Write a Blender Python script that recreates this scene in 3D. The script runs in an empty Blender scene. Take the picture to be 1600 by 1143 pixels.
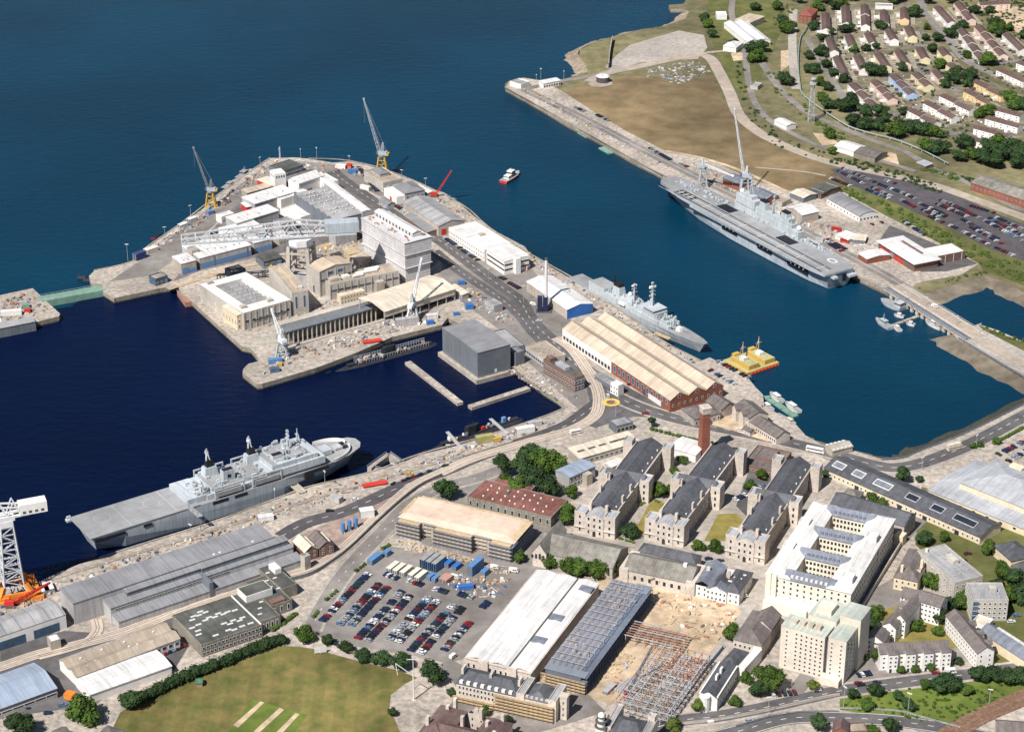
import bpy, bmesh, math, random
from mathutils import Vector, Matrix, noise
from mathutils.geometry import tessellate_polygon
SC = bpy.context.scene
COL = SC.collection
R = math.radians
RND = random.Random(7)
# ------------------------------------------------------------------ camera, sky, sun
CAM_H, PITCH, FOC = 610.0, R(25.83), 3327.0
cam_d = bpy.data.cameras.new('camera'); cam = bpy.data.objects.new('camera', cam_d); COL.objects.link(cam)
cam.location = (0, 0, CAM_H); cam.rotation_euler = (R(90) - PITCH, 0, 0)
cam_d.sensor_fit = 'HORIZONTAL'; cam_d.sensor_width = 36.0; cam_d.lens = 36.0 * FOC / 1600.0
cam_d.clip_start = 5; cam_d.clip_end = 30000
SC.camera = cam
SUN_EL = R(50); SUN_H = (-0.60, -0.80)          # horizontal direction towards the sun
world = bpy.data.worlds.new('World'); SC.world = world; world.use_nodes = True
wn = world.node_tree.nodes; wl = world.node_tree.links
bg = wn.get('Background') or wn.new('ShaderNodeBackground')
sky = wn.new('ShaderNodeTexSky'); sky.sky_type = 'NISHITA'; sky.sun_disc = False
sky.sun_elevation = SUN_EL; sky.sun_rotation = math.atan2(SUN_H[0], SUN_H[1])
sky.altitude = 100; sky.air_density = 1.0; sky.dust_density = 0.6; sky.ozone_density = 2.0
wl.new(sky.outputs[0], bg.inputs[0]); bg.inputs[1].default_value = 0.055
sun_d = bpy.data.lights.new('sun', 'SUN'); sun_d.energy = 5.0; sun_d.angle = R(0.53); sun_d.color = (1.0, 0.96, 0.91)
sun = bpy.data.objects.new('sun', sun_d); COL.objects.link(sun); sun.location = (0, 0, 900)
sd = Vector((SUN_H[0] * math.cos(SUN_EL), SUN_H[1] * math.cos(SUN_EL), math.sin(SUN_EL)))
sun.rotation_euler = sd.to_track_quat('Z', 'Y').to_euler()
SC.view_settings.view_transform = 'Standard'; SC.view_settings.look = 'None'
SC.view_settings.exposure = 0.46; SC.view_settings.gamma = 1.0
SC.render.engine = 'CYCLES'
# ------------------------------------------------------------------ survey: map position (photo grid) -> metres on the plane z
_s, _c = math.sin(PITCH), math.cos(PITCH)
def P(x, y, z=0.0):
    u = (x - 800.0) / FOC; v = (y - 571.5) / FOC
    t = (CAM_H - z) / (_s + v * _c)
    return Vector((u * t, (_c - v * _s) * t))
def PL(pts, z=0.0):
    return [P(x, y, z) for x, y in pts]
# ------------------------------------------------------------------ materials
MATS = {}
def mat(key, col, rough=0.8, var=0.18, scale=0.25, big=0.02, bigvar=0.15, metal=0.0, col2=None, bump=0.0, stripes=None, spec=0.3, brick=None, coord='Object'):
    """A weathered surface: fine grain, broad stains, optional sheet ribs (axis, pitch, depth) or coursed masonry."""
    if key in MATS: return MATS[key]
    m = bpy.data.materials.new(key); m.use_nodes = True
    nt = m.node_tree; N = nt.nodes; L = nt.links
    b = N['Principled BSDF']
    b.inputs['Roughness'].default_value = rough; b.inputs['Metallic'].default_value = metal
    b.inputs['Specular IOR Level'].default_value = spec
    tc = N.new('ShaderNodeTexCoord'); co = tc.outputs[coord]
    n1 = N.new('ShaderNodeTexNoise'); n1.inputs['Scale'].default_value = scale; n1.inputs['Detail'].default_value = 6; n1.inputs['Roughness'].default_value = 0.65
    n2 = N.new('ShaderNodeTexNoise'); n2.inputs['Scale'].default_value = big; n2.inputs['Detail'].default_value = 3
    L.new(co, n1.inputs['Vector']); L.new(co, n2.inputs['Vector'])
    c2 = col2 if col2 else tuple(min(1, c * (1 + var)) for c in col)
    c1 = col if col2 else tuple(c * (1 - var) for c in col)
    r1 = N.new('ShaderNodeMix'); r1.data_type = 'RGBA'
    mr = N.new('ShaderNodeMapRange'); mr.inputs[1].default_value = 0.36; mr.inputs[2].default_value = 0.64
    L.new(n1.outputs['Fac'], mr.inputs[0]); L.new(mr.outputs[0], r1.inputs[0])
    r1.inputs[6].default_value = (*c1, 1); r1.inputs[7].default_value = (*c2, 1)
    mb = N.new('ShaderNodeMapRange'); mb.inputs[1].default_value = 0.35; mb.inputs[2].default_value = 0.65
    mb.inputs[3].default_value = 1 - bigvar; mb.inputs[4].default_value = 1 + bigvar
    L.new(n2.outputs['Fac'], mb.inputs[0])
    vm = N.new('ShaderNodeVectorMath'); vm.operation = 'SCALE'
    L.new(r1.outputs[2], vm.inputs[0]); L.new(mb.outputs[0], vm.inputs['Scale'])
    out = vm.outputs[0]
    if any(w in key for w in ('roof', 'cladding', 'slate', 'tile', 'felt', 'hull', 'warship', 'grey')):
        mp = N.new('ShaderNodeMapping'); mp.inputs['Scale'].default_value = (0.9, 0.045, 0.05); L.new(co, mp.inputs[0])
        n3 = N.new('ShaderNodeTexNoise'); n3.inputs['Scale'].default_value = 1.0; n3.inputs['Detail'].default_value = 5; L.new(mp.outputs[0], n3.inputs['Vector'])
        k3 = N.new('ShaderNodeMapRange'); k3.inputs[1].default_value = .33; k3.inputs[2].default_value = .6; k3.inputs[3].default_value = .80; k3.inputs[4].default_value = 1.04; L.new(n3.outputs['Fac'], k3.inputs[0])
        s3 = N.new('ShaderNodeVectorMath'); s3.operation = 'SCALE'; L.new(out, s3.inputs[0]); L.new(k3.outputs[0], s3.inputs['Scale']); out = s3.outputs[0]
    if stripes or brick:
        sx = N.new('ShaderNodeSeparateXYZ'); L.new(co, sx.inputs[0])
    def line(axis, pitch, wd, dark, src):
        a = N.new('ShaderNodeMath'); a.operation = 'MULTIPLY'; a.inputs[1].default_value = 1.0 / pitch
        L.new(sx.outputs[axis], a.inputs[0])
        f = N.new('ShaderNodeMath'); f.operation = 'FRACT'; L.new(a.outputs[0], f.inputs[0])
        g = N.new('ShaderNodeMath'); g.operation = 'LESS_THAN'; g.inputs[1].default_value = wd; L.new(f.outputs[0], g.inputs[0])
        k = N.new('ShaderNodeMapRange'); k.inputs[3].default_value = 1.0; k.inputs[4].default_value = dark; L.new(g.outputs[0], k.inputs[0])
        s = N.new('ShaderNodeVectorMath'); s.operation = 'SCALE'; L.new(src, s.inputs[0]); L.new(k.outputs[0], s.inputs['Scale'])
        return s.outputs[0]
    if stripes:
        for st in stripes: out = line(st[0], st[1], st[2], st[3], out)
    L.new(out, b.inputs['Base Color'])
    if bump > 0:
        bp = N.new('ShaderNodeBump'); bp.inputs['Strength'].default_value = bump; bp.inputs['Distance'].default_value = 0.3
        L.new(n1.outputs['Fac'], bp.inputs['Height']); L.new(bp.outputs[0], b.inputs['Normal'])
    MATS[key] = m
    return m
# ------------------------------------------------------------------ mesh builder
class MB:
    def __init__(s): s.v = []; s.f = []; s.mi = []
    def add(s, vs, fs, mi=0, M=None):
        o = len(s.v)
        s.v += [tuple(M @ Vector(p)) for p in vs] if M else [tuple(p) for p in vs]
        s.f += [tuple(i + o for i in f) for f in fs]; s.mi += [mi] * len(fs)
        return s
    def box(s, x0, x1, y0, y1, z0, z1, mi=0, M=None, bottom=True, top=True):
        vs = [(x0,y0,z0),(x1,y0,z0),(x1,y1,z0),(x0,y1,z0),(x0,y0,z1),(x1,y0,z1),(x1,y1,z1),(x0,y1,z1)]
        fs = [(0,1,5,4),(1,2,6,5),(2,3,7,6),(3,0,4,7)]
        if bottom: fs.append((3,2,1,0))
        if top: fs.append((4,5,6,7))
        return s.add(vs, fs, mi, M)
    def taper(s, x, y, z0, z1, a0, b0, a1, b1, mi=0, M=None, dx=0, dy=0):
        vs = [(x-a0,y-b0,z0),(x+a0,y-b0,z0),(x+a0,y+b0,z0),(x-a0,y+b0,z0),(x+dx-a1,y+dy-b1,z1),(x+dx+a1,y+dy-b1,z1),(x+dx+a1,y+dy+b1,z1),(x+dx-a1,y+dy+b1,z1)]
        return s.add(vs, [(0,1,5,4),(1,2,6,5),(2,3,7,6),(3,0,4,7),(3,2,1,0),(4,5,6,7)], mi, M)
    def prism(s, pts, z0, z1, mi=0, top=True, bottom=False, mt=None):
        """vertical prism over a plan outline (any winding)"""
        a = sum(pts[i-1][0]*pts[i][1] - pts[i][0]*pts[i-1][1] for i in range(len(pts)))
        if a < 0: pts = pts[::-1]
        n = len(pts); o = len(s.v)
        s.v += [(p[0], p[1], z0) for p in pts] + [(p[0], p[1], z1) for p in pts]
        for i in range(n):
            j = (i + 1) % n; s.f.append((o+i, o+j, o+n+j, o+n+i)); s.mi.append(mi)
        if top or bottom:
            for t in tessellate_polygon([[Vector((p[0], p[1], 0)) for p in pts]]):
                p0, p1, p2 = (pts[k] for k in t)
                if (p1[0]-p0[0])*(p2[1]-p0[1]) - (p1[1]-p0[1])*(p2[0]-p0[0]) < 0: t = t[::-1]
                if top: s.f.append(tuple(o+n+k for k in t)); s.mi.append(mi if mt is None else mt)
                if bottom: s.f.append(tuple(o+k for k in t[::-1])); s.mi.append(mi)
        return s
    def beam(s, p, q, r, mi=0, n=4, r2=None, cap=True):
        p = Vector(p); q = Vector(q); d = q - p
        if d.length < 1e-6: return s
        r2 = r if r2 is None else r2
        d.normalize(); u = d.cross(Vector((0,0,1)))
        if u.length < 1e-3: u = Vector((1,0,0))
        u.normalize(); w = d.cross(u)
        o = len(s.v); k = 1.414 if n == 4 else 1.0
        for c, rr in ((p, r), (q, r2)):
            for i in range(n):
                a = (i + .5) * 2 * math.pi / n
                s.v.append(tuple(c + (u * math.cos(a) + w * math.sin(a)) * rr * k))
        for i in range(n):
            j = (i + 1) % n; s.f.append((o+i, o+n+i, o+n+j, o+j)); s.mi.append(mi)
        if cap: s.f.append(tuple(o+i for i in range(n))); s.f.append(tuple(o+n+i for i in range(n-1,-1,-1))); s.mi += [mi, mi]
        return s
    def cyl(s, x, y, z0, z1, r, mi=0, n=12, r2=None):
        return s.beam((x,y,z0), (x,y,z1), r, mi, n, r2)
    def sphere(s, x, y, z, r, mi=0, n=10, m=6, sz=1.0):
        o = len(s.v)
        for i in range(m + 1):
            t = math.pi * i / m
            for j in range(n):
                a = 2 * math.pi * j / n
                s.v.append((x + r*math.sin(t)*math.cos(a), y + r*math.sin(t)*math.sin(a), z + r*sz*math.cos(t)))
        for i in range(m):
            for j in range(n):
                k = (j + 1) % n
                s.f.append((o+i*n+j, o+(i+1)*n+j, o+(i+1)*n+k, o+i*n+k)); s.mi.append(mi)
        return s
    def truss(s, p, q, w0, w1, h0, h1, nb, r, mi=0, up=(0,0,1), rb=None):
        """four-chord lattice boom from p to q; width/height taper"""
        p = Vector(p); q = Vector(q); d = (q - p).normalized(); up = Vector(up)
        sd = d.cross(up).normalized(); up = sd.cross(d).normalized(); rb = rb or r * .6
        pr = None
        for i in range(nb + 1):
            t = i / nb; c = p.lerp(q, t); w = (w0 + (w1-w0)*t)/2; h = (h0 + (h1-h0)*t)/2
            k = [c + sd*w + up*h, c - sd*w + up*h, c - sd*w - up*h, c + sd*w - up*h]
            for a in range(4): s.beam(k[a], k[(a+1)%4], rb, mi)
            if pr:
                for a in range(4):
                    s.beam(pr[a], k[a], r, mi)
                    b = (a+1) % 4
                    if i % 2: s.beam(pr[a], k[b], rb, mi)
                    else: s.beam(pr[b], k[a], rb, mi)
            pr = k
        return s
    def mesh(s, name, mats):
        me = bpy.data.meshes.new(name); me.from_pydata(s.v, [], s.f)
        for m in (mats if isinstance(mats, (list, tuple)) else [mats]): me.materials.append(m)
        me.polygons.foreach_set('material_index', s.mi); me.update()
        return me
    def build(s, name, mats, parent=None, loc=None, rz=None, smooth=False):
        me = s.mesh(name, mats)
        if smooth: me.polygons.foreach_set('use_smooth', [True]*len(me.polygons))
        o = bpy.data.objects.new(name, me); COL.objects.link(o)
        if parent: o.parent = parent
        if loc is not None: o.location = loc
        if rz is not None: o.rotation_euler = (0, 0, rz)
        return o
def obj(name, me, parent=None, loc=(0,0,0), rz=0.0):
    o = bpy.data.objects.new(name, me); COL.objects.link(o); o.location = loc; o.rotation_euler = (0,0,rz)
    if parent: o.parent = parent
    return o
def tag(o, label, cat, group=None, kind=None):
    if label: o['label'] = label
    if cat: o['category'] = cat
    if group: o['group'] = group
    if kind: o['kind'] = kind
    return o
def thing(name, label, cat, loc=(0,0,0), rz=0.0, group=None):
    o = bpy.data.objects.new(name, None); COL.objects.link(o)
    o.location = (loc[0], loc[1], loc[2] if len(loc) > 2 else 0.0); o.rotation_euler = (0,0,rz)
    o.empty_display_size = 1
    return tag(o, label, cat, group)
def dup(root, loc, rz=0.0, label=None, scale=None, group=None):
    r = root.copy(); COL.objects.link(r); r.location = (loc[0], loc[1], loc[2] if len(loc) > 2 else 0.0); r.rotation_euler = (0,0,rz)
    if label: r['label'] = label
    if group: r['group'] = group
    if scale: r.scale = scale if isinstance(scale, tuple) else (scale,)*3
    for ch in list(root.children):
        c = ch.copy(); COL.objects.link(c); c.parent = r
        for g in list(ch.children):
            d = g.copy(); COL.objects.link(d); d.parent = c
    return r
LIFT = [0.0]
def lift():
    LIFT[0] += 0.0016; return LIFT[0]
def sheet(name, px, m, z=0.03, label=None, world=False, kind='structure', cat=None, holes=()):
    """a level ground sheet over an outline given on the survey grid"""
    pts = [Vector(p) for p in px] if world else PL(px, 0)
    b = MB(); z += lift() if z > 0 else 0; loops = [pts] + [PL(h) for h in holes]; tris = tessellate_polygon([[Vector((p[0], p[1], 0)) for p in l] for l in loops]); pts = [p for l in loops for p in l]
    b.v = [(p[0], p[1], z) for p in pts]
    for t in tris:
        p0, p1, p2 = (pts[k] for k in t)
        if (p1[0]-p0[0])*(p2[1]-p0[1]) - (p1[1]-p0[1])*(p2[0]-p0[0]) < 0: t = t[::-1]
        b.f.append(tuple(t)); b.mi.append(0)
    o = b.build(name, m)
    o['kind'] = kind
    if label: o['label'] = label
    if cat: o['category'] = cat
    return o
def smooth_line(pts, n=6):
    """Catmull-Rom through points"""
    out = []
    q = [pts[0]] + list(pts) + [pts[-1]]
    for i in range(1, len(q) - 2):
        a, b, c, d = (Vector(q[i+k]) for k in (-1, 0, 1, 2))
        for k in range(n):
            t = k / n
            out.append(0.5 * ((2*b) + (c - a)*t + (2*a - 5*b + 4*c - d)*t*t + (3*b - a - 3*c + d)*t*t*t))
    out.append(Vector(q[-2]))
    return out
def strip_pts(line, off0, off1):
    """offset pair of a world polyline"""
    A = []; B = []
    n = len(line)
    for i, p in enumerate(line):
        d = (line[min(i+1, n-1)] - line[max(i-1, 0)]); d.normalize(); nn = Vector((-d.y, d.x))
        A.append(p + nn*off0); B.append(p + nn*off1)
    return A, B
def ribbon(b, line, off0, off1, z, mi=0, z1=None):
    A, B = strip_pts(line, off0, off1); o = len(b.v); n = len(line)
    b.v += [(p.x, p.y, z) for p in A] + [(p.x, p.y, z if z1 is None else z1) for p in B]
    for i in range(n - 1):
        f = (o+i, o+n+i, o+n+i+1, o+i+1) if off1 < off0 else (o+i, o+i+1, o+n+i+1, o+n+i)
        b.f.append(f); b.mi.append(mi)
    return b
def wall_along(b, line, off, th, z0, z1, mi=0):
    """free-standing wall of thickness th along a world polyline"""
    A, B = strip_pts(line, off - th/2, off + th/2); n = len(line); o = len(b.v)
    for k in range(n): b.v += [(A[k].x, A[k].y, z0), (B[k].x, B[k].y, z0), (B[k].x, B[k].y, z1), (A[k].x, A[k].y, z1)]
    for k in range(n - 1):
        i = o + 4*k; j = i + 4
        b.f += [(i, j, j+3, i+3), (i+1, i+2, j+2, j+1), (i+3, j+3, j+2, i+2)]; b.mi += [mi]*3
    b.f += [(o, o+3, o+2, o+1), (o+4*n-4, o+4*n-3, o+4*n-2, o+4*n-1)]; b.mi += [mi]*2
    return b
def dashes(b, line, off, w, dash, gap, z, mi=0):
    acc = 0.0
    for i in range(len(line) - 1):
        p, q = line[i], line[i+1]; d = q - p; L = d.length
        if L < 1e-6: continue
        d /= L; nn = Vector((-d.y, d.x)); t = 0.0
        while t < L:
            ph = acc % (dash + gap); 
            if ph < dash:
                e = min(L, t + dash - ph)
                a0 = p + d*t + nn*(off-w/2); a1 = p + d*e + nn*(off-w/2); b1 = p + d*e + nn*(off+w/2); b0 = p + d*t + nn*(off+w/2)
                b.add([(a0.x,a0.y,z),(a1.x,a1.y,z),(b1.x,b1.y,z),(b0.x,b0.y,z)], [(0,1,2,3)], mi)
            else: e = min(L, t + dash + gap - ph)
            step = max(e - t, 1e-4); acc += step; t += step
    return b
# ================================================================== materials of the ground
M_conc   = mat('quay_concrete', (0.345,0.300,0.255), 0.9, 0.32, 0.30, 0.025, 0.20, bump=0.2)
M_paving = mat('pale_paving', (0.335,0.298,0.26), 0.9, 0.2, 0.25, 0.02, 0.18)
M_asph   = mat('asphalt', (0.098,0.092,0.092), 0.92, 0.22, 0.12, 0.02, 0.22)
M_asph2  = mat('worn_asphalt', (0.20,0.18,0.165), 0.92, 0.18, 0.12, 0.02, 0.2)
M_dark   = mat('fresh_asphalt', (0.075,0.068,0.072), 0.9, 0.2, 0.15, 0.02, 0.15)
M_rail   = mat('rail_concrete', (0.46,0.385,0.315), 0.9, 0.12, 0.3, 0.02, 0.1)
M_dirt   = mat('sandy_soil', (0.44,0.335,0.225), 0.95, 0.25, 0.15, 0.02, 0.22)
M_white  = mat('white_paint_line', (0.62,0.60,0.56), 0.8, 0.1)
M_yellowline = mat('yellow_paint_line', (0.62,0.43,0.10), 0.8, 0.12)
M_steelrail = mat('rail_steel', (0.12,0.09,0.07), 0.6, 0.2)
M_grass  = mat('mown_grass', (0.088,0.098,0.024), 0.95, 0.3, 0.10, 0.014, 0.30, col2=(0.190,0.145,0.050), bump=0.3, stripes=[(0,11,0.5,0.90)])
M_grass2 = mat('rough_grass', (0.070,0.085,0.022), 0.95, 0.3, 0.10, 0.015, 0.25, col2=(0.135,0.125,0.045), bump=0.4)
M_lush   = mat('lush_grass', (0.075,0.115,0.018), 0.95, 0.3, 0.14, 0.02, 0.25, col2=(0.13,0.155,0.030), bump=0.5)
M_lawn   = mat('dry_lawn', (0.20,0.165,0.045), 0.95, 0.2, 0.12, 0.03, 0.15)
M_heath  = mat('dry_field', (0.135,0.098,0.048), 0.95, 0.3, 0.05, 0.008, 0.30, col2=(0.215,0.155,0.085), bump=0.3)
M_hill   = mat('hill_grass', (0.105,0.102,0.045), 0.95, 0.3, 0.09, 0.008, 0.28, col2=(0.195,0.165,0.092), bump=0.3)
M_mud    = mat('shore_mud', (0.145,0.12,0.09), 0.9, 0.3, 0.08, 0.02, 0.2)
M_conc2 = mat('pink_concrete', (0.27,0.20,0.17), .9, .25, .2, .03, .2); M_estate = mat('estate_yards', (0.105,0.105,0.052), .95, .3, .16, .02, .28, col2=(0.23,0.19,0.14))
M_rock   = mat('shore_rock', (0.25,0.20,0.15), 0.95, 0.35, 0.25, 0.02, 0.2, bump=0.8)
M_quay   = mat('quay_stone', (0.27,0.235,0.19), 0.9, 0.25, 0.5, 0.05, 0.25, stripes=[(2,1.2,0.08,0.7)])
M_weed   = mat('tide_weed', (0.05,0.05,0.035), 0.9, 0.3, 0.4)

def water_mat(key, deep, sc, rough, spec):
    m = bpy.data.materials.new(key); m.use_nodes = True; nt = m.node_tree; N = nt.nodes; L = nt.links
    b = N['Principled BSDF']; b.inputs['Roughness'].default_value = rough; b.inputs['IOR'].default_value = 1.2
    b.inputs['Specular IOR Level'].default_value = spec
    tc = N.new('ShaderNodeTexCoord')
    big = N.new('ShaderNodeTexNoise'); big.inputs['Scale'].default_value = 0.004; big.inputs['Detail'].default_value = 4
    L.new(tc.outputs['Object'], big.inputs['Vector'])
    mx = N.new('ShaderNodeMix'); mx.data_type = 'RGBA'
    mx.inputs[6].default_value = (*[c*0.85 for c in deep], 1); mx.inputs[7].default_value = (*[c*1.15 for c in deep], 1)
    mr = N.new('ShaderNodeMapRange'); mr.inputs[1].default_value = 0.38; mr.inputs[2].default_value = 0.62
    L.new(big.outputs['Fac'], mr.inputs[0]); L.new(mr.outputs[0], mx.inputs[0]); L.new(mx.outputs[2], b.inputs['Base Color'])
    mp = N.new('ShaderNodeMapping'); mp.inputs['Scale'].default_value = (0.55, 1.0, 1.0); mp.inputs['Rotation'].default_value = (0, 0, 0.35)
    L.new(tc.outputs['Object'], mp.inputs[0])
    n1 = N.new('ShaderNodeTexNoise'); n1.inputs['Scale'].default_value = sc; n1.inputs['Detail'].default_value = 8; n1.inputs['Roughness'].default_value = 0.72
    L.new(mp.outputs[0], n1.inputs['Vector'])
    bp = N.new('ShaderNodeBump'); bp.inputs['Strength'].default_value = 0.55; bp.inputs['Distance'].default_value = 1.0
    L.new(n1.outputs['Fac'], bp.inputs['Height']); L.new(bp.outputs[0], b.inputs['Normal'])
    MATS[key] = m
    return m
M_sea = water_mat('harbour_water', (0.0009,0.0265,0.0545), 0.16, 0.18, 0.3)
M_bas = water_mat('basin_water', (0.0006,0.0042,0.024), 0.16, 0.18, 0.3)  # navy tone puts the dark polarised sky reflection into the base colour
WZ = -4.5
dock_hole = [(432,521),(585,479),(676,452),(694,470),(602,500),(446,546)]
pit_hole = [(488,405),(535,391),(549,401),(502,419)]
# ================================================================== water
sheet('harbour_water', [(-6000,-6000),(6000,-6000),(6000,16000),(-6000,16000)], M_sea, WZ, world=True, holes=(dock_hole, pit_hole))
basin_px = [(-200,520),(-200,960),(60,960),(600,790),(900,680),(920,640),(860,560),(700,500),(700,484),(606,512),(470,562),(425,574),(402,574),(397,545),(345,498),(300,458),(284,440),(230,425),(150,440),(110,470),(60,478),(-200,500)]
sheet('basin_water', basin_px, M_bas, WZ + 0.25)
# ================================================================== land
main_px = [(-300,1010),(0,917),(56,912),(78,900),(123,881),(155,872),(230,848),(299,827),(361,806),(439,777),(486,760),(560,742),(580,738),(631,721),(656,710),(714,696),(758,682),(796,669),(851,651),(876,641),(887,636),(871,623),(850,610),(810,581),(797,566),(745,520),(700,496),(691,507),(613,526),(556,551),(492,575),(410,599),(402,600),(394,594),(379,582),(380,576),(388,568),(404,564),(404,559),(392,544),(378,541),(340,507),(296,467),(282,456),(278,446),(250,450),(181,465),(178,466),(157,452),(160,445),(142,442),(139,431),(147,423),(207,409),(231,386),(283,350),(317,326),(340,306),(371,283),(401,262),(423,247),(460,246),(482,248),(520,254),(548,252),(574,258),(625,274),(665,290),(719,319),(762,355),(820,385),(829,398),(881,429),(903,440),(972,488),(1033,532),(1094,564),(1109,558),(1166,586),(1180,604),(1192,616),(1194,633),(1244,663),(1259,680),(1287,696),(1319,699),(1378,717),(1412,714),(1440,702),(1506,677),(1600,631),(1700,580),(2100,620),(2100,1400),(-300,1400)]
north_px = [(1390,455),(1341,431),(1040,275),(987,248),(940,220),(887,192),(830,158),(790,136),(789,131),(796,126),(817,121),(850,126),(880,124),(918,112),(915,100),(905,88),(906,78),(930,66),(952,60),(1000,47),(1040,40),(1070,30),(1077,18),(1068,14),(1048,14),(1045,8),(1068,6),(1085,-20),(1100,-120),(2400,-120),(2400,640),(1800,560),(1660,475),(1600,457),(1570,441),(1537,430),(1490,445),(1433,461),(1410,459)]
cause_px = [(1490,523),(1496,530),(1545,556),(1600,586),(1680,628),(1800,690),(1900,660),(1720,590),(1600,534),(1560,516),(1528,506)]
island_px = [(-200,500),(-60,470),(0,461),(51,450),(68,466),(94,490),(92,494),(55,503),(0,514),(-200,560)]
def land(name, outer, holes, mats, zb=-7.0):
    O = PL(outer); H = [PL(h) for h in holes]; b = MB()
    loops = [O] + H
    flat = [p for l in loops for p in l]
    b.v = [(p.x, p.y, 0.0) for p in flat]
    for t in tessellate_polygon([[Vector((p.x, p.y, 0)) for p in l] for l in loops]):
        p0, p1, p2 = (flat[k] for k in t)
        if (p1-p0).cross(p2-p0) < 0: t = t[::-1]
        b.f.append(tuple(t)); b.mi.append(0)
    for l, hole in [(O, False)] + [(h, True) for h in H]:
        n = len(l); zz = -9.3 if hole else zb
        for i in range(n):
            p, q = l[i], l[(i+1) % n]
            b.add([(p.x,p.y,0),(q.x,q.y,0),(q.x,q.y,-3.2),(p.x,p.y,-3.2)], [(0,1,2,3)], 1)
            b.add([(p.x,p.y,-3.2),(q.x,q.y,-3.2),(q.x,q.y,zz),(p.x,p.y,zz)], [(0,1,2,3)], 1 if hole else 2)
        if hole: b.prism([(p.x, p.y) for p in l], -9.3, -8.9, 3, top=True)
    o = b.build(name, mats); o['kind'] = 'structure'
    return o
land('ground', main_px, [dock_hole, pit_hole], [M_conc, M_quay, M_weed, M_asph2])
land('hillside_ground', north_px, [], [M_hill, M_quay, M_mud])
land('causeway_ground', cause_px, [], [M_paving, M_mud, M_mud])
land('island_quay_ground', island_px, [], [M_conc, M_quay, M_weed])
# sloping shores
def shore(name, px, w, m, z1=WZ-0.6, side=1):
    b = MB(); ln = smooth_line(PL(px), 4); o = len(b.v)
    A, B = strip_pts(ln, 0, w*side)
    rr = random.Random(3)
    for p, q in zip(A, B):
        mid = p.lerp(q, .5)
        b.v += [(p.x,p.y,0.02),(mid.x+rr.uniform(-2,2),mid.y+rr.uniform(-2,2),z1*.45),(q.x+rr.uniform(-3,3),q.y+rr.uniform(-3,3),z1)]
    for i in range(len(A)-1):
        k = 3*i
        for a in (0,1): b.f.append((k+a,k+3+a,k+4+a,k+1+a)); b.mi.append(0)
    oo = b.build(name, m); oo['kind'] = 'structure'
    return oo
shore('shore_bank', [(1378,717),(1412,714),(1440,702),(1506,677),(1600,631),(1700,580)], 13, M_weed)
shore('shore_bank', [(1259,680),(1287,696),(1319,699),(1378,717)], 9, M_rock)
shore('shore_bank', [(1489,522),(1496,530),(1545,556),(1600,586),(1680,628)], -15, M_mud)
shore('shore_bank', [(1410,459),(1433,461),(1490,445),(1537,430),(1570,441),(1600,457),(1660,475)], -13, M_mud)
shore('shore_rocks', [(918,113),(915,100),(905,88),(906,78),(930,66),(952,60),(1000,47),(1040,40),(1070,30),(1077,18)], 14, M_rock)
# ================================================================== ground cover sheets
L1 = 0.04; L2 = 0.08; L3 = 0.12; L4 = 0.16
sheet('cricket_field', [(150,1190),(188,1112),(240,1080),(300,1054),(380,1030),(440,1008),(470,1010),(490,1013),(560,1032),(620,1046),(652,1058),(632,1068),(611,1085),(608,1108),(640,1133),(650,1190)], M_grass, L1)
sheet('cricket_square', [(395,1092),(480,1116),(455,1150),(350,1150)], M_lush, L2-.02)
for q in ([(407,1095),(413,1097),(372,1136),(364,1132)], [(437,1105),(444,1108),(404,1145),(396,1142)], [(462,1113),(468,1115),(436,1150),(428,1147)]):
    sheet('cricket_pitch_strip', q, M_dirt, L2)
sheet('car_park', [(489,985),(497,962),(540,905),(568,878),(600,852),(650,858),(716,872),(775,884),(838,888),(724,1028),(700,1036),(640,1022),(560,1010),(505,997)], M_asph2, L1)
sheet('building_site_soil', [(842,1062),(938,900),(1000,896),(1060,915),(1160,945),(1166,965),(1130,1012),(1090,1060),(1050,1115),(960,1100),(900,1085)], M_dirt, L1)
sheet('square_paving', [(1005,880),(1090,860),(1200,860),(1198,930),(1165,960),(1130,930),(1060,910)], M_paving, L1)
sheet('dry_field', [(880,146),(905,134),(945,128),(985,118),(1012,120),(1060,132),(1112,118),(1126,150),(1158,192),(1200,224),(1260,249),(1300,260),(1312,271),(1292,291),(1232,299),(1180,282),(1110,247),(1040,237),(980,206),(930,176)], M_heath, L1)
sheet('sandy_yard', [(945,105),(965,85),(985,70),(1060,48),(1100,55),(1105,75),(1090,92),(1000,98),(960,112)], M_paving, L1)
sheet('quay_apron', [(1390,455),(1341,431),(1040,275),(987,248),(940,220),(887,192),(830,158),(790,136),(796,127),(817,122),(850,127),(884,146),(930,176),(980,206),(1040,236),(1100,246),(1180,282),(1240,300),(1320,300),(1420,345),(1530,412),(1500,430),(1440,440),(1408,457)], M_conc, L2)
sheet('car_park', [(1296,264),(1350,262),(1420,277),(1500,308),(1560,335),(1640,365),(1720,400),(1720,450),(1600,408),(1545,388),(1470,350),(1400,318),(1330,290)], M_dark, L3)
sheet('fire_station_yard', [(1390,352),(1440,372),(1500,398),(1528,412),(1480,424),(1440,425),(1400,400),(1372,378)], M_asph, L3)
sheet('scrub_grass', [(1300,290),(1330,290),(1400,318),(1470,350),(1545,388),(1600,408),(1720,450),(1720,500),(1600,446),(1570,434),(1537,424),(1530,412),(1500,396),(1440,366),(1380,335)], M_grass2, L3)
sheet('peninsula_asphalt', [(170,440),(230,400),(290,352),(345,312),(410,262),(470,252),(560,262),(600,275),(660,300),(740,360),(820,410),(880,470),(900,520),(860,530),(800,480),(740,430),(690,380),(640,330),(560,290),(480,262),(430,270),(360,330),(290,390),(240,430)], M_asph2, L1)
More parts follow.
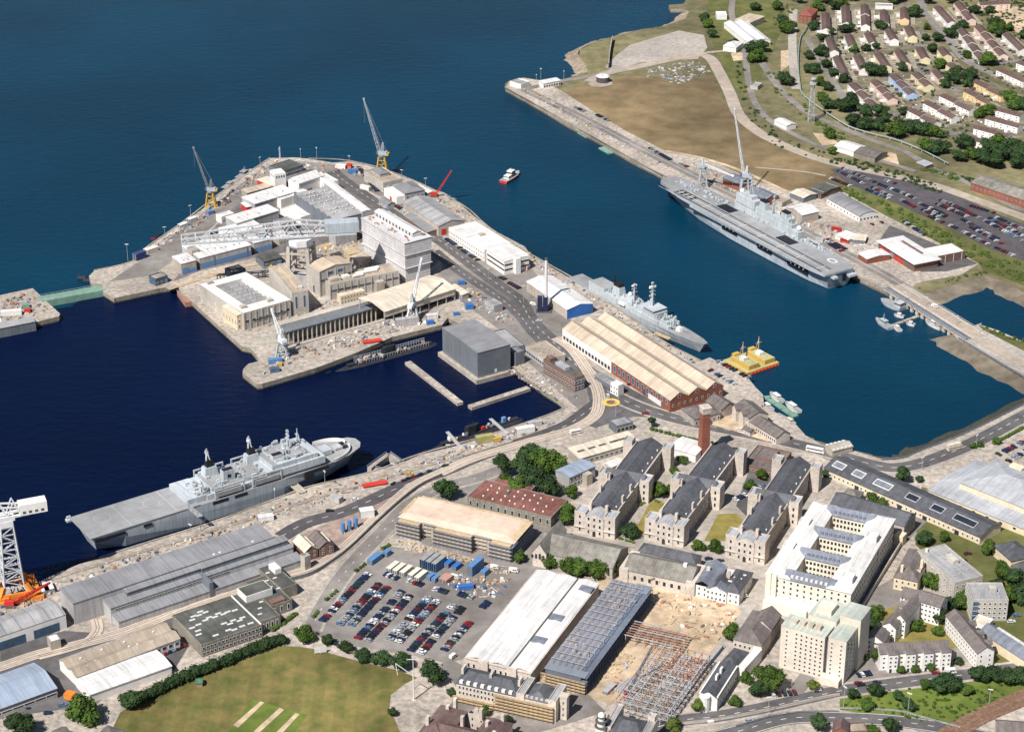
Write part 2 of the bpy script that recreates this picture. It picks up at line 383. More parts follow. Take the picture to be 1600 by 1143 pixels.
sheet('peninsula_asphalt', [(270,440),(300,400),(330,360),(395,292),(432,272),(500,262),(560,300),(640,360),(692,402),(668,424),(632,398),(570,378),(480,386),(440,395),(400,402),(310,424)], mat('patched_asphalt', (0.15,0.135,0.13), .92, .3, .15, .03, .3), L1-.02)
sheet('dock_yard_asphalt', [(690,405),(740,420),(790,455),(830,500),(860,560),(900,580),(935,612),(905,640),(880,618),(820,560),(780,515),(720,470),(690,440)], M_asph2, L1)
sheet('roundabout_asphalt', [(905,560),(935,580),(1010,620),(1040,640),(1110,655),(1100,672),(1030,652),(990,650),(930,668),(905,660),(925,640)], M_asph, L2)
sheet('yard_asphalt', [(0,1010),(100,985),(180,990),(270,960),(300,1000),(270,1050),(180,1075),(150,1100),(80,1110),(0,1120)], M_asph, L1)
sheet('yard_asphalt', [(1290,700),(1340,735),(1430,790),(1480,830),(1440,850),(1400,830),(1340,780),(1290,745)], M_paving, L1)
sheet('embankment_grass', [(1312,1085),(1400,1072),(1480,1062),(1600,1048),(1750,1035),(1750,1040),(1600,1078),(1480,1143),(1420,1126),(1312,1108)], M_lush, L1)
sheet('garden_grass', [(1372,955),(1420,940),(1480,965),(1500,1010),(1440,1020),(1400,1015)], M_lawn, L1)
sheet('garden_grass', [(1440,760),(1600,800),(1700,840),(1700,1040),(1560,1040),(1500,960),(1480,900),(1430,850)], M_grass2, L1)
sheet('flat_grounds_paving', [(1330,940),(1400,900),(1440,935),(1480,960),(1520,1030),(1440,1060),(1330,1075),(1310,1040)], M_asph2, L1-.02)
for q in ([(1016,784),(1034,782),(1041,790),(1013,836),(991,830)], [(1122,803),(1150,802),(1162,812),(1136,845),(1100,845)]):
    sheet('dry_lawn', q, M_lawn, L2)
sheet('court_paving', [(1170,735),(1210,735),(1215,760),(1190,800),(1165,805),(1150,790)], M_asph, L2)
sheet('yard_asphalt', [(455,842),(500,822),(560,798),(625,768),(640,770),(585,812),(540,850),(500,878),(470,880)], M_conc2, L1)
sheet('yard_asphalt', [(640,830),(690,768),(800,735),(870,712),(905,730),(880,830),(960,850),(985,890),(960,905),(850,890),(780,882),(660,850)], M_asph2, L1-.01)
sheet('yard_asphalt', [(1000,700),(1060,705),(1110,712),(1160,720),(1290,745),(1270,790),(1200,860),(1120,878),(985,850),(900,850),(905,790),(940,740)], M_paving, L1-.02)
sheet('estate_ground', [(1262,45),(1300,5),(1420,0),(1450,50),(1510,110),(1600,150),(1600,215),(1520,225),(1440,195),(1340,170),(1290,110)], M_estate, L1-.01)
sheet('parade_paving', [(610,1105),(665,1062),(740,1068),(720,1090),(660,1145),(625,1143)], M_conc, L2)
sheet('hill_scrub', [(1090,-100),(1200,-100),(1210,0),(1235,30),(1215,60),(1190,120),(1160,150),(1135,120),(1110,60)], M_grass2, L1)
# ================================================================== roads, rails and lines
def road(name, px, w, m, z, line=True, edge=False, dash=(3,5), smooth=5):
    z += lift(); ln = smooth_line(PL(px), smooth); b = MB(); ribbon(b, ln, w/2, -w/2, z)
    o = b.build(name, m); o['kind'] = 'structure'
    if line:
        d = MB(); dashes(d, ln, 0, .35, dash[0], dash[1], z + .04)
        if edge:
            for s in (-1, 1): ribbon(d, ln, s*(w/2-.6)+.15, s*(w/2-.6)-.15, z + .04)
        k = d.build('road_markings', M_white); k['kind'] = 'structure'
    return ln
def kerb(px, w, m=None, z=0.15):
    ln = smooth_line(PL(px), 5); b = MB()
    for s in (-1, 1): wall_along(b, ln, s*(w/2+.9), 1.8, 0.0, z)
    o = b.build('pavement', m or M_paving); o['kind'] = 'structure'
main_road = [(520,268),(545,288),(585,315),(640,350),(690,378),(735,412),(780,446),(812,470),(830,500),(862,532),(900,570),(935,600),(968,622),(1010,640),(1060,655),(1120,668),(1190,682),(1250,695),(1310,711),(1370,727),(1405,730),(1450,720),(1520,692),(1600,650),(1700,600)]
kerb(main_road[10:], 11)
road('main_road', main_road, 11, M_asph, L3, dash=(4,5))
road('dock_road', [(678,392),(720,425),(770,458),(806,486),(836,522),(862,545)], 9, M_asph, L2)
quay_road = [(440,838),(480,816),(544,797),(629,759),(693,736),(756,710),(820,689),(880,667),(910,648),(935,628)]
road('quay_road', quay_road, 11, M_dark, L3, dash=(4,6), edge=False)
side_road = [(486,985),(500,955),(540,893),(600,828),(640,788),(690,762),(750,745),(810,722),(870,705)]
kerb(side_road, 9)
road('side_road', side_road, 9, M_asph2, L3, dash=(2,8))
road('viaduct_road', [(985,1150),(1060,1126),(1120,1119),(1200,1104),(1280,1086),(1312,1079),(1400,1067),(1480,1057),(1600,1042),(1750,1020)], 9, M_asph, L3)
kerb([(1060,1126),(1120,1119),(1200,1104),(1280,1086),(1312,1079),(1400,1067),(1480,1057),(1600,1042)], 9)
road('lower_road', [(1060,1165),(1150,1143),(1230,1122),(1310,1121),(1400,1126),(1500,1142),(1600,1165)], 10, M_asph, L3, edge=True)
road('chapel_lane', [(1040,1115),(1080,1070),(1130,1010),(1165,965),(1195,930)], 8, M_paving, L2, line=False)
road('terrace_lane', [(1120,880),(1190,880),(1215,850),(1250,790),(1290,735)], 9, M_paving, L3, line=False)
road('church_street', [(1240,1085),(1300,1000),(1345,930),(1400,850),(1440,810)], 8, M_asph2, L3-.02, line=False)
road('east_lane', [(1290,712),(1370,745),(1440,800),(1520,840),(1600,875),(1700,910)], 7, M_asph2, L2, line=False)
road('gate_road', [(765,1143),(850,1120),(930,1095)], 20, M_asph2, L2, line=False)
road('gate_road', [(690,1036),(720,1055),(735,1085),(715,1110)], 12, M_asph2, L2, line=False)
# pale railway bands set with steel rails
def railway(px, w=6.0, m=None, tracks=(0,)):
    zr = L4 + .12 + lift(); ln = smooth_line(PL(px), 6); b = MB(); ribbon(b, ln, w/2, -w/2, zr)
    o = b.build('railway_bed', m or M_rail); o['kind'] = 'structure'
    k = MB()
    for t in tracks:
        for s in (-.75, .75): ribbon(k, ln, t+s+.14, t+s-.14, zr + .04)
    o = k.build('railway_track', M_steelrail); o['kind'] = 'structure'
railway([(868,528),(893,545),(915,575),(932,605),(936,630),(927,652),(890,672),(820,692),(740,716),(690,738),(645,760),(610,790),(586,812),(540,855),(505,880),(478,892),(430,905),(360,925),(300,945),(200,985),(110,1010),(60,1022),(0,1042),(-60,1060)], 8, None, (-1.9, 1.9))
railway([(150,968),(152,985),(135,1003),(105,1014),(60,1026)], 6)
railway([(0,934),(80,905),(160,880),(300,838),(420,802),(520,770),(640,735),(720,712),(800,688)], 3, M_conc)
railway([(262,452),(330,430),(400,412),(470,394),(560,370)], 5, M_dirt)
M_ballast = mat('rust_ballast', (0.20,0.115,0.075), 0.95, 0.3, 0.5)
railway([(1478,1150),(1530,1120),(1580,1098),(1640,1072),(1750,1030)], 11, M_ballast, (-2.2, 2.2))
# north side: jetty road, sandy tracks, estate roads
road('jetty_road', [(815,138),(860,160),(900,180),(950,205),(1000,232),(1060,262),(1120,292),(1200,330),(1290,380),(1350,412),(1400,440),(1440,466)], 10, M_asph2, L3, dash=(60,1))
road('jetty_access', [(820,140),(870,128),(910,122),(950,112)], 7, M_asph2, L4, line=False)
M_track = mat('sandy_track', (0.34,0.285,0.23), 0.95, 0.15, 0.15, 0.02, 0.12)
road('sandy_track', [(920,128),(950,114),(990,106),(1040,95),(1090,86),(1110,92),(1122,110),(1140,145),(1155,180),(1190,210),(1240,234),(1290,252),(1340,264),(1400,276),(1460,290),(1540,318),(1600,340),(1700,378)], 11, M_track, L4, line=False)
road('sandy_track', [(1092,84),(1130,80),(1165,76)], 5, M_track, L4, line=False)
road('sandy_track', [(1040,236),(1100,248),(1160,268),(1230,300)], 4, M_dirt, L4, line=False)
road('sandy_track', [(1180,262),(1250,268),(1290,275)], 2.5, M_track, L4, line=False)
road('perimeter_road', [(1145,0),(1143,20),(1150,45),(1163,75),(1167,110),(1172,140),(1185,170),(1205,190),(1250,215),(1300,235),(1370,250),(1430,268)], 6, M_asph2, L4, line=False)
road('estate_path', [(1190,98),(1212,130),(1235,155),(1260,175),(1310,198),(1370,222),(1420,240),(1460,265),(1500,280),(1560,312),(1600,330)], 7, M_asph2, L4, line=False)
road('footpath', [(1240,15),(1238,60),(1240,110),(1244,140)], 8, M_paving, L4, line=False)
road('estate_road', [(1432,-10),(1450,25),(1480,60),(1510,95),(1560,120),(1600,135),(1680,160)], 9, M_asph2, L4, line=False)
road('estate_road', [(1260,60),(1275,85),(1290,110),(1310,140),(1325,165),(1345,185)], 6, M_asph2, L4, line=False)
road('estate_road', [(1380,70),(1420,70),(1480,78)], 7, M_asph2, L3, line=False)
road('estate_road', [(1345,185),(1400,178),(1440,165),(1480,150)], 6, M_asph2, L3, line=False)
road('estate_road', [(1430,110),(1470,130),(1500,145)], 8, M_asph2, L3+.02, line=False)
road('estate_road', [(1510,95),(1560,100),(1600,92)], 6, M_asph2, L3, line=False)
road('estate_road', [(1440,222),(1500,208),(1550,212),(1600,200)], 6, M_asph2, L3, line=False)
sheet('bare_ground', [(1540,15),(1600,10),(1680,20),(1680,60),(1600,55),(1560,40)], M_dirt, L2)
sheet('bare_ground', [(1220,80),(1236,78),(1236,100),(1220,112)], M_dirt, L2)
sheet('bare_ground', [(1270,208),(1300,210),(1310,225),(1285,228)], M_dirt, L2)
sheet('bare_ground', [(1370,235),(1400,240),(1405,258),(1372,250)], M_dirt, L2)
sheet('bare_ground', [(1142,84),(1160,82),(1162,94),(1146,96)], M_dirt, L2)
# yellow ring of the mini roundabout
rb = MB(); c = P(955, 629); ring = 40
for k in range(ring):
    a0 = 2*math.pi*k/ring; a1 = 2*math.pi*(k+1)/ring
    for r0, r1, mi, zz in ((3.1,5.6,0,.42),(0,3.1,1,.46)):
        rb.add([(c.x+r0*math.cos(a0),c.y+r0*math.sin(a0),zz),(c.x+r1*math.cos(a0),c.y+r1*math.sin(a0),zz),(c.x+r1*math.cos(a1),c.y+r1*math.sin(a1),zz),(c.x+r0*math.cos(a1),c.y+r0*math.sin(a1),zz)], [(0,1,2,3)] if r0 else [(0,1,2)], mi)
o = rb.build('roundabout', [M_yellowline, M_ballast]); o['kind'] = 'structure'
# ================================================================== building materials
M_stone  = mat('limestone', (0.50,0.435,0.375), 0.85, 0.16, 0.6, 0.06, 0.14, stripes=[(2,0.9,0.06,0.8)])
M_stoned = mat('weathered_stone', (0.36,0.315,0.275), 0.88, 0.22, 0.5, 0.05, 0.18, stripes=[(2,0.8,0.07,0.78)])
M_brick  = mat('red_brick', (0.235,0.085,0.055), 0.9, 0.22, 0.8, 0.06, 0.15, stripes=[(2,0.45,0.14,0.85)])
M_brickb = mat('brown_brick', (0.17,0.105,0.085), 0.9, 0.2, 0.8, 0.06, 0.15, stripes=[(2,0.45,0.14,0.85)])
M_rubble = mat('grey_rubble_wall', (0.22,0.20,0.165), 0.9, 0.28, 0.9, 0.06, 0.15)
M_cream  = mat('cream_render', (0.62,0.52,0.37), 0.85, 0.08, 0.4, 0.05, 0.10)
M_quadw  = mat('cream_stone', (0.70,0.635,0.51), 0.85, 0.09, 0.5, 0.05, 0.10, stripes=[(2,3.4,0.05,0.86)])
M_whitew = mat('white_render', (0.70,0.67,0.63), 0.8, 0.07, 0.3, 0.05, 0.08)
M_buff   = mat('buff_render', (0.60,0.53,0.44), 0.85, 0.08, 0.3, 0.05, 0.10)
M_concw  = mat('concrete_panel', (0.42,0.385,0.34), 0.85, 0.14, 0.4, 0.04, 0.15, stripes=[(2,3.1,0.04,0.75)])
M_cladg  = mat('grey_cladding', (0.155,0.170,0.190), 0.55, 0.06, 0.3, 0.03, 0.08, stripes=[(0,1.2,0.12,0.86),(2,2.6,0.03,0.85)])
M_cladl  = mat('light_cladding', (0.40,0.39,0.385), 0.55, 0.07, 0.3, 0.03, 0.10, stripes=[(0,1.5,0.1,0.86)])
M_cladb  = mat('beige_cladding', (0.42,0.375,0.315), 0.6, 0.09, 0.3, 0.03, 0.12, stripes=[(0,1.5,0.1,0.85)])
M_blue   = mat('blue_cladding', (0.025,0.115,0.36), 0.6, 0.10, 0.3, 0.03, 0.1, stripes=[(0,1.2,0.1,0.8)])
M_blued  = mat('blue_door', (0.13,0.24,0.42), 0.6, 0.10, 0.3, 0.03, 0.1)
M_redd   = mat('red_door', (0.52,0.04,0.03), 0.6, 0.10)
M_roofw  = mat('white_roof_sheet', (0.64,0.62,0.60), 0.6, 0.07, 0.12, 0.03, 0.07, stripes=[(0,2.2,0.08,0.88),(1,6.5,0.06,0.86)])
M_rooftan= mat('tan_roof_sheet', (0.47,0.385,0.295), 0.75, 0.10, 0.12, 0.03, 0.10, stripes=[(0,1.6,0.1,0.90)])
M_roofcr = mat('cream_roof_sheet', (0.60,0.525,0.42), 0.7, 0.06, 0.12, 0.03, 0.08, stripes=[(0,2.0,0.08,0.90)])
M_roofbg = mat('beige_roof_felt', (0.345,0.285,0.22), 0.9, 0.12, 0.15, 0.03, 0.14, stripes=[(0,5.0,0.03,0.85)])
M_roofg  = mat('grey_roof_sheet', (0.225,0.225,0.235), 0.55, 0.08, 0.12, 0.03, 0.10, stripes=[(0,1.8,0.1,0.86)])
M_roofgs = mat('corrugated_roof', (0.30,0.295,0.295), 0.7, 0.12, 0.12, 0.03, 0.12, stripes=[(0,8.0,0.10,0.72),(0,1.4,0.15,0.9)])
M_roofbl = mat('blue_grey_roof', (0.28,0.33,0.41), 0.55, 0.06, 0.12, 0.03, 0.08, stripes=[(0,1.6,0.08,0.88)])
M_slate  = mat('slate_roof', (0.085,0.087,0.098), 0.7, 0.20, 0.35, 0.04, 0.20, stripes=[(0,0.9,0.08,0.85)])
M_slateb = mat('blue_slate_roof', (0.17,0.185,0.22), 0.7, 0.16, 0.35, 0.04, 0.15, stripes=[(0,0.9,0.08,0.88)])
M_slatel = mat('lichened_slate', (0.20,0.185,0.16), 0.85, 0.22, 0.3, 0.04, 0.2)
M_tileb  = mat('brown_tile_roof', (0.105,0.068,0.060), 0.85, 0.2, 0.4, 0.04, 0.18, stripes=[(0,0.8,0.1,0.85)])
M_tilep  = mat('purple_tile_roof', (0.135,0.088,0.082), 0.85, 0.2, 0.4, 0.04, 0.2)
M_tileg  = mat('grey_tile_roof', (0.150,0.128,0.120), 0.85, 0.2, 0.4, 0.04, 0.15, stripes=[(0,0.8,0.1,0.88)])
M_tilerd = mat('rust_tile_roof', (0.185,0.078,0.062), 0.9, 0.2, 0.35, 0.05, 0.22)
M_felt   = mat('dark_felt_roof', (0.085,0.088,0.078), 0.95, 0.22, 0.2, 0.04, 0.2)
M_feltg  = mat('grey_felt_roof', (0.29,0.285,0.285), 0.9, 0.12, 0.2, 0.04, 0.15)
M_lead   = mat('lead_roof', (0.36,0.37,0.39), 0.6, 0.1, 0.3, 0.04, 0.12)
M_leadw  = mat('pale_lead_roof', (0.68,0.655,0.62), 0.6, 0.07, 0.3, 0.04, 0.10, stripes=[(0,3.0,0.05,0.9)])
M_copper = mat('green_copper_roof', (0.44,0.47,0.41), 0.75, 0.1, 0.3, 0.04, 0.12)
M_glass  = mat('window_glass', (0.025,0.030,0.040), 0.12, 0.2, 0.4, spec=0.5)
M_glassb = mat('blue_glass', (0.055,0.10,0.155), 0.15, 0.2, 0.4, spec=0.5)
M_frame  = mat('white_window_frame', (0.66,0.64,0.60), 0.6, 0.04)
M_sheet  = mat('scaffold_sheeting', (0.56,0.54,0.54), 0.75, 0.12, 0.35, 0.05, 0.12, stripes=[(2,2.0,0.22,0.70),(0,2.5,0.06,0.84)])
M_tarp   = mat('tan_tarpaulin', (0.58,0.435,0.34), 0.85, 0.10, 0.25, 0.04, 0.10)
M_ply    = mat('scaffold_boards', (0.46,0.35,0.215), 0.9, 0.15, 0.5)
M_timber = mat('timber', (0.30,0.21,0.13), 0.9, 0.2, 0.5)
M_steel  = mat('galvanised_steel', (0.38,0.38,0.39), 0.5, 0.1, 0.6)
M_scafd  = mat('dark_scaffold', (0.13,0.15,0.19), 0.6, 0.15, 0.6)
M_rust   = mat('red_oxide_steel', (0.33,0.17,0.12), 0.75, 0.2, 0.6)
M_deckbl = mat('blue_deck_sheet', (0.205,0.228,0.265), 0.6, 0.10, 0.2, 0.03, 0.12, stripes=[(0,0.9,0.12,0.86)])
M_grate  = mat('dark_louvres', (0.06,0.063,0.07), 0.7, 0.2, 0.5, stripes=[(0,1.0,0.3,1.8)])
# ================================================================== building frame
def frame(a, b, c, z=0.0):
    """plan rectangle from two corners of the near edge and one corner of the far edge, given at height z"""
    A, Bp, Cp = P(*a, z), P(*b, z), P(*c, z)
    u = Bp - A; L = u.length; u.normalize(); n = Vector((-u.y, u.x)); W = (Cp - A).dot(n)
    if W < 0: A = Bp; u = -u; n = -n; W = -W
    return dict(o=A, ang=math.atan2(u.y, u.x), L=L, W=W, u=u, n=n)
def frame_d(a, b, d, z=0.0):
    """as frame(), but the long side runs from front corner a to back corner d; b is the other front corner"""
    A, Bp, D = P(*a, z), P(*b, z), P(*d, z); v = D - A; W = v.length; v.normalize(); u = Vector((v.y, -v.x)); L = (Bp - A).dot(u)
    if L < 0: A = A + u*L; L = -L
    return dict(o=A, ang=math.atan2(u.y, u.x), L=L, W=W, u=u, n=v)
def loc2w(F, x, y): return F['o'] + F['u']*x + F['n']*y
WMESH = {}
def win_mesh(w, h, st='dark'):
    k = (round(w,2), round(h,2), st)
    if k not in WMESH:
        b = MB()
        if st == 'flat': b.box(-w/2, w/2, -.06, .06, 0, h, 1)
        else:
            t = .10 if st != 'framed' else .22
            b.box(-w/2, w/2, -.10, .04, 0, t, 0); b.box(-w/2, w/2, -.10, .04, h-t, h, 0)
            b.box(-w/2, -w/2+t, -.10, .04, t, h-t, 0); b.box(w/2-t, w/2, -.10, .04, t, h-t, 0)
            b.box(-w/2+t, w/2-t, -.05, .03, t, h-t, 1)
        WMESH[k] = b.mesh('window', [M_frame, M_glassb if st == 'blue' else M_glass])
    return WMESH[k]
WCOUNT = {}
def side_pt(L, W, side, x, off=0.0):
    if side == 'F': return (x, -off, 0.0)
    if side == 'B': return (L - x, W + off, math.pi)
    if side == 'R': return (L + off, x, math.pi/2)
    return (-off, W - x, -math.pi/2)
def windows(root, L, W, side, cols, rows, w, h, z0, dz, x0=None, x1=None, st='dark', off=0.02, ox=0.0, oy=0.0, name='window'):
    ln = L if side in 'FB' else W
    x0 = ln/(cols*2) if x0 is None else x0; x1 = ln - ln/(cols*2) if x1 is None else x1
    me = win_mesh(w, h, st)
    for r in range(rows):
        for c in range(cols):
            x = x0 if cols == 1 else x0 + (x1 - x0)*c/(cols-1)
            px, py, a = side_pt(L, W, side, x, off)
            k = WCOUNT.get(root.name, [0, None])
            k[0] += 1; WCOUNT[root.name] = k
            if k[0] <= 100: obj(name, me, root, (px+ox, py+oy, z0 + r*dz), a)
            else:
                if k[1] is None: k[1] = (MB(), root)
                M = Matrix.Translation((px+ox, py+oy, z0 + r*dz)) @ Matrix.Rotation(a, 4, 'Z')
                k[1][0].box(-w/2, w/2, -.08, .05, 0, h, 0, M)
def flush_windows():
    for k, (n, rest) in WCOUNT.items():
        if rest:
            o = rest[0].build('windows', M_glass, rest[1]); o['kind'] = 'stuff'
def door(root, L, W, side, x, w, h, m, name='door', off=0.03):
    b = MB(); b.box(-w/2, w/2, -.12, .06, 0, h)
    px, py, a = side_pt(L, W, side, x, off)
    return obj(name, b.mesh(name, m), root, (px, py, 0.02), a)
# ---- shapes in the building's own axes
def walls_mb(L, W, h, kind='flat', rise=0.0, n=1, par=0.7, th=0.35, x0=0.0, y0=0.0, zb=-0.5):
    b = MB(); x1 = x0 + L; y1 = y0 + W
    if kind == 'flat':
        t = h + par
        b.box(x0, x1, y0, y1, zb, t, bottom=False, top=False)
        i0, i1, j0, j1 = x0+th, x1-th, y0+th, y1-th
        b.add([(i0,j0,h-.2),(i1,j0,h-.2),(i1,j1,h-.2),(i0,j1,h-.2),(i0,j0,t),(i1,j0,t),(i1,j1,t),(i0,j1,t),(x0,y0,t),(x1,y0,t),(x1,y1,t),(x0,y1,t)],
              [(4,5,1,0),(5,6,2,1),(6,7,3,2),(7,4,0,3),(8,9,5,4),(9,10,6,5),(10,11,7,6),(11,8,4,7)])
        return b
    b.box(x0, x1, y0, y1, zb, h, bottom=False, top=False)
    if kind in ('gable', 'barrel'):
        w = W / n
        for k in range(n):
            a = y0 + k*w
            seg = 1 if kind == 'gable' else 6
            pts = [(a, h)] + ([(a + w/2, h + rise)] if seg == 1 else [(a + w/2 - w/2*math.cos(math.pi*i/seg), h + rise*math.sin(math.pi*i/seg)) for i in range(1, seg)]) + [(a + w, h)]
            m = len(pts)
            b.add([(x0, p[0], p[1]-.08) for p in pts], [tuple(range(m-1, -1, -1))]); b.add([(x1, p[0], p[1]-.08) for p in pts], [tuple(range(m))])
    elif kind == 'gabley':
        w = L / n
        for k in range(n):
            a = x0 + k*w
            b.add([(a,y0,h),(a+w,y0,h),(a+w/2,y0,h+rise-.08)], [(0,1,2)]); b.add([(a,y1,h),(a+w,y1,h),(a+w/2,y1,h+rise-.08)], [(2,1,0)])
    elif kind == 'mono':
        b.add([(x0,y1,h),(x1,y1,h),(x1,y1,h+rise-.08),(x0,y1,h+rise-.08)], [(3,2,1,0)])
        b.add([(x0,y0,h),(x0,y1,h),(x0,y1,h+rise-.08)], [(2,1,0)]); b.add([(x1,y0,h),(x1,y1,h),(x1,y1,h+rise-.08)], [(0,1,2)])
    return b
def roof_mb(L, W, h, kind='gable', rise=3.0, n=1, ov=0.4, t=0.3, x0=0.0, y0=0.0, inset=0.37, b=None, mi=0, hipf=0.5):
    b = b or MB(); x1 = x0 + L; y1 = y0 + W
    def sec(pts, ax):
        m = len(pts)
        if ax == 'x':
            vs = [(x0-ov, p[0], p[1]) for p in pts] + [(x1+ov, p[0], p[1]) for p in pts]
            b.add(vs, [(i, (i+1)%m, m+(i+1)%m, m+i) for i in range(m)] + [tuple(range(m-1,-1,-1)), tuple(range(m, 2*m))], mi)
        else:
            vs = [(p[0], y0-ov, p[1]) for p in pts] + [(p[0], y1+ov, p[1]) for p in pts]
            b.add(vs, [((i+1)%m, i, m+i, m+(i+1)%m) for i in range(m)] + [tuple(range(m)), tuple(range(2*m-1, m-1, -1))], mi)
    if kind == 'flat':
        b.add([(x0+inset,y0+inset,h),(x1-inset,y0+inset,h),(x1-inset,y1-inset,h),(x0+inset,y1-inset,h)], [(0,1,2,3)], mi)
    elif kind in ('gable', 'gabley'):
        tot = W if kind == 'gable' else L; s0 = y0 if kind == 'gable' else x0; w = tot/n
        for k in range(n):
            a = s0 + k*w; e = a + w; o0 = ov if k == 0 else 0; o1 = ov if k == n-1 else 0
            sl = rise/(w/2)
            sec([(a-o0, h-sl*o0-.05), (e+o1, h-sl*o1-.05), (e+o1, h-sl*o1+t), ((a+e)/2, h+rise+t), (a-o0, h-sl*o0+t)][0:1] + [((a+e)/2, h+rise-.05), (e+o1, h-sl*o1-.05), (e+o1, h-sl*o1+t), ((a+e)/2, h+rise+t), (a-o0, h-sl*o0+t)], 'x' if kind == 'gable' else 'y')
    elif kind == 'barrel':
        w = W/n
        for k in range(n):
            a = y0 + k*w; seg = 8
            up = [(a + w/2 - (w/2+.2)*math.cos(math.pi*i/seg), h + (rise+t)*math.sin(math.pi*i/seg)) for i in range(seg+1)]
            sec([(p[0], p[1]-t*.8) for p in up] + up[::-1], 'x')
    elif kind == 'mono':
        sl = rise/W
        sec([(y0-ov, h-sl*ov-.05), (y1+ov, h+rise+sl*ov-.05), (y1+ov, h+rise+sl*ov+t), (y0-ov, h-sl*ov+t)], 'x')
    elif kind == 'hip':
        a0, a1, c0, c1 = x0-ov, x1+ov, y0-ov, y1+ov; s = min(L, W)*hipf
        if L >= W: r0, r1 = (x0+s, (y0+y1)/2), (x1-s, (y0+y1)/2)
        else: r0, r1 = ((x0+x1)/2, y0+s), ((x0+x1)/2, y1-s)
        z = h - .05; zt = h + t; zr = h + rise + t
        vs = [(a0,c0,z),(a1,c0,z),(a1,c1,z),(a0,c1,z),(a0,c0,zt),(a1,c0,zt),(a1,c1,zt),(a0,c1,zt),(*r0,zr),(*r1,zr)]
        fs = [(3,2,1,0),(0,1,5,4),(1,2,6,5),(2,3,7,6),(3,0,4,7)]
        fs += [(4,5,9,8),(5,6,9),(6,7,8,9),(7,4,8)] if L >= W else [(4,5,8),(5,6,9,8),(6,7,9),(7,4,8,9)]
        b.add(vs, fs, mi)
    return b
def bld(name, label, cat, a, b, c, h, roof='flat', rise=2.0, wall=None, roofm=None, n=1, zref=None, group=None, ov=0.35, par=0.7, F=None, hipf=0.5):
    F = F or frame(a, b, c, h if zref is None else zref)
    t = thing(name, label, cat, F['o'], F['ang'], group)
    L, W = F['L'], F['W']
    walls_mb(L, W, h, roof, rise, n, par).build('wall', wall or M_stone, t)
    roof_mb(L, W, h, roof, rise, n, ov, hipf=hipf).build('roof', roofm or M_slate, t)
    t['_L'] = L; t['_W'] = W
    return t, L, W
def box_part(t, name, x0, x1, y0, y1, z0, z1, m, lab=None, mats=None):
    b = MB(); b.box(x0, x1, y0, y1, z0, z1)
    o = b.build(name, m, t)
    return o
def wing(t, name, x0, x1, y0, y1, h, roof, rise, wall, roofm, par=0.5, ov=0.3, n=1):
    """an attached block: its wall is a part, its roof a sub-part"""
    w = walls_mb(x1-x0, y1-y0, h, roof, rise, n, par, x0=x0, y0=y0).build(name, wall, t)
    roof_mb(x1-x0, y1-y0, h, roof, rise, n, ov, x0=x0, y0=y0).build('roof', roofm, w)
    return w
def vents(t, spots, s, z, m, name='roof_vent', hh=None):
    me = None
    for x, y in spots:
        if me is None:
            b = MB(); b.box(-s/2, s/2, -s/2, s/2, -.3, hh or s*.7); me = b.mesh(name, m)
        obj(name, me, t, (x, y, z))
def grid_spots(L, W, nx, ny, seed=0, jit=0.25, mx=.1):
    r = random.Random(seed)
    return [(L*(mx+(1-2*mx)*(i+.5+r.uniform(-jit,jit))/nx), W*(mx+(1-2*mx)*(j+.5+r.uniform(-jit,jit))/ny)) for i in range(nx) for j in range(ny)]
def lights(t, spots, w, d, z, m=None, name='skylight'):
    b = MB(); b.box(-w/2, w/2, -d/2, d/2, 0, .25); me = b.mesh(name, m or M_roofw)
    for s in spots: obj(name, me, t, (s[0], s[1], z))
# ================================================================== buildings on the peninsula
# grey clad submarine shed on its plinth in the basin
t, L, W = bld('covered_dock_shed', 'windowless dark grey cube shed standing over the basin water', 'shed', (691,512), (746.3,551.6), (796.7,537.5), 17, 'gabley', 0.9, M_cladg, M_roofg, ov=.25)
pl = MB(); pl.box(-2.5, L+2.2, -2.2, 0, WZ-.5, -1.2); pl.box(L, L+2.4, 0, W+6, WZ-.5, -1.2); pl.box(-2.5, 0, 0, W, WZ-.5, -1.2); pl.box(0,L,0,W,WZ-.5,-.3)
pl.build('plinth', M_paving, t)
door(t, L, W, 'R', W*.55, 1.6, 2.4, M_frame)
# concrete dolphins (floating booms)
for a, b, lab in (((637,564),(719,628),'long pale concrete boom floating in front of the left face of the grey cube shed'), ((734,634),(826,604),'pale concrete boom floating in front of the right face of the grey cube shed')):
    A, B = P(*a, -2), P(*b, -2); d = B - A; ln = d.length
    r = thing('concrete_boom', lab, 'boom', (A.x, A.y, WZ), math.atan2(d.y, d.x), 'concrete booms in the basin')
    m = MB(); m.box(0, ln, -2.1, 2.1, -.6, 1.9); m.build('pontoon', M_paving, r)
    m = MB(); m.box(-.05, ln+.05, -2.2, 2.2, 1.9, 2.3); m.build('coping', M_conc, r)
    for k in range(8):
        m = MB(); m.cyl(0, 0, 2.3, 2.9, .3, 0, 8); m.build('bollard', M_conc, r, (ln*(k+.5)/8, 1.2, 0))
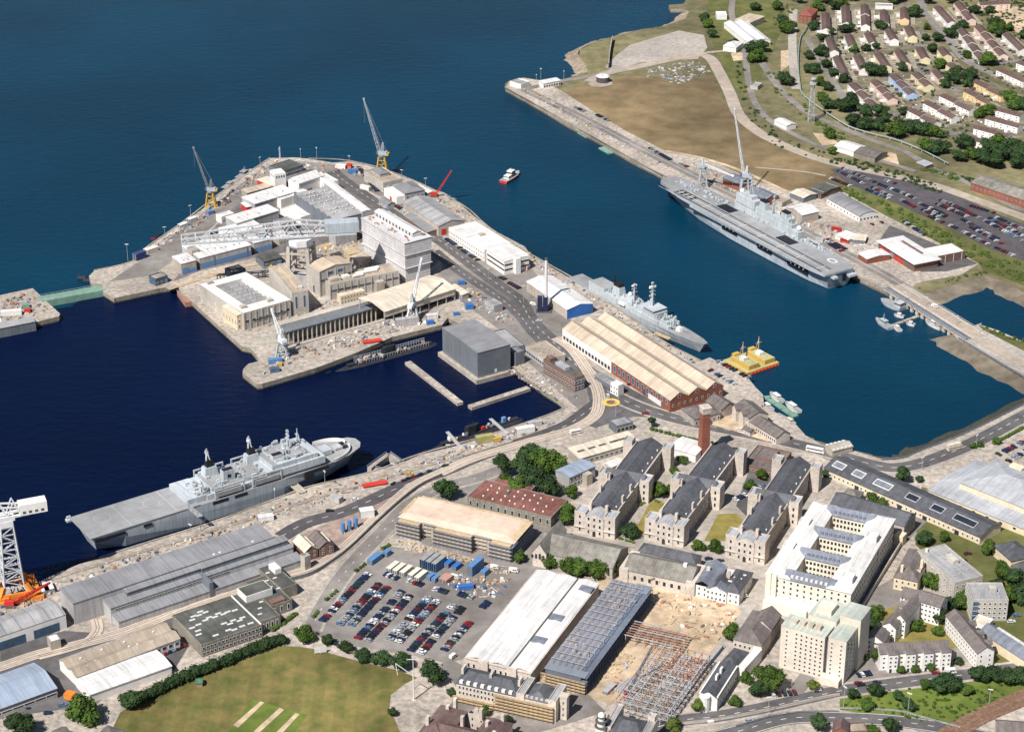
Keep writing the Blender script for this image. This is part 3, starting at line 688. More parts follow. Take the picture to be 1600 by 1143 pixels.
# shed link, canteen row and brick block on the dock side
bld('link_building', 'low flat grey link building behind the grey cube shed', 'building', (797,545), (820,540), (803,511), 6, wall=M_cladg, roofm=M_feltg)
t, L, W = bld('gatehouse_block', 'small grey block at the right end of the grey cube shed', 'building', (806,553), (819.5,548.5), (806,541), 9, wall=M_cladg, roofm=M_roofg)
t, L, W = bld('dockside_workshop', 'low workshop with flat brown roof and blue glazed front on the basin side', 'workshop', (820,541), (850,563), (875,549), 5, wall=M_concw, roofm=M_roofbg)
windows(t, L, W, 'F', 9, 1, 2.6, 2.4, 1.0, 3, st='blue')
vents(t, grid_spots(L, W, 3, 2, 2), 1.2, 5, M_lead)
t, L, W = bld('dockside_office', 'long brown brick office with dark flat roof beside the basin', 'office', (849,562), (898,591.5), (911,585.5), 9.5, wall=M_brickb, roofm=M_felt)
windows(t, L, W, 'F', 12, 2, 1.7, 1.7, 1.6, 4.0); windows(t, L, W, 'R', 3, 2, 2.4, 2.2, 1.4, 4.0, st='blue')
box_part(t, 'roof_plant_room', L*.3, L*.62, W*.25, W*.8, 9.5, 11.4, M_lead); box_part(t, 'roof_plant_room', L*.02, L*.16, W*.2, W*.8, 9.5, 12, M_brickb)
# tall building wrapped in white scaffold sheeting
F = frame((567,341), (632.6,379.5), (673.8,370.8), 31)
t = thing('sheeted_building', 'tall building wrapped in white scaffold sheeting in three tiers', 'building', F['o'], F['ang']); L, W = F['L'], F['W']
m = MB()
for z0, z1, e in ((-.5, 11.4, .0), (11.6, 21.3, .5), (21.5, 31, 0.9)): m.box(-e, L+e, -e, W+e, z0, z1, 0)
m.build('scaffold_sheeting', M_sheet, t)
m = MB()
for z in (11.4, 21.3, 31): m.box(-1.3, L+1.3, -1.3, W+1.3, z, z+.22)
m.build('scaffold_deck', M_sheet, t)
w = wing(t, 'roof_lantern', L*.02, L*.92, W*.45, W*.80, 34.5, 'gable', 1.2, M_sheet, M_roofw); 
for k in range(11):
    m = MB(); m.box(-.7, .7, -.1, .1, 0, 2.0); m.build('window', M_glass, t, (L*.08 + k*L*.077, W*.45 - .1, 31.8))
m = MB(); r = random.Random(4)
for k in range(30):
    x, y = r.uniform(1, L-1), r.choice([r.uniform(1, W*.38), r.uniform(W*.83, W-1)]); m.box(x-.8, x+.8, y-.5, y+.5, 31.2, 31.2 + r.uniform(.4, 1.6))
o = m.build('stored_materials', M_timber, t); o['kind'] = 'stuff'
for k in range(14):
    m = MB(); m.beam((0,0,31.2), (0,0,33.4), .06); m.build('guard_post', M_steel, t, (L*k/13, -.9, 0))
# submarine refit complex round its roof well
F = frame((380,489), (454,468), (386.6,424), 13); t = thing('refit_hall', 'square refit hall with white flat roof round a sunken grid of skylights', 'hall', F['o'], F['ang']); L, W = F['L'], F['W']
x0, x1, y0, y1 = L*.20, L*.78, W*.17, W*.86
m = MB(); m.box(0, L, 0, W, -.5, 13, bottom=False, top=False)
for k in range(8): m.box(L*k/8+.1, L*k/8+.9, -.35, 0, 0, 12.6)
m.build('wall', M_concw, t)
m = MB()
m.add([(0,0,13.02),(L,0,13.02),(L,W,13.02),(0,W,13.02),(x0,y0,13.02),(x1,y0,13.02),(x1,y1,13.02),(x0,y1,13.02)], [(0,1,5,4),(1,2,6,5),(2,3,7,6),(3,0,4,7)])
m.add([(x0,y0,13),(x1,y0,13),(x1,y1,13),(x0,y1,13),(x0,y0,9.5),(x1,y0,9.5),(x1,y1,9.5),(x0,y1,9.5)], [(0,1,5,4),(1,2,6,5),(2,3,7,6),(3,0,4,7)])
m.build('roof', M_leadw, t)
m = MB(); m.box(x0, x1, y0, y1, 9.0, 9.6); m.build('sunken_roof', M_felt, t)
for k in range(7):
    m = MB(); yy = y0 + (y1-y0)*(k+.5)/7; hw = (y1-y0)/7*.27
    m.add([(x0+.6,yy-hw,9.62),(x1-.6,yy-hw,9.62),(x1-.6,yy+hw,9.62),(x0+.6,yy+hw,9.62),(x0+.6,yy,11.6),(x1-.6,yy,11.6)], [(0,1,5,4),(2,3,4,5),(1,2,5),(3,0,4)])
    m.build('skylight', M_roofgs, t)
for x, y in ((L*.06, W*.10), (L*.12, W*.93), (L*.6, W*.08)): box_part(t, 'roof_plant_room', x, x+4, y, y+3.2, 13.1, 15, M_concw)
windows(t, L, W, 'F', 7, 1, 3.0, 2.2, 5.0, 3, st='dark')
m = MB(); m.box(L*.2, L*.9, -.5, 0, 5.2, 6.0)
m.build('wall_band', M_felt, t)
t, L, W = bld('refit_hall_annex', 'tall refit annex with dark brown roof beside the white roofed refit hall', 'hall', (456,458), (481.5,453.5), (429,415.5), 17, 'flat', wall=M_concw, roofm=M_roofbg, par=.4)
windows(t, L, W, 'F', 2, 1, 1.8, 9, 5, 3, st='blue'); windows(t, L, W, 'L', 1, 1, .6, 6, 8, 3)
box_part(t, 'roof_ridge_vent', L*.42, L*.58, W*.1, W*.9, 17, 17.8, M_rooftan); vents(t, [(L*.7, W*.12)], 2.4, 17, M_roofw)
t, L, W = bld('cream_workshop', 'cream clad two level workshop at the quay corner of the refit hall', 'workshop', (347,478), (370,493.5), (384,486), 11, 'mono', 1.2, M_cream, M_roofcr, ov=.2)
windows(t, L, W, 'F', 5, 1, .9, 3.4, 3.4, 4); windows(t, L, W, 'R', 3, 2, 1.2, 1.6, 2, 4)
t, L, W = bld('cream_store', 'low cream roofed store on the quay beside the cream workshop', 'store', (319,457), (337.7,474.5), (347,470.6), 6.5, 'mono', 1.0, M_cream, M_roofcr, ov=.2)
windows(t, L, W, 'F', 6, 1, .9, 2.2, 2.4, 4)
t, L, W = bld('pump_house', 'small grey box pump house against the wall of the refit hall', 'pump house', (397,497.5), (410,494), (395,489.5), 6, wall=M_cladb, roofm=M_feltg)
door(t, L, W, 'F', L*.5, 2.4, 3, M_glassb)
# second refit block on the other side of the tall concrete crane
t, L, W = bld('refit_block', 'tall tan roofed refit block with glazed band by the giant cantilever crane', 'hall', (499,425), (548.5,411), (536,398), 19, 'gabley', 2.2, M_concw, M_rooftan, ov=.3)
windows(t, L, W, 'F', 2, 1, 5.0, 2.8, 14.6, 3, st='blue', x0=L*.34, x1=L*.66); windows(t, L, W, 'L', 1, 1, 2.4, 6, .2, 3, st='blue')
m = MB()
for k in range(5): m.box(L*k/4-.3, L*k/4+.3, -.4, 0, 0, 18.5)
m.build('wall_pier', M_cladl, t)
m = MB(); m.box(0, L, -.25, 0, 11.2, 12.6); m.build('wall_band', M_felt, t)
t, L, W = bld('refit_range', 'long lower refit range with roof plant and white tanks behind the cream canopy', 'hall', (516,446), (623,424.5), (612,412), 11, 'flat', wall=M_concw, roofm=M_roofbg, par=1.0)
m = MB()
for k in range(11): m.box(L*k/10-.3, L*k/10+.3, -.4, 0, 0, 11.5)
m.build('wall_pier', M_cladl, t)
m = MB(); m.box(0, L, -.25, 0, 6.2, 7.2); m.build('wall_band', M_felt, t)
for k, (a, e) in enumerate(((.37,.52),(.44,.75),(.6,.8))):
    m = MB(); m.beam((L*a, W*(.35+.2*k), 12.2), (L*e, W*(.35+.2*k), 12.2), 1.25, 0, 10); m.build('roof_tank', M_leadw, t)
box_part(t, 'roof_plant_room', L*.04, L*.2, W*.3, W*.7, 11, 13.2, M_cladb); box_part(t, 'roof_plant_room', L*.24, L*.34, W*.4, W*.7, 11, 12.6, M_leadw)
t, L, W = bld('site_cabin_block', 'cream stacked cabin block at the foot of the lower refit range', 'cabin', (532,463), (570,454), (566,449.5), 6.5, wall=M_cream, roofm=M_roofcr, par=.2)
windows(t, L, W, 'F', 8, 2, 1.2, 1.1, 1.2, 3.1)
bld('stair_tower', 'grey square stair tower at the right end of the lower refit range', 'tower', (589,442), (601,439.5), (598,435.5), 9, wall=M_cladb, roofm=M_rooftan, par=.3)
# cream dock canopy
F = frame((601,487), (711,451), (577,461), 9); t = thing('dock_canopy', 'big cream sheeted canopy roof spanning the dry dock', 'canopy', F['o'], F['ang']); L, W = F['L'], F['W']
roof_mb(L, W, 9, 'gable', 2.6, 1, .6, .4).build('roof', M_roofcr, t)
m = MB(); m.box(0, L, -.1, .3, 4.6, 8.9); m.box(L-.3, L, 0, W, 4.0, 9); m.build('side_sheeting', M_roofcr, t)
for k in range(9):
    m = MB(); m.box(-.3, .3, -.3, .3, 0, 9); me = m.mesh('post', M_steel)
    obj('post', me, t, (L*k/8, .4, 0)); obj('post', me, t, (L*k/8, W-.4, 0))
A, B = P(440,516), P(583,477); d = B - A; Ln = d.length; t = thing('dock_gallery', 'long covered gallery on columns along the far side of the dry dock', 'gallery', (A.x, A.y, 0), math.atan2(d.y, d.x))
m = MB(); m.box(0, Ln, -7, 1.5, .6, 1.5); m.build('deck', M_cladg, t); m = MB(); m.box(0, Ln, 1.5, 7, .5, 3.4); m.build('parapet_range', M_concw, t); me = MB().box(-.35, .35, -.4, .4, -8.9, .6).mesh('column', M_concw)
for k in range(20): obj('column', me, t, (Ln*(k+.5)/20, -6.4, 0))
A, B = P(520,515), P(600,492); d = B - A; t = thing('dock_altar', 'pale stepped ledge inside the dry dock', 'dock wall', (A.x, A.y, 0), math.atan2(d.y, d.x)); m = MB(); m.box(-40, d.length, -2.5, 1.5, -8.9, -5); m.box(-40, d.length, -2.5, 0, -5, -2.5); m.build('step', M_cladb, t)
# workshops with blue doors
t, L, W = bld('door_workshop', 'long white roofed workshop with a row of blue folding doors', 'workshop', (311.7,404), (392,383), (301,382), 8.5, 'mono', 1.2, M_cladl, M_roofw, ov=.25)
for k in range(12): door(t, L, W, 'F', L*(k+.7)/12.4, L/14.5, 4.4, M_blued)
m = MB(); m.box(-.15, .15, 0, .3, .0, 8.2); me = m.mesh('wall_post', M_cladg)
for k in (.28, .92): obj('wall_post', me, t, (L*k, -.35, 0))
vents(t, grid_spots(L, W, 7, 2, 5), 1.0, 9.2, M_lead)
t, L, W = bld('door_workshop', 'shorter white roofed workshop with blue doors right of the long one', 'workshop', (397,380), (424.5,373.5), (391,371), 8, 'mono', 1.0, M_cladl, M_roofw, ov=.25)
for k in range(4): door(t, L, W, 'F', L*(k+.6)/4.2, L/5.2, 4.2, M_blued)
t, L, W = bld('end_workshop', 'square white roofed workshop nearest the quay gate', 'workshop', (283,412.5), (306.5,406.5), (270.5,402.5), 8.5, 'mono', 1.0, M_cladb, M_roofw, ov=.25)
door(t, L, W, 'F', L*.28, 5, 5, M_blued); door(t, L, W, 'F', L*.72, 7, 3.4, M_blued); vents(t, grid_spots(L, W, 2, 3, 5), 1.0, 9.0, M_lead)
bld('grey_stair_tower', 'grey stair tower between the white roofed workshops', 'tower', (300,393), (311.5,390), (298,386), 11, wall=M_cladb, roofm=M_feltg)
# white roofs in the middle of the peninsula
t, L, W = bld('white_store', 'long white roofed store nearest the yellow quay crane', 'store', (398,319), (461.6,299.5), (448.5,288.5), 8, 'mono', .8, M_cladl, M_roofw)
door(t, L, W, 'F', L*.9, 4, 4, M_blued); vents(t, grid_spots(L, W, 3, 1, 3), 1.0, 8.6, M_lead)
t, L, W = bld('white_store', 'long white roofed store in the middle of three in a column', 'store', (370,349), (435.4,329), (420,320.5), 8, 'mono', .8, M_cladl, M_roofw)
vents(t, grid_spots(L, W, 4, 1, 3), 1.0, 8.5, M_lead)
bld('white_store', 'stepped white roofed store just behind the boom of the giant cantilever crane', 'store', (357,367), (411,354), (399,342.5), 6.5, 'flat', .8, M_whitew, M_roofw, par=.4)
bld('white_annex', 'small white annex with red base at the end of a white store', 'annex', (385,324), (396,321.5), (388,316), 5, 'mono', .6, M_redd, M_roofw)
t, L, W = bld('control_tower', 'white control tower with glazed top room near the tip of the peninsula', 'tower', (430,281), (445,278.5), (441,272), 10, wall=M_whitew, roofm=M_roofw, par=.1)
w = wing(t, 'control_room', -.7, L+.7, -.7, W+.7, 14.5, 'flat', 1, M_whitew, M_roofw, par=.4)
windows(t, L, W, 'F', 4, 1, 1.4, 1.9, 11.4, 3, st='blue', off=.75); windows(t, L, W, 'R', 4, 1, 1.2, 1.9, 11.4, 3, st='blue', off=.75); windows(t, L, W, 'L', 4, 1, 1.2, 1.9, 11.4, 3, st='blue', off=.75)
bld('tan_shed', 'tan roofed shed with red end wall left of the control tower', 'shed', (422,290), (438,285), (426,274), 5, 'mono', .5, M_redd, M_roofcr)
bld('long_store', 'long low tan store behind the topmost white store', 'store', (386,302), (436,288), (430,283), 4.5, 'mono', .5, M_cladb, M_rooftan)
t, L, W = bld('white_hall', 'white double roofed hall right of the control tower', 'hall', (467,287), (506,274), (491,267), 9, 'gable', 2.0, M_whitew, M_roofw, n=2)
door(t, L, W, 'F', L*.4, 5, 2.0, M_brick); 
t, L, W = bld('tip_building', 'dark flat roofed building at the tip of the peninsula', 'building', (441,268.5), (474,258), (460,247.5), 5, wall=M_cladg, roofm=M_felt)
windows(t, L, W, 'F', 9, 1, 1.6, 1.4, 1.6, 3, st='blue')
t, L, W = bld('sawtooth_workshop', 'wide workshop with ribbed grey sawtooth roof', 'workshop', (459,303), (521,344), (566,331), 13, 'gabley', 1.6, M_cladg, M_roofgs, n=7, ov=.2)
vents(t, grid_spots(L, W, 7, 5, 8), .8, 14.6, M_frame)
t, L, W = bld('gallery_building', 'narrow white gallery building along the right side of the ribbed roof workshop', 'building', (506,285), (566,331), (577,326.5), 15, 'gable', .6, M_cladl, M_roofw, ov=.2)
windows(t, L, W, 'R', 2, 2, 1.4, 1.4, 3, 5)
bld('plant_block', 'grey clad plant block at the near end of the ribbed roof workshop', 'building', (524,361), (557,353), (551,345), 12, wall=M_cladl, roofm=M_roofg)
bld('white_office', 'small white stepped office in front of the ribbed roof workshop', 'office', (439,313), (464,305.5), (452,299.5), 7, 'flat', 1, M_whitew, M_roofw)
bld('white_office', 'narrow white office between the topmost white store and the ribbed roof workshop', 'office', (470,341), (500,331), (466,318), 5, 'flat', 1, M_whitew, M_roofw)
# right hand quay of the peninsula
t, L, W = bld('crane_base_store', 'grey concrete store below the tall quay crane', 'store', (568.5,268), (598.6,286.5), (625,278), 8, 'flat', wall=M_concw, roofm=M_roofbg)
door(t, L, W, 'R', W*.25, 3, 5, M_frame); wing(t, 'roof_house', L*.15, L*.6, W*.25, W*.75, 10.5, 'hip', 1.5, M_concw, M_roofg)
t, L, W = bld('hipped_workshop', 'grey hipped roof workshop with pale walls on the seaward quay', 'workshop', (613,289), (633,303), (661,295), 8, 'hip', 2.6, M_cladl, M_roofg, hipf=.35)
wing(t, 'front_annex', -1, L*.95, -7, 0, 6, 'flat', 0, M_whitew, M_roofw); windows(t, L, W, 'R', 4, 1, 1.8, 1.6, 4, 3)
door(t, L, W, 'F', L*.5, 3, 3.4, M_redd, off=7.1)
t, L, W = bld('ribbed_shed', 'long shed with grey ribbed roof and dark ridge lines on the seaward quay', 'shed', (630,315), (685,353.5), (724,343.5), 8, 'gable', 2.8, M_cladb, M_roofgs, ov=.3)
door(t, L, W, 'R', W*.2, 4, 5, M_redd); wing(t, 'lean_to', L*.28, L*.95, -8, 0, 3.6, 'mono', .8, M_brickb, M_roofg)
F = frame((701,356), (757,391), (739,344.5), 9)
t = thing('white_offices', 'bright white office block with flat roof and dark window slots on the seaward quay', 'office', F['o'], F['ang']); L, W = F['L'], F['W']
walls_mb(L, W, 9, 'flat', par=.5).build('wall', M_whitew, t); roof_mb(L, W, 9, 'flat').build('roof', M_roofw, t)
windows(t, L, W, 'F', 16, 2, 1.3, 1.2, 2.0, 3.6); box_part(t, 'roof_plant_room', L*.45, L*.52, W*.5, W*.7, 9, 10.2, M_rooftan)
wing(t, 'rear_wing', L*.0, L*1.45, W*.55, W*1.02, 8.2, 'flat', 0, M_whitew, M_roofw)
t, L, W = bld('white_end_block', 'white office end block with two dark ribbon windows beside the blue ended shed', 'office', (760,390.5), (788,409), (822,397), 10.5, 'gable', .8, M_whitew, M_roofw, ov=.1)
for z in (3.2, 7.0):
    m = MB(); m.box(L*.05, L*.99, -.08, .05, z, z+1.2); m.build('ribbon_window', M_glass, t)
    m = MB(); m.box(L-.05, L+.08, W*.02, W*.34, z, z+1.2); m.build('ribbon_window', M_glass, t)
    m = MB(); m.box(L-.05, L+.08, W*.62, W*.99, z, z+1.2); m.build('ribbon_window', M_glass, t)
wing(t, 'stair_block', L-.2, L+3, W*.38, W*.58, 11.4, 'flat', 0, M_whitew, M_roofw)
t, L, W = bld('blue_ended_shed', 'white roofed shed with bright blue gable end beside the white chimney', 'shed', (822.6,440), (886,484), (925.6,473.5), 7, 'gable', 2.2, M_cladb, M_roofw, ov=.3)
m = MB(); m.add([(L+.06,.1,0),(L+.06,W-.1,0),(L+.06,W-.1,6.8),(L+.06,W/2,8.9),(L+.06,.1,6.8),(L+.02,.1,0),(L+.02,W-.1,0),(L+.02,W-.1,6.8),(L+.02,W/2,8.9),(L+.02,.1,6.8)], [(0,1,2,3,4),(9,8,7,6,5),(0,4,9,5),(1,6,7,2),(0,5,6,1),(4,3,8,9),(3,2,7,8)]); m.build('end_wall', M_blue, t)
vents(t, [(L*.55, W*.62), (L*.62, W*.62), (L*.58, W*.75)], .9, 8.7, M_lead)
c = P(853, 486); t = thing('white_chimney', 'slim tall white steel chimney rising from dark blue tanks', 'chimney', c)
m = MB(); m.cyl(0, 0, 8, 39, 1.15, 0, 16, 1.0); m.build('flue', M_roofw, t); m = MB(); m.cyl(0, 0, 38.6, 40, 1.1, 0, 16); m.build('cap', M_felt, t)
M_navy = mat('navy_tank', (0.018,0.026,0.062), 0.5, 0.1, 0.4)
for dx, dy in ((-4.2, 0), (-.4, 0)):
    m = MB(); m.box(dx-1.7, dx+1.7, -2, 2, 0, 11); m.build('tank', M_navy, t)
m = MB(); m.box(-7, 4, -3.2, 3.4, 0, .5); m.build('plinth', M_dark, t)
# red brick storehouse with three long gables
F = frame((879.7,513.6), (1047.5,625.5), (1124.8,598.5), 8.5)
t = thing('brick_storehouse', 'huge red brick storehouse with three parallel tan gable roofs', 'storehouse', F['o'], F['ang']); L, W = F['L'], F['W']
walls_mb(L, W, 8.5, 'gable', 4.0, 3).build('wall', M_brick, t)
roof_mb(L, W, 8.5, 'gable', 4.0, 3, .25, .3).build('roof', M_rooftan, t)
m = MB(); m.box(-.3, L*.47, -.30, -.02, -.3, 8.6); m.box(-.3, -.02, -.02, W+.3, -.3, 8.6); m.build('white_cladding', M_whitew, t)
windows(t, L, W, 'F', 15, 1, 2.9, 3.0, 1.4, 3, x0=L*.02, x1=L*.45, off=.34)
windows(t, L, W, 'F', 9, 1, 2.6, 4.6, 2.2, 3, x0=L*.50, x1=L*.84, st='blue')
windows(t, L, W, 'F', 3, 1, 2.2, 3.2, 4.2, 3, x0=L*.88, x1=L*.97, st='blue')
door(t, L, W, 'F', L*.865, 14, 3.6, M_frame); door(t, L, W, 'F', L*.77, 3.4, 4, M_dark)
windows(t, L, W, 'R', 9, 1, 1.4, 1.8, 3.4, 3); windows(t, L, W, 'R', 3, 1, 2.0, 2.0, 8.9, 3, x0=W/6, x1=W*5/6)
m = MB(); m.box(L*.47, L*1.0, -.14, 0, 7.6, 8.3); m.build('cornice', M_brickb, t)
m = MB()
for k in (1, 2): m.box(.3, L-.3, W*k/3-1.3, W*k/3+1.3, 8.9, 9.3)
m.build('valley_gutter', M_roofbg, t)
t, L, W = bld('front_kiosk', 'white three storey kiosk standing against the red brick storehouse', 'kiosk', (954,597.5), (966,603), (971,597.5), 7.5, wall=M_whitew, roofm=M_roofw, par=.3)
windows(t, L, W, 'F', 3, 2, 1.1, 1.3, 1.2, 3.2)
t, L, W = bld('lean_to', 'grey lean to along the white half of the red brick storehouse', 'lean-to', (929,586), (954,602), (958,597), 3, 'mono', .8, M_cladg, M_roofg)
# low buildings at the head of the basin
t, L, W = bld('dark_pavilion', 'small flat roofed pavilion with dark glazed front above the railway curve', 'pavilion', (964,666.5), (989,660), (977,650), 5, wall=M_cladg, roofm=M_feltg)
windows(t, L, W, 'F', 4, 1, 2.8, 2.8, .8, 3)
t, L, W = bld('cream_roof_shed', 'long low shed with cream roof and dark rooflights beside the railway', 'shed', (905,716.5), (998,689.5), (988,675), 5, 'mono', 1.6, M_cladb, M_roofcr)
lights(t, [(L*k, W*.55) for k in (.12,.3,.48,.66,.73,.85)], 5, 2.6, 6.0, M_felt)
windows(t, L, W, 'F', 12, 1, 2.4, 2.0, 1.2, 3, st='blue')
t, L, W = bld('blue_roof_store', 'two storey store with pale blue roof in the trees by the railway', 'store', (889.5,746), (930,728), (912.5,715.5), 8, 'gable', .8, M_cladl, M_roofbl)
windows(t, L, W, 'F', 4, 2, 2.4, 1.6, 1.6, 3.4, x0=L*.1, x1=L*.5); box_part(t, 'stair_block', L*.5, L*.72, -4, 0, 0, 7.2, M_cladb)
t, L, W = bld('flat_tin_roof', 'small white flat roofed shelter beside the blue roofed store', 'shelter', (955,730), (975,722), (972,714), 3.6, 'mono', .5, M_cladb, M_roofw)

# smaller sheds and plant filling the gaps of the peninsula
for nm, lab, a, b, c, h, rf, rs, wm, rm in (('plant_shed','grey flat plant shed under the middle of the giant crane boom',(440,352),(462,345),(455,337),7,'flat',0,M_cladl,M_feltg),('plant_shed','pale plant shed right of the smaller blue door workshop',(436,372),(452,368),(446,361),6,'mono',.8,M_cladb,M_roofw),
('plant_shed','navy shed behind the refit hall',(362,427),(384,421),(377,413),5,'flat',0,M_navy,M_felt),('plant_shed','low dark machinery shed between the refit hall annex and tall concrete crane',(412,409),(440,402),(430,393),5,'gable',1.2,M_cladg,M_felt),('plant_shed','white flat store between two white roofed stores and the quay road',(346,340),(366,334),(360,329),5,'flat',0,M_whitew,M_roofw),
('plant_shed','narrow white shed with ladder of rooflights beside the white gallery',(486,318),(509,311),(470,297),6,'gabley',1.0,M_whitew,M_roofw),('plant_shed','white square office behind the ribbed roof workshop',(494,275),(514,286),(524,280),8,'flat',0,M_whitew,M_roofw),('plant_shed','small grey store beside the seaward road left of the hipped workshop',(592,312),(606,320),(614,316),4,'gable',1.2,M_cladl,M_roofg),
('plant_shed','long white shelter outside the grey hipped roof workshop',(647,292),(668,302),(674,299),3.5,'mono',.5,M_whitew,M_roofw),('plant_shed','tan workshop in front of the sheeted building',(560,409),(580,402),(574,393),6,'mono',.8,M_cladb,M_rooftan),('plant_shed','yellow brown store under the plant yard by the sheeted building',(546,398),(562,394),(556,387),4,'mono',.6,M_ply,M_ply),
('gate_house','grey gatehouse at the end of the basin entrance road',(243,437),(262,431),(256,424),5,'flat',0,M_glassb,M_roofbg),('yard_office','grey flat roofed yard office beside the dock road',(757,470),(772,479),(780,472),5,'flat',0,M_cladl,M_feltg),('yard_office','pale workshop cabin row on the dock road side of the sheeted building',(700,448),(722,461),(729,456),4,'mono',.6,M_cladb,M_roofcr)):
    t, L, W = bld(nm, lab, nm.split('_')[1] if nm != 'gate_house' else 'gatehouse', a, b, c, h, rf, rs, wm, rm)
    windows(t, L, W, 'F', 3, 1, min(1.6, L/5), 1.3, 1.6, 3); door(t, L, W, 'F', L*.9, min(2.2, L*.15), 2.6, M_blued)
# ================================================================== barracks, quad, store and flats
t, L, W = bld('rust_roof_offices', 'two storey offices with rust red roof beside the dark clump of trees', 'office', (730,776), (861,808.5), (885,780), 6.5, 'flat', 0, M_rubble, M_tilerd, par=.25)
windows(t, L, W, 'F', 12, 1, 1.5, 3.2, 1.6, 3); windows(t, L, W, 'R', 4, 1, 1.4, 2.6, 1.8, 3)
vents(t, grid_spots(L, W, 8, 3, 9), .9, 6.5, M_frame)
box_part(t, 'roof_notch', L*.33, L*.37, W*.55, W*.8, 6.5, 7.1, M_felt)
wing(t, 'rear_wing', L*.1, L*.55, W, W*1.3, 6.3, 'flat', 0, M_rubble, M_tilerd, par=.2)
# building under refurbishment, clad in scaffold
F = frame((625,806), (802,847), (835,817), 10)
t = thing('scaffolded_block', 'block under repair with tan tarpaulin roof and dark scaffold round its front', 'building', F['o'], F['ang']); L, W = F['L'], F['W']
walls_mb(L, W, 9.5, 'hip').build('wall', M_concw, t)
m = MB(); m.add([(-1,-1,9.6),(L+1,-1,9.6),(L+1,W+1,9.6),(-1,W+1,9.6),(L*.03,W*.16,11),(L*.93,W*.16,11),(L*.93,W*.92,11.4),(L*.03,W*.92,11.4)], [(0,1,5,4),(1,2,6,5),(2,3,7,6),(3,0,4,7),(4,5,6,7)])
m.build('roof', M_tarp, t)
m = MB(); m.box(L*.02, L*.98, W*.9, W*1.06, 10.0, 10.6); m.box(L*.94, L*1.02, W*.1, W, 10.1, 10.7); m.box(-1.5, L*.02, W*.2, W*.9, 10.0, 10.5); m.build('scaffold_deck', M_ply, t)
def scaf(t, x0, x1, y0, y1, h, m, lifts, name='scaffold'):
    b = MB()
    for k in range(lifts):
        z = h*(k+1)/lifts; b.box(x0, x1, y0, y1, z-.18, z, 0); b.box(x0, x1, y0-.05, y0+.05, z, z+.3, 1)
    nx = max(2, int((x1-x0)/2.5)+1)
    for k in range(nx):
        x = x0 + (x1-x0)*k/(nx-1)
        b.beam((x,y0,0), (x,y0,h+1), .07, 1)
    b.beam((x0,y0,h+1), (x1,y0,h+1), .06, 1)
    return b.build(name, [M_ply, m], t)
for a, e in ((0,.20),(.33,.66),(.82,1.0)): 
    w = wing(t, 'bay', L*a, L*e, -5, 0, 9.2, 'flat', 0, M_scafd, M_ply, par=.2); scaf(t, L*a-1, L*e+1, -6.2, -5, 9.4, M_scafd, 4)
for a, e in ((.21,.33),(.66,.81)): scaf(t, L*a, L*e, -1.4, -.2, 9.4, M_steel, 4)
b = MB()
for k in range(4): b.box(L+.2, L+1.5, -5, W, 2.2*(k+1)-.18, 2.2*(k+1)); b.box(L+1.4, L+1.5, -5, W, 2.2*(k+1)-1.5, 2.2*(k+1)-.4)
b.build('scaffold', M_scafd, t)
c = P(722, 858)
for k in range(2):
    t = thing('cement_silo', ('left' if not k else 'right') + ' one of two white cement silos in front of the scaffolded block', 'silo', (c.x + 3.2*k, c.y - .8*k), 0, 'cement silos')
    m = MB(); m.cyl(0, 0, 2.0, 7.0, 1.2, 0, 14); m.cyl(0, 0, .6, 2.0, .4, 0, 14, 1.2); m.cyl(0, 0, 7.0, 7.5, 1.2, 0, 14, .3); m.build('drum', M_roofw, t)
    m = MB()
    for i in range(4): a = i*math.pi/2 + .7; m.beam((1.1*math.cos(a),1.1*math.sin(a),0), (1.1*math.cos(a),1.1*math.sin(a),2.6), .1)
    m.build('frame', M_steel, t)
# long chapel like ranges in lichened slate
t, L, W = bld('old_chapel', 'old stone chapel with lichened roof behind the row of round green trees', 'chapel', (838,860), (957,887), (973,853), 8, 'gable', 5.2, M_stoned, M_slatel)
wing(t, 'porch_wing', -1, L*.16, -3, W+2, 9, 'gabley', 5.6, M_stone, M_slatel)
for k in range(5):
    m = MB(); m.box(-.6, .6, -.1, .1, 0, 3.4 - abs(k-2)*.7); m.build('window', M_glass, t, (L*.075 + (k-2)*2.2, -3.1, 5.2))
windows(t, L, W, 'F', 8, 1, 1.6, 3.6, 2.4, 3, x0=L*.25, x1=L*.95)
t, L, W = bld('dining_hall', 'long stone hall with plain grey slate roof behind the building site', 'hall', (975,889), (1079,911), (1087,882.5), 7.5, 'gable', 4.6, M_stone, M_slatel)
windows(t, L, W, 'F', 9, 1, 1.8, 2.8, 2.2, 3); vents(t, [(L*.84, W*.48)], 2, 11.6, M_frame, hh=2)
for k in (0, 1): box_part(t, 'end_block', L*k-2.5, L*k+2.5, -.7, W+.5, 0, 8.4, M_stone)
t, L, W = bld('cookhouse', 'narrower stone hall with dark slate roof in front of the middle barrack lawn', 'hall', (997,861), (1087,881), (1095,868), 6.5, 'hip', 3.4, M_stone, M_slate)
windows(t, L, W, 'F', 8, 1, 1.5, 1.9, 2.2, 3); box_part(t, 'string_course', -.12, L+.12, -.12, W+.12, 5.9, 6.3, M_stone)
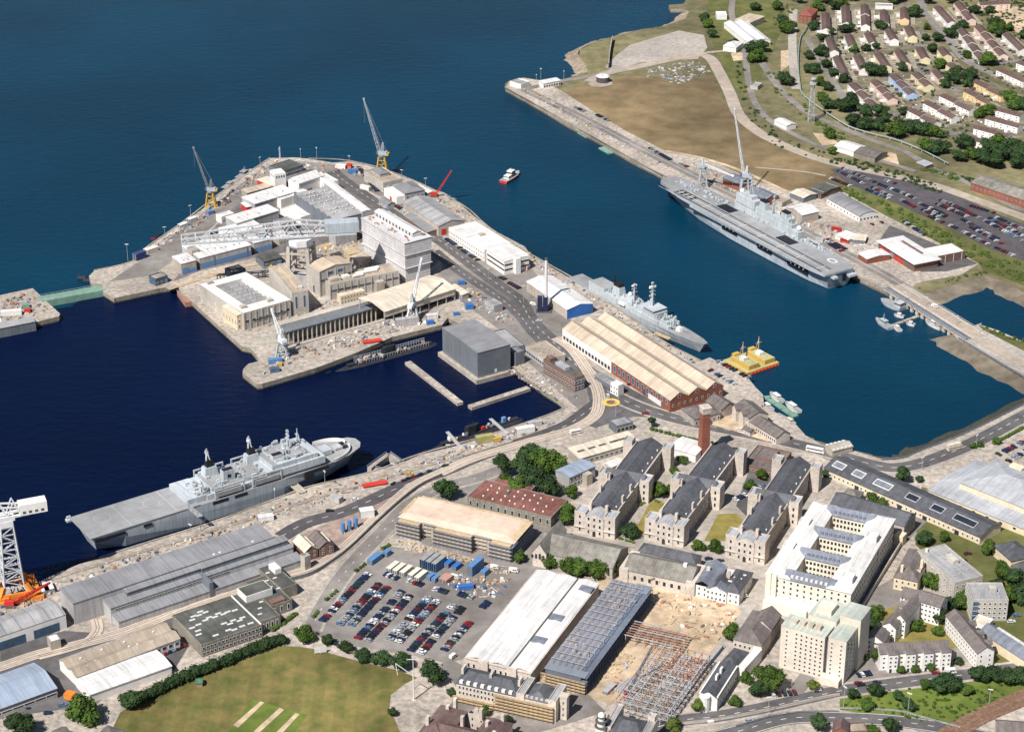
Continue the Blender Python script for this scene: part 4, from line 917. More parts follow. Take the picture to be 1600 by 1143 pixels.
# pair of pedimented houses on the square
F = frame((1080.5,911), (1155,928), (1172,893.5), 7)
t = thing('officers_house', 'white stone pedimented house with two slate wings facing the square', 'house', F['o'], F['ang']); L, W = F['L'], F['W']
walls_mb(L, W*.95, 7, 'hip').build('wall', M_whitew, t)
roof_mb(L*.45, W, 7, 'gabley', 3.0, 1, .2).build('roof', M_slateb, t); roof_mb(L*.36, W, 7, 'hip', 3.2, 1, .2, x0=L*.64).build('roof', M_slate, t)
roof_mb(L*.26, W*.6, 7, 'gabley', 3.0, 1, .25, x0=L*.39, y0=-1).build('roof', M_slate, t)
w = walls_mb(L*.42, 3, 7, 'gabley', 2.6, x0=L*.33, y0=-1.2).build('portico', M_whitew, t); roof_mb(L*.42, 6, 7, 'gabley', 2.6, 1, .25, x0=L*.33, y0=-1.2).build('roof', M_slateb, w)
windows(t, L, W, 'F', 3, 2, 1.0, 1.6, 1.0, 3.3, x0=L*.05, x1=L*.28); windows(t, L, W, 'F', 5, 2, 1.0, 1.6, 1.0, 3.3, x0=L*.37, x1=L*.71, off=1.26); windows(t, L, W, 'F', 2, 2, 1.0, 1.6, 1.0, 3.3, x0=L*.82, x1=L*.94); windows(t, L, W, 'R', 4, 2, 1.0, 1.6, 1.0, 3.3)
for k in (.2, .62): box_part(t, 'chimney', L*k-1, L*k+1, W*.5-.6, W*.5+.6, 8, 12.2, M_stone)
lights(t, [(L*.76, W*.3), (L*.82, W*.5), (L*.86, W*.68)], 4.5, 1.2, 9.2, M_frame)
# three great stone barrack blocks
def barrack(label, a, b, c, h, twin_left=True, seed=0):
    F = frame_d(b, a, c, h); t = thing('barrack_block', label, 'barracks', F['o'], F['ang'], 'stone barrack blocks'); L, W = F['L'], F['W']
    i = L*.17; e = L - L*.09
    m = walls_mb(e-i, W-8, h-1.5, 'gabley', 4.6, x0=i, y0=7)
    m.build('wall', M_stoned, t)
    roof_mb(e-i-1.0, W-8, h-1.6, 'gabley', 4.6, 1, 0, x0=i+.5, y0=7).build('roof', M_slate, t)
    m = MB(); m.box(e-.5, e+.2, 7, W-1, h-1.9, h-.5); m.build('parapet', M_stone, t); m = MB(); m.box(i-.2, i+.5, 7, W-1, h-1.9, h-.5); m.build('parapet', M_stone, t)
    # front: two flat topped corner towers and a pedimented centre
    tw = L*.27
    for x0 in (0, L-tw): wing(t, 'corner_tower', x0, x0+tw, 0, 9, h, 'flat', 0, M_stone, M_lead, par=.8)
    c0, c1 = tw, L-tw
    wf = walls_mb(c1-c0, 7.5, h-1.2, 'gabley', 2.6, x0=c0, y0=-.6).build('pediment_bay', M_stone, t); roof_mb(c1-c0, 8, h-1.2, 'gabley', 2.6, 1, .15, x0=c0, y0=-.6).build('roof', M_lead, wf)
    m = MB(); m.box(-.2, L+.2, -.85, -.02, h*.33, h*.33+.35); m.build('string_course', M_stone, t)
    windows(t, L, W, 'F', 3, 3, 1.3, 2.1, 1.6, 4.1, x0=c0+(c1-c0)*.2, x1=c1-(c1-c0)*.2, off=.64); windows(t, L, W, 'F', 1, 3, 1.3, 2.1, 1.6, 4.1, x0=tw/2); windows(t, L, W, 'F', 1, 3, 1.3, 2.1, 1.6, 4.1, x0=L-tw/2)
    door(t, L, W, 'F', L/2, 1.7, 3, M_glass, off=.9)
    # long sides
    windows(t, L, W, 'R', 20, 3, 1.3, 2.0, 1.6, 3.9, x0=12, x1=W-6, off=e-L+.04)
    windows(t, L, W, 'L', 20, 2, 1.3, 2.0, 1.6, 3.9, x0=12, x1=W-6, off=-i+.04)
    # cross wing at mid length with projecting towers, and towers at the far end
    md = W*.52
    w = wing(t, 'cross_wing', i-3, e+3, md-4, md+4, h-1.2, 'gable', 4.4, M_stone, M_slate, ov=.1)
    for x0, x1 in ((e+1, e+6.5), (i-6.5, i-1)): wing(t, 'stair_tower', x0, x1, md-4.5, md+4.5, h+.8, 'flat', 0, M_stone, M_lead, par=.8)
    for x0, x1 in ((e+.5, e+6), (i-6, i-.5))[:2 if twin_left else 1]: wing(t, 'end_tower', x0, x1, W-9, W-2, h+1.5, 'flat', 0, M_stone, M_lead, par=.8)
    windows(t, L, W, 'F', 1, 3, 1.1, 2.0, 2.0, 4.0, x0=e+3.7, oy=md-4.5)
    for k in (.23, .37): box_part(t, 'chimney', e-1.6, e-.6, W*k-1.2, W*k+1.2, h-2, h+3.4, M_stone)
    for k in (.30, .46): box_part(t, 'chimney', i+.6, i+1.6, W*k-1.2, W*k+1.2, h-2, h+3.2, M_stone)
    for x in (L*.3, L*.7): box_part(t, 'chimney', x-.8, x+.8, 5.5, 7.6, h-1, h+4.2, M_stone)
    vents(t, [(e-2.2, W*k) for k in (.15,.28,.4,.62,.72,.8,.9)], .7, h-.6, M_frame, hh=1.0)
    return t
barrack('stone barrack block with dark slate roof, left of the three, beside the brick chimney side', (901,795), (961,812), (1046,694), 13)
barrack('stone barrack block with dark slate roof, the middle one of three between two lawns', (1008,810), (1069,824), (1160,702), 13, False)
barrack('stone barrack block with dark slate roof, nearest the white courtyard quad', (1134.5,835), (1196,849), (1277,724), 14)
c = P(1099, 711)
t = thing('brick_chimney', 'tall square red brick chimney with pale stone cap', 'chimney', c, R(20))
m = MB(); m.taper(0, 0, -.5, 29, 2.9, 2.9, 2.3, 2.3); m.build('shaft', M_brick, t); m = MB(); m.taper(0, 0, 29, 32.5, 2.6, 2.6, 2.9, 2.9); m.box(-3.1, 3.1, -3.1, 3.1, 32.5, 33.2); m.box(-1.5, 1.5, -1.5, 1.5, 33.2, 33.3); m.build('cap', M_stone, t)
t, L, W = bld('white_marquee_roof', 'plain white roofed shed at the foot of the brick chimney', 'shed', (1046,699), (1087,711), (1093,690), 5, 'gable', 1.0, M_whitew, M_roofw)
t, L, W = bld('flat_brick_range', 'low brick range with flat brown roof behind the right hand barracks', 'building', (1160,725), (1213,737), (1222,704), 4.2, wall=M_brickb, roofm=M_tileg)
wing(t, 'raised_roof', L*.2, L*.7, W*.35, W*.85, 5.6, 'flat', 0, M_brickb, M_tileg); windows(t, L, W, 'F', 8, 1, 1.6, 1.4, 1.4, 3)
# great white quad with three courtyards
F = frame_d((1197,896.5), (1329.6,927), (1272,784), 18)
t = thing('courtyard_quad', 'large white roofed cream stone block round three inner courtyards', 'barracks', F['o'], F['ang']); L, W = F['L'], F['W']
wg = 13.0; cw = 10.0; gap = (W - 4*cw)/3
def rng(name, x0, x1, y0, y1, roof, rise, rm, wm=None):
    w = walls_mb(x1-x0, y1-y0, 18, roof, rise, 1, x0=x0, y0=y0).build(name, wm or M_quadw, t)
    roof_mb(x1-x0, y1-y0, 18, roof, rise, 1, .5, x0=x0, y0=y0).build('roof', rm, w); return w
rng('side_range', 0, wg, 0, W, 'hip', 3.0, M_leadw); rng('side_range', L-wg, L, 0, W, 'hip', 3.0, M_leadw)
for k in range(4):
    y = k*(cw+gap); rng('cross_range', wg-3, L-wg+3, y+.06, y+cw-.06, 'gable', 2.9, M_slateb)
windows(t, L, W, 'F', 11, 5, 1.2, 1.6, 2.2, 3.2, x0=L*.14, x1=L*.94)
windows(t, L, W, 'R', 24, 4, 1.2, 1.6, 2.4, 3.6)
for k in (1, 2, 3):
    y = k*(cw+gap); windows(t, L, W, 'F', 9, 4, 1.2, 1.6, 4.6, 3.3, x0=wg+2, x1=L-wg-2, oy=y)
    me = None
    for i in range(8):
        m = MB(); m.box(-.7, .7, -.8, .8, 0, 1.3); m.build('dormer', M_slateb, t, (wg+2+(L-2*wg-4)*i/7, y+1.6, 18.6))
for i in range(8): m = MB(); m.box(-.7, .7, -.8, .8, 0, 1.2); m.build('dormer', M_leadw, t, (wg+1+(L-2*wg-2)*i/7, 1.6, 18.6))
for x0 in (L*.045, L*.10): box_part(t, 'stair_tower', x0-1.4, x0+1.6, -1.8, 0, 0, 19.5, M_quadw)
w = wing(t, 'entrance_block', L*.03, L*.62, -7.5, 0, 6, 'flat', 0, M_quadw, M_leadw); box_part(t, 'entrance_porch', L*.38, L*.56, -10.5, -7.5, 0, 6.6, M_quadw); door(t, L, W, 'F', L*.46, 2.4, 3, M_glass, off=10.6)
for y in (.35, .62): m = MB(); m.box(L-.05, L+.45, W*y-.4, W*y+.4, 0, 17.5); m.build('stair_light', M_frame, t)
for x, y in ((L*.08, W*.33), (L*.9, W*.12), (L*.9, W*.66), (L*.08, W*.66)): wing(t, 'roof_house', x-3, x+3, y-3, y+3, 22.0, 'flat', 0, M_leadw, M_leadw)
# big white roofed storehouse and the front range
F = frame_d((728,1026), (829,1051), (840,890), 8.5)
t = thing('white_roof_storehouse', 'very large stone storehouse under a white temporary sheet roof', 'storehouse', F['o'], F['ang']); L, W = F['L'], F['W']
walls_mb(L, W, 8.2, 'hip').build('wall', M_stone, t)
for k in range(3):
    roof_mb(L/3-.05, W, 8.5, 'gabley', 1.3, 1, 0, .3, x0=L*k/3+.02).build('roof', M_roofw, t)
m = MB(); m.box(-.5, L+.5, -.5, W+.5, 8.0, 8.6); m.build('eaves', M_stone, t)
m = MB(); m.box(L*2/3-.35, L*2/3+.35, .2, W-.2, 8.9, 9.3); m.build('valley_gutter', M_felt, t)
for x, y in ((.80,.30),(.80,.55),(.90,.90)):
    b = MB(); b.box(-3.6, 3.6, -2.8, 2.8, -.2, .35); obj('roof_panel', b.mesh('roof_panel', M_slateb), t, (L*x, W*y, 9.75))
windows(t, L, W, 'F', 12, 1, 1.4, 2.6, 3.0, 3)
for k in (.28, .72): b = MB(); b.box(L*k-2.6, L*k+2.6, -1.2, 0, 0, 9.4); b.build('gable_bay', M_stone, t); door(t, L, W, 'F', L*k, 2.6, 3.4, M_glass, off=1.3)
b = MB(); b.box(-1.4, -.5, 0, W, 0, 2.2); b.build('side_wall', M_conc, t)
F = frame((712.5,1067), (866,1101), (879,1075), 10)
t = thing('terrace_offices', 'stone office terrace with slate mansard roof and timber scaffold along its front', 'office', F['o'], F['ang']); L, W = F['L'], F['W']
walls_mb(L, W, 10, 'hip').build('wall', M_stone, t)
roof_mb(L*.62, W, 10, 'hip', 3.6, 1, .2, hipf=.35).build('roof', M_slate, t); roof_mb(L*.24, W-1, 10, 'hip', 3.4, 1, .1, x0=L*.70, hipf=.3).build('roof', M_slate, t)
for a, e in ((.62,.70),(.94,1.02)): wing(t, 'party_block', L*a, L*e, -.5, W+.4, 12.2, 'flat', 0, M_stone, M_feltg)
windows(t, L, W, 'F', 16, 3, 1.1, 1.8, 1.2, 3.1, x0=2, x1=L*.6); windows(t, L, W, 'F', 7, 3, 1.1, 1.8, 1.2, 3.1, x0=L*.72, x1=L*.92)
for k in range(8): m = MB(); m.box(-.9, .9, -.9, .8, 0, 1.8); m.build('dormer', M_frame, t, (L*.05+L*.072*k, 1.0, 10.1))
for k in range(5): m = MB(); m.box(-.7, .7, -.7, .8, 0, 1.4); m.build('dormer', M_stone, t, (L*.72+L*.05*k, 1.0, 10.1))
for k in (.02, .31, .6): box_part(t, 'chimney', L*k-.6, L*k+.6, W*.4, W*.7, 12, 15.4, M_stone)
scaf(t, L*.40, L*1.0, -2.6, -.6, 9.2, M_timber, 5); scaf(t, -1, L*.40, -2.6, -.6, 3.4, M_timber, 2)
m = MB(); m.box(-1.8, 1.8, -1.8, 1.8, -.5, 13); m.box(-2.1, 2.1, -2.1, 2.1, 13, 13.6); o = m.build('corner_tower', M_stone, t, (L*1.02+2.4, W*.35, 0)); 
windows(t, L, W, 'F', 1, 3, .9, 1.8, 2.2, 3.4, x0=L*1.02+2.4, oy=W*.35-1.8)
# steel deck building with scaffold rails
F = frame_d((850,1042), (912,1061), (957,904), 10)
t = thing('steel_deck_building', 'blue grey steel decked building shell with red scaffold rails on top', 'building', F['o'], F['ang']); L, W = F['L'], F['W']
m = MB(); m.box(.5, L-2.5, .5, W-.5, -.3, 9.6); m.build('wall', M_scafd, t)
m = MB(); m.box(0, L*.82, W*.06, W, 9.7, 10.0); m.box(0, L, 0, W*.06, 9.4, 9.7); m.box(L*.6, L, W*.93, W*1.02, 9.4, 9.7); m.build('deck', M_deckbl, t)
for k in range(14):
    m = MB(); m.beam((.5, 0, 11.2), (L*.86, 0, 11.2), .13); m.beam((.5,0,10), (.5,0,11.2), .1); m.beam((L*.85,0,10), (L*.85,0,11.2), .1); m.build('scaffold_rail', M_steel, t, (0, W*.09 + k*W*.066, 0))
for k in range(5):
    m = MB(); m.beam((L*(.12+.15*k), W*.04, 11.45), (L*(.12+.15*k), W*.98, 11.45), .13); m.build('scaffold_rail', M_rust, t)
r = random.Random(5); m = MB()
for k in range(40):
    x, y = L*r.uniform(.1,.8), W*r.uniform(.08,.95); s = r.uniform(.5, 2.2); m.box(x-s, x+s, y-.5, y+.6, 10.02, 10.02+r.uniform(.3,1.1))
o = m.build('stacked_materials', M_feltg, t); o['kind'] = 'stuff'
scaf(t, -1.2, L+.5, -1.6, -.3, 7, M_timber, 4)
b = MB()
for k in range(4): z = 2.3*(k+1); b.box(L-2.4, L+.9, .3, W, z-.2, z)
for k in range(26): b.beam((L+.9, W*k/25, 0), (L+.9, W*k/25, 10.6), .08)
b.build('scaffold', M_scafd, t)
# red steel frame going up on the site
F = frame_d((962,1096), (1047,1113), (1030,1006), 7)
t = thing('building_frame', 'red and grey structural steel frame rising from the sandy building site', 'building frame', F['o'], F['ang']); L, W = F['L'], F['W']
me = MB().box(-.16, .16, -.16, .16, -.3, 8.6).mesh('column', M_rust); me2 = MB().box(-.16, .16, -.16, .16, -.3, 8.6).mesh('column', M_steel)
nx, ny = 8, 12
for i in range(nx):
    for j in range(ny):
        if i < 3 and j > 8: continue
        obj('column', me2 if j < 7 else me, t, (L*i/(nx-1), W*j/(ny-1), 0))
r = random.Random(2)
for z in (4.2, 8.2):
    for j in range(ny):
        m = MB(); m.beam((0,W*j/(ny-1),z), (L,W*j/(ny-1),z), .17); m.build('beam', M_steel if j < 7 else M_rust, t)
    for i in range(nx):
        m = MB(); m.beam((L*i/(nx-1),0,z+.36), (L*i/(nx-1),W,z+.36), .17); m.build('beam', M_steel if (i*7) % 3 else M_rust, t)
m = MB()
for i in range(0, nx-1):
    for j in range(ny-1):
        if r.random() < .8:
            xa, xb = L*i/(nx-1), L*(i+1)/(nx-1); ya, yb = W*j/(ny-1), W*(j+1)/(ny-1); z = r.choice((4.4, 8.4, 8.4))
            for q in range(3): m.beam((xa, ya+(yb-ya)*(q+.5)/3, z), (xb, ya+(yb-ya)*(q+.5)/3, z), .09)
            if r.random() < .3: m.beam((xa,ya,0), (xb,ya,4.2), .08); m.beam((xa,ya,4.2), (xa,yb,8.2), .08)
o = m.build('joists', M_steel, t); o['kind'] = 'stuff'
F2 = frame((950,985), (1062,1010), (1062,985), 6)
t = thing('building_frame', 'loose lattice of red oxide beams joining the deck building to the steel frame', 'building frame', F2['o'], F2['ang']); L2_, W2_ = F2['L'], F2['W']
for j in range(7):
    m = MB(); y = W2_*j/6
    m.beam((0,y,6), (L2_,y,6), .2)
    for i in range(9): m.beam((L2_*i/8,y,0), (L2_*i/8,y,7.5 if i % 2 else 6), .14)
    m.build('beam_row', M_rust if j % 3 else M_steel, t)
# mobile crane on the site
c = P(980, 1090); t = thing('site_crane', 'orange mobile crane with thin dark boom on the sandy site', 'crane', c, R(70))
m = MB(); m.box(-3.5, 3.5, -1.3, 1.3, .8, 2.0); m.build('chassis', M_redd, t)
m = MB(); m.box(-2.5, .5, -1.2, 1.2, 2.0, 3.6); m.build('cab', M_redd, t); m = MB(); m.truss((0,0,3), (11,-9,26), 1.0, .6, 1.0, .6, 9, .12); m.build('boom', M_scafd, t)
for x in (-2.4, 0, 2.4): m = MB(); m.beam((x,-1.4,.6), (x,1.4,.6), .6, 0, 10); m.build('wheel', M_dark, t)
# ================================================================== foreground left: warehouses and offices
F = frame((114,942.5), (427,839), (402,820.5), 13)
t = thing('grey_warehouse', 'very long grey clad warehouse stepping down in three tiers beside the big grey ship', 'warehouse', F['o'], F['ang']); L, W = F['L'], F['W']
walls_mb(L, W, 13, 'mono', .9).build('wall', M_cladl, t); roof_mb(L, W, 13, 'mono', .9, 1, .3).build('roof', M_roofg, t)
wing(t, 'middle_tier', L*.14, L*1.06, -9, 0, 8.6, 'mono', .7, M_cladl, M_roofg); wing(t, 'clerestory', L*.24, L*.60, -4.5, 0, 11.6, 'mono', .4, M_cladg, M_roofg)
wing(t, 'clerestory', L*.605, L*1.05, -5.5, 0, 11.8, 'mono', .5, M_cladg, M_roofg)
wing(t, 'lower_tier', L*.145, L*1.075, -17, -9, 4.2, 'mono', .6, M_cladl, M_roofg)
windows(t, L, W, 'F', 40, 1, 2.2, 1.2, 6.2, 3, x0=L*.17, x1=L*.72, off=9.04)
door(t, L, W, 'L', W*.5, 5, 6, M_cladb); box_part(t, 'stair_block', L*.59, L*.61, -17.4, 0, 0, 9.4, M_cladg); vents(t, [(L*k, W*.1) for k in (.7,.73,.9)], 1.2, 13, M_frame)
F = frame((-60,1014), (102,959.5), (85.5,935), 8.4)
t = thing('white_workshop', 'grey roofed workshop with white front and long blue glazed openings beneath the hammerhead crane', 'workshop', F['o'], F['ang']); L, W = F['L'], F['W']
walls_mb(L, W, 8.4, 'gable', 2.0).build('wall', M_cladl, t); roof_mb(L, W, 8.4, 'gable', 2.0, 1, .3).build('roof', M_roofgs, t)
m = MB(); m.box(0, L+.1, -.2, -.02, 0, 8.5); m.build('front_panel', M_whitew, t)
for a, e in ((.02,.30),(.34,.60),(.68,.93)): m = MB(); m.box(L*a, L*e, -.3, -.1, 0, 5.2); m.build('glazed_door', M_glassb, t)
t, L, W = bld('portable_office', 'small pale box office in front of the white fronted workshop', 'cabin', (79,1002.5), (94.5,998), (89.5,989), 5.5, wall=M_cladb, roofm=M_roofw, par=.2)
t, L, W = bld('beige_roof_workshops', 'long double roofed workshops in faded beige between warehouse and white tent', 'workshop', (119.5,1057.5), (281,997), (264,967.5), 6, 'gable', 1.9, M_whitew, M_roofbg, n=2)
windows(t, L, W, 'F', 16, 1, 2.4, 2.0, 2.6, 3); lights(t, [(L*k, W*.8) for k in (.18,.40,.60)], 14, 2.0, 7.4, M_lead); vents(t, grid_spots(L, W, 8, 2, 4), 1.0, 7.2, M_frame); box_part(t, 'roof_hatch', L*.55, L*.6, W*.2, W*.32, 6.4, 7.6, M_felt)
t, L, W = bld('white_tent_store', 'blank white roofed store between the beige workshops and the dark hedge', 'store', (140.5,1085), (268,1040), (247,1014.5), 5, 'gable', 1.0, M_whitew, M_roofw)
F = frame((-70,1132), (88.5,1074.5), (56,1034.5), 6)
t = thing('blue_roof_shed', 'broad shed with two tone pale blue roof at the bottom left', 'shed', F['o'], F['ang']); L, W = F['L'], F['W']
walls_mb(L, W, 6, 'gable', 3.0).build('wall', M_cladl, t); roof_mb(L, W, 6, 'gable', 3.0, 1, .4).build('roof', M_roofbl, t)
windows(t, L, W, 'F', 9, 1, 6, 1.6, 2.2, 3, st='framed'); m = MB(); m.box(0, L, -.12, .02, 4.4, 5.7); m.build('fascia', M_cladg, t)
F = frame((315,1008.5), (409.5,976), (366,929), 7)
t = thing('flat_roof_office', 'brown brick office with dark flat roof dotted with white rooflights', 'office', F['o'], F['ang']); L, W = F['L'], F['W']
walls_mb(L, W, 7, 'flat', par=.5).build('wall', M_rubble, t); roof_mb(L, W, 7, 'flat').build('roof', M_felt, t)
windows(t, L, W, 'F', 16, 2, 1.4, 1.8, 1.0, 3.2)
m = MB(); m.box(L-.6, L-.1, .5, W-.5, 7.02, 7.7); m.build('parapet', M_whitew, t)
lights(t, [(L*a, W*b) for a, b in ((.10,.30),(.14,.40),(.10,.52),(.22,.55),(.20,.72),(.26,.80),(.34,.78),(.40,.86),(.46,.80),(.36,.60),(.44,.64),(.52,.60),(.60,.66),(.66,.60),(.74,.62),(.55,.36),(.62,.30),(.70,.36),(.78,.30),(.85,.35),(.52,.16),(.60,.12),(.74,.14),(.88,.14),(.30,.14),(.85,.60))], 3.2, 1.3, 7.0)
e = wing(t, 'right_wing', L+.05, L*1.36, W*.10, W*.98, 6.6, 'flat', 0, M_rubble, M_felt); wing(t, 'right_wing', L*1.361, L*1.72, W*.40, W*1.25, 6.4, 'flat', 0, M_rubble, M_felt); wing(t, 'right_wing', L*1.721, L*2.0, W*.75, W*1.5, 6.4, 'flat', 0, M_rubble, M_felt)
windows(t, L, W, 'F', 4, 1, 1.6, 3.6, 1.4, 3, x0=L*1.06, x1=L*1.3, oy=W*.10, st='framed'); windows(t, L, W, 'F', 3, 1, 1.6, 3.6, 1.4, 3, x0=L*1.42, x1=L*1.66, oy=W*.40, st='framed')
box_part(t, 'penthouse', L*1.1, L*1.55, W*.70, W*1.0, 6.3, 10.5, M_whitew); box_part(t, 'penthouse_roof', L*1.1+.4, L*1.55-.4, W*.70+.4, W*1.0-.4, 10.4, 10.6, M_felt); box_part(t, 'red_awning', L*1.4, L*1.62, W*.42, W*.54, 6.4, 8.0, M_brickb); box_part(t, 'penthouse', L*1.86, L*1.97, W*1.2, W*1.42, 6.3, 9.4, M_whitew)
lights(t, [(L*a, W*b) for a, b in ((1.12,.3),(1.2,.45),(1.3,.6),(1.62,.9),(1.66,1.1),(1.7,.8),(1.8,1.1),(1.78,1.3))], 2.2, 1.2, 6.7)
for k, (a, b, c, lab) in enumerate((((458,845),(476,862.5),(491,851),'left of two gabled brick sheds with cream roof at the end of the grey warehouse'), ((482,838),(499,856),(517,845),'right of two gabled brick sheds with cream roof at the end of the grey warehouse'))):
    t, L, W = bld('brick_shed', lab, 'shed', a, b, c, 6, 'gable', 3.0, M_brickb, M_roofcr if k == 0 else M_tileg, group='gabled brick sheds')
    lights(t, [(L*.5, W*.72)], L*.8, W*.3, 7.6, M_roofcr); windows(t, L, W, 'R', 2, 2, 1.2, 1.4, 1.4, 2.6); door(t, L, W, 'F', L*.5, 3, 3, M_redd)
bld('concrete_annex', 'tall thin concrete annex joined to the left gabled brick shed', 'annex', (469,868), (476,872), (482,866), 8, wall=M_concw, roofm=M_feltg)
# ================================================================== foreground right
M_tilep2 = mat('pinkish_roof_felt', (.46,.37,.32), .9, .12, .3)
F = frame((1220.7,978.7), (1289,998.4), (1300,985), 24)
t = thing('tower_block', 'tall cream concrete tower block with green copper roof edges and small dark windows', 'tower block', F['o'], F['ang']); L, W = F['L'], F['W']
def tb(name, x0, x1, y0, y1, h, rm=M_copper):
    w = walls_mb(x1-x0, y1-y0, h, 'flat', par=1.0, x0=x0, y0=y0).build(name, M_buff, t); roof_mb(x1-x0, y1-y0, h, 'flat', x0=x0, y0=y0, inset=.3).build('roof', rm, w)
    b = MB(); b.box(x0-.15, x1+.15, y0-.15, y1+.15, h+.95, h+1.15); b.box(x0+.6, x1-.6, y0+.6, y1-.6, h+.94, h+1.0); b.build('coping', M_copper, w)
tb('wall', 0, L, 0, 12, 24); tb('right_tower', L+1.5, L+11, 1, 16, 24.5); tb('rear_tower', L+1.2, L+12.5, 16.05, 30, 29); tb('rear_tower', L-14, L+1.1, 12.05, 30, 27)
box_part(t, 'recess', L, L+1.5, 2.5, 16, 0, 22, M_cladg)
for k in range(4): box_part(t, 'roof_plant_room', L*(.18+.18*k), L*(.28+.18*k), 4, 7.5, 24.9, 26.4+.3*k, M_rooftan)
box_part(t, 'roof_plant_room', L-11, L-3, 15, 24, 27.8, 31, M_buff); box_part(t, 'roof_panel', 4, L-3, 2.5, 9.5, 24, 24.9, M_tilep2)
windows(t, L, W, 'F', 6, 9, 1.1, 1.3, 1.6, 2.5, x0=L*.36, x1=L*.93); windows(t, L, W, 'F', 1, 9, 1.0, 1.2, 1.6, 2.5, x0=L*.14)
windows(t, L, W, 'F', 2, 9, 1.0, 1.2, 1.6, 2.5, x0=L+3.5, x1=L+8.5, oy=1); windows(t, L, W, 'R', 3, 9, 1.0, 1.2, 1.6, 2.5, x0=4, x1=13, off=11.05)
m = MB(); m.box(L, L+10, -3.5, 1, 0, 4); m.build('entrance_block', M_buff, t)
# flats round the lawn
def flats(label, a, b, c, h, cols, rows, roof='gable', rise=3.0, **k):
    t, L, W = bld('block_of_flats', label, 'flats', a, b, c, h, roof, rise, M_whitew, M_tileg, group='white rendered flats', **k)
    windows(t, L, W, 'F', cols, rows, 1.1, 1.2, 1.2, 2.75); windows(t, L, W, 'R', 2, rows, 1.0, 1.2, 1.2, 2.75)
    return t, L, W
for k, lab in enumerate(('leftmost', 'second from left', 'third from left', 'rightmost')):
    x = 1375.5 + 27.6*k; y = 1021 - 1.2*k
    t, L, W = flats(lab + ' of four stepped white townhouses facing the road', (x,y), (x+27,y-1.6), (x+30,y-18), 10, 2, 3)
    m = walls_mb(L*.55, 2.6, 10.6, 'mono', .8, x0=L*.42, y0=-2.5).build('front_bay', M_whitew, t); roof_mb(L*.55, 2.6, 10.6, 'mono', .8, 1, .2, x0=L*.42, y0=-2.5).build('roof', M_tileg, m)
    windows(t, L, W, 'F', 2, 3, 1.1, 1.2, 3.2, 2.5, x0=L*.55, x1=L*.84, off=2.55); door(t, L, W, 'F', L*.58, 1.2, 2.2, M_glass, off=2.6); door(t, L, W, 'F', L*.80, 2.6, 2.2, M_frame, off=2.6)
flats('four storey white flats at the top of the small lawn', (1427,936), (1469,948.5), (1475,932), 11.5, 7, 4)
flats('narrow white flats joined to the left end of the four storey flats', (1407,931), (1425.5,936), (1431,921), 11, 3, 4)
t, L, W = flats('white flats with small roof gables left of the lawn', (1397,965), (1415,970.5), (1428,927), 10.5, 3, 4, 'gabley')
for k in range(3): wing(t, 'roof_gable', -2.5, L*.4, W*(.2+.28*k), W*(.2+.28*k)+5, 9.8, 'gable', 2.2, M_whitew, M_tileg)
flats('short white flats stepping down in front of the gabled flats', (1379,975.5), (1400,982), (1409,963), 9, 2, 3, 'gabley', 2.6)
flats('lowest white flats beside the tower block shadow', (1355,997), (1381,1003.5), (1389,988), 9, 3, 3, 'gabley', 2.6)
t, L, W = flats('long white slab of flats with brown roof right of the lawn', (1478,961), (1527,1020), (1548,1009), 9.5, 14, 3)
for k in (.3,.55,.8): wing(t, 'stair_gable', L*k-2, L*k+2, W-2, W+1.5, 10, 'gabley', 1.6, M_whitew, M_tileg)
t, L, W = bld('blue_roof_hall', 'cream walled hall with dark blue roof and long white rooflight', 'hall', (1531,985.5), (1640,1056), (1660,1045), 6, 'gable', 3.0, M_cream, M_slateb)
m = MB(); m.box(L*.12, L*.95, W*.60, W*.74, 8.2, 9.3); m.build('rooflight', M_roofw, t)
def concrete_block(name, lab, a, b, c, h, cols, rows):
    t, L, W = bld(name, lab, 'building', a, b, c, h, wall=M_concw, roofm=M_feltg)
    windows(t, L, W, 'F', cols, rows, 1.6, 1.5, 1.4, (h-1.2)/rows, st='framed'); windows(t, L, W, 'L', 6, rows, 1.5, 1.4, 1.4, (h-1.2)/rows, st='framed')
    box_part(t, 'roof_plant_room', L*.55, L*.75, W*.45, W*.65, h, h+2.6, M_concw); vents(t, grid_spots(L, W, 3, 4, 7), 1.2, h, M_lead); return t, L, W
concrete_block('concrete_offices', 'long pale concrete office block with felt roof among the trees on the right', (1492,911), (1536,900), (1528,838), 12, 5, 3)
t, L, W = concrete_block('concrete_flats', 'four storey square concrete block with rows of windows beside the blue roofed hall', (1519,938), (1576,938), (1575,911), 12.5, 7, 4)
for r_ in range(4): m = MB(); m.box(.6, 3.6, -.25, .02, 1.2+r_*2.85, 3.2+r_*2.85); m.build('balcony_window', M_glassb, t)
bld('pale_flat_roof', 'small pale flat roofed annex behind the blue roofed hall', 'annex', (1518,972), (1541,980), (1551,968), 4, wall=M_whitew, roofm=M_roofcr)
t, L, W = bld('chapel_house', 'cream gabled house with grey slate roofs and chimneys by the long quad wall', 'house', (1397,901), (1434,909), (1462,866), 7.5, 'hip', 4.6, M_cream, M_tileg)
wing(t, 'side_wing', L*.3, L*.95, W*.25, W*.8, 9.6, 'flat', 0, M_cream, M_feltg); windows(t, L, W, 'F', 4, 2, 1.1, 1.6, 1.4, 3.2)
for x, y in ((.25,.1),(.9,.4),(.85,.8)): box_part(t, 'chimney', L*x-.7, L*x+.7, W*y-.7, W*y+.7, 7, 14, M_cream)
bld('slate_house', 'square house with black hipped slate roof at the right edge', 'house', (1552,852), (1580,876.5), (1602,857), 6, 'hip', 4.5, M_cream, M_slate)
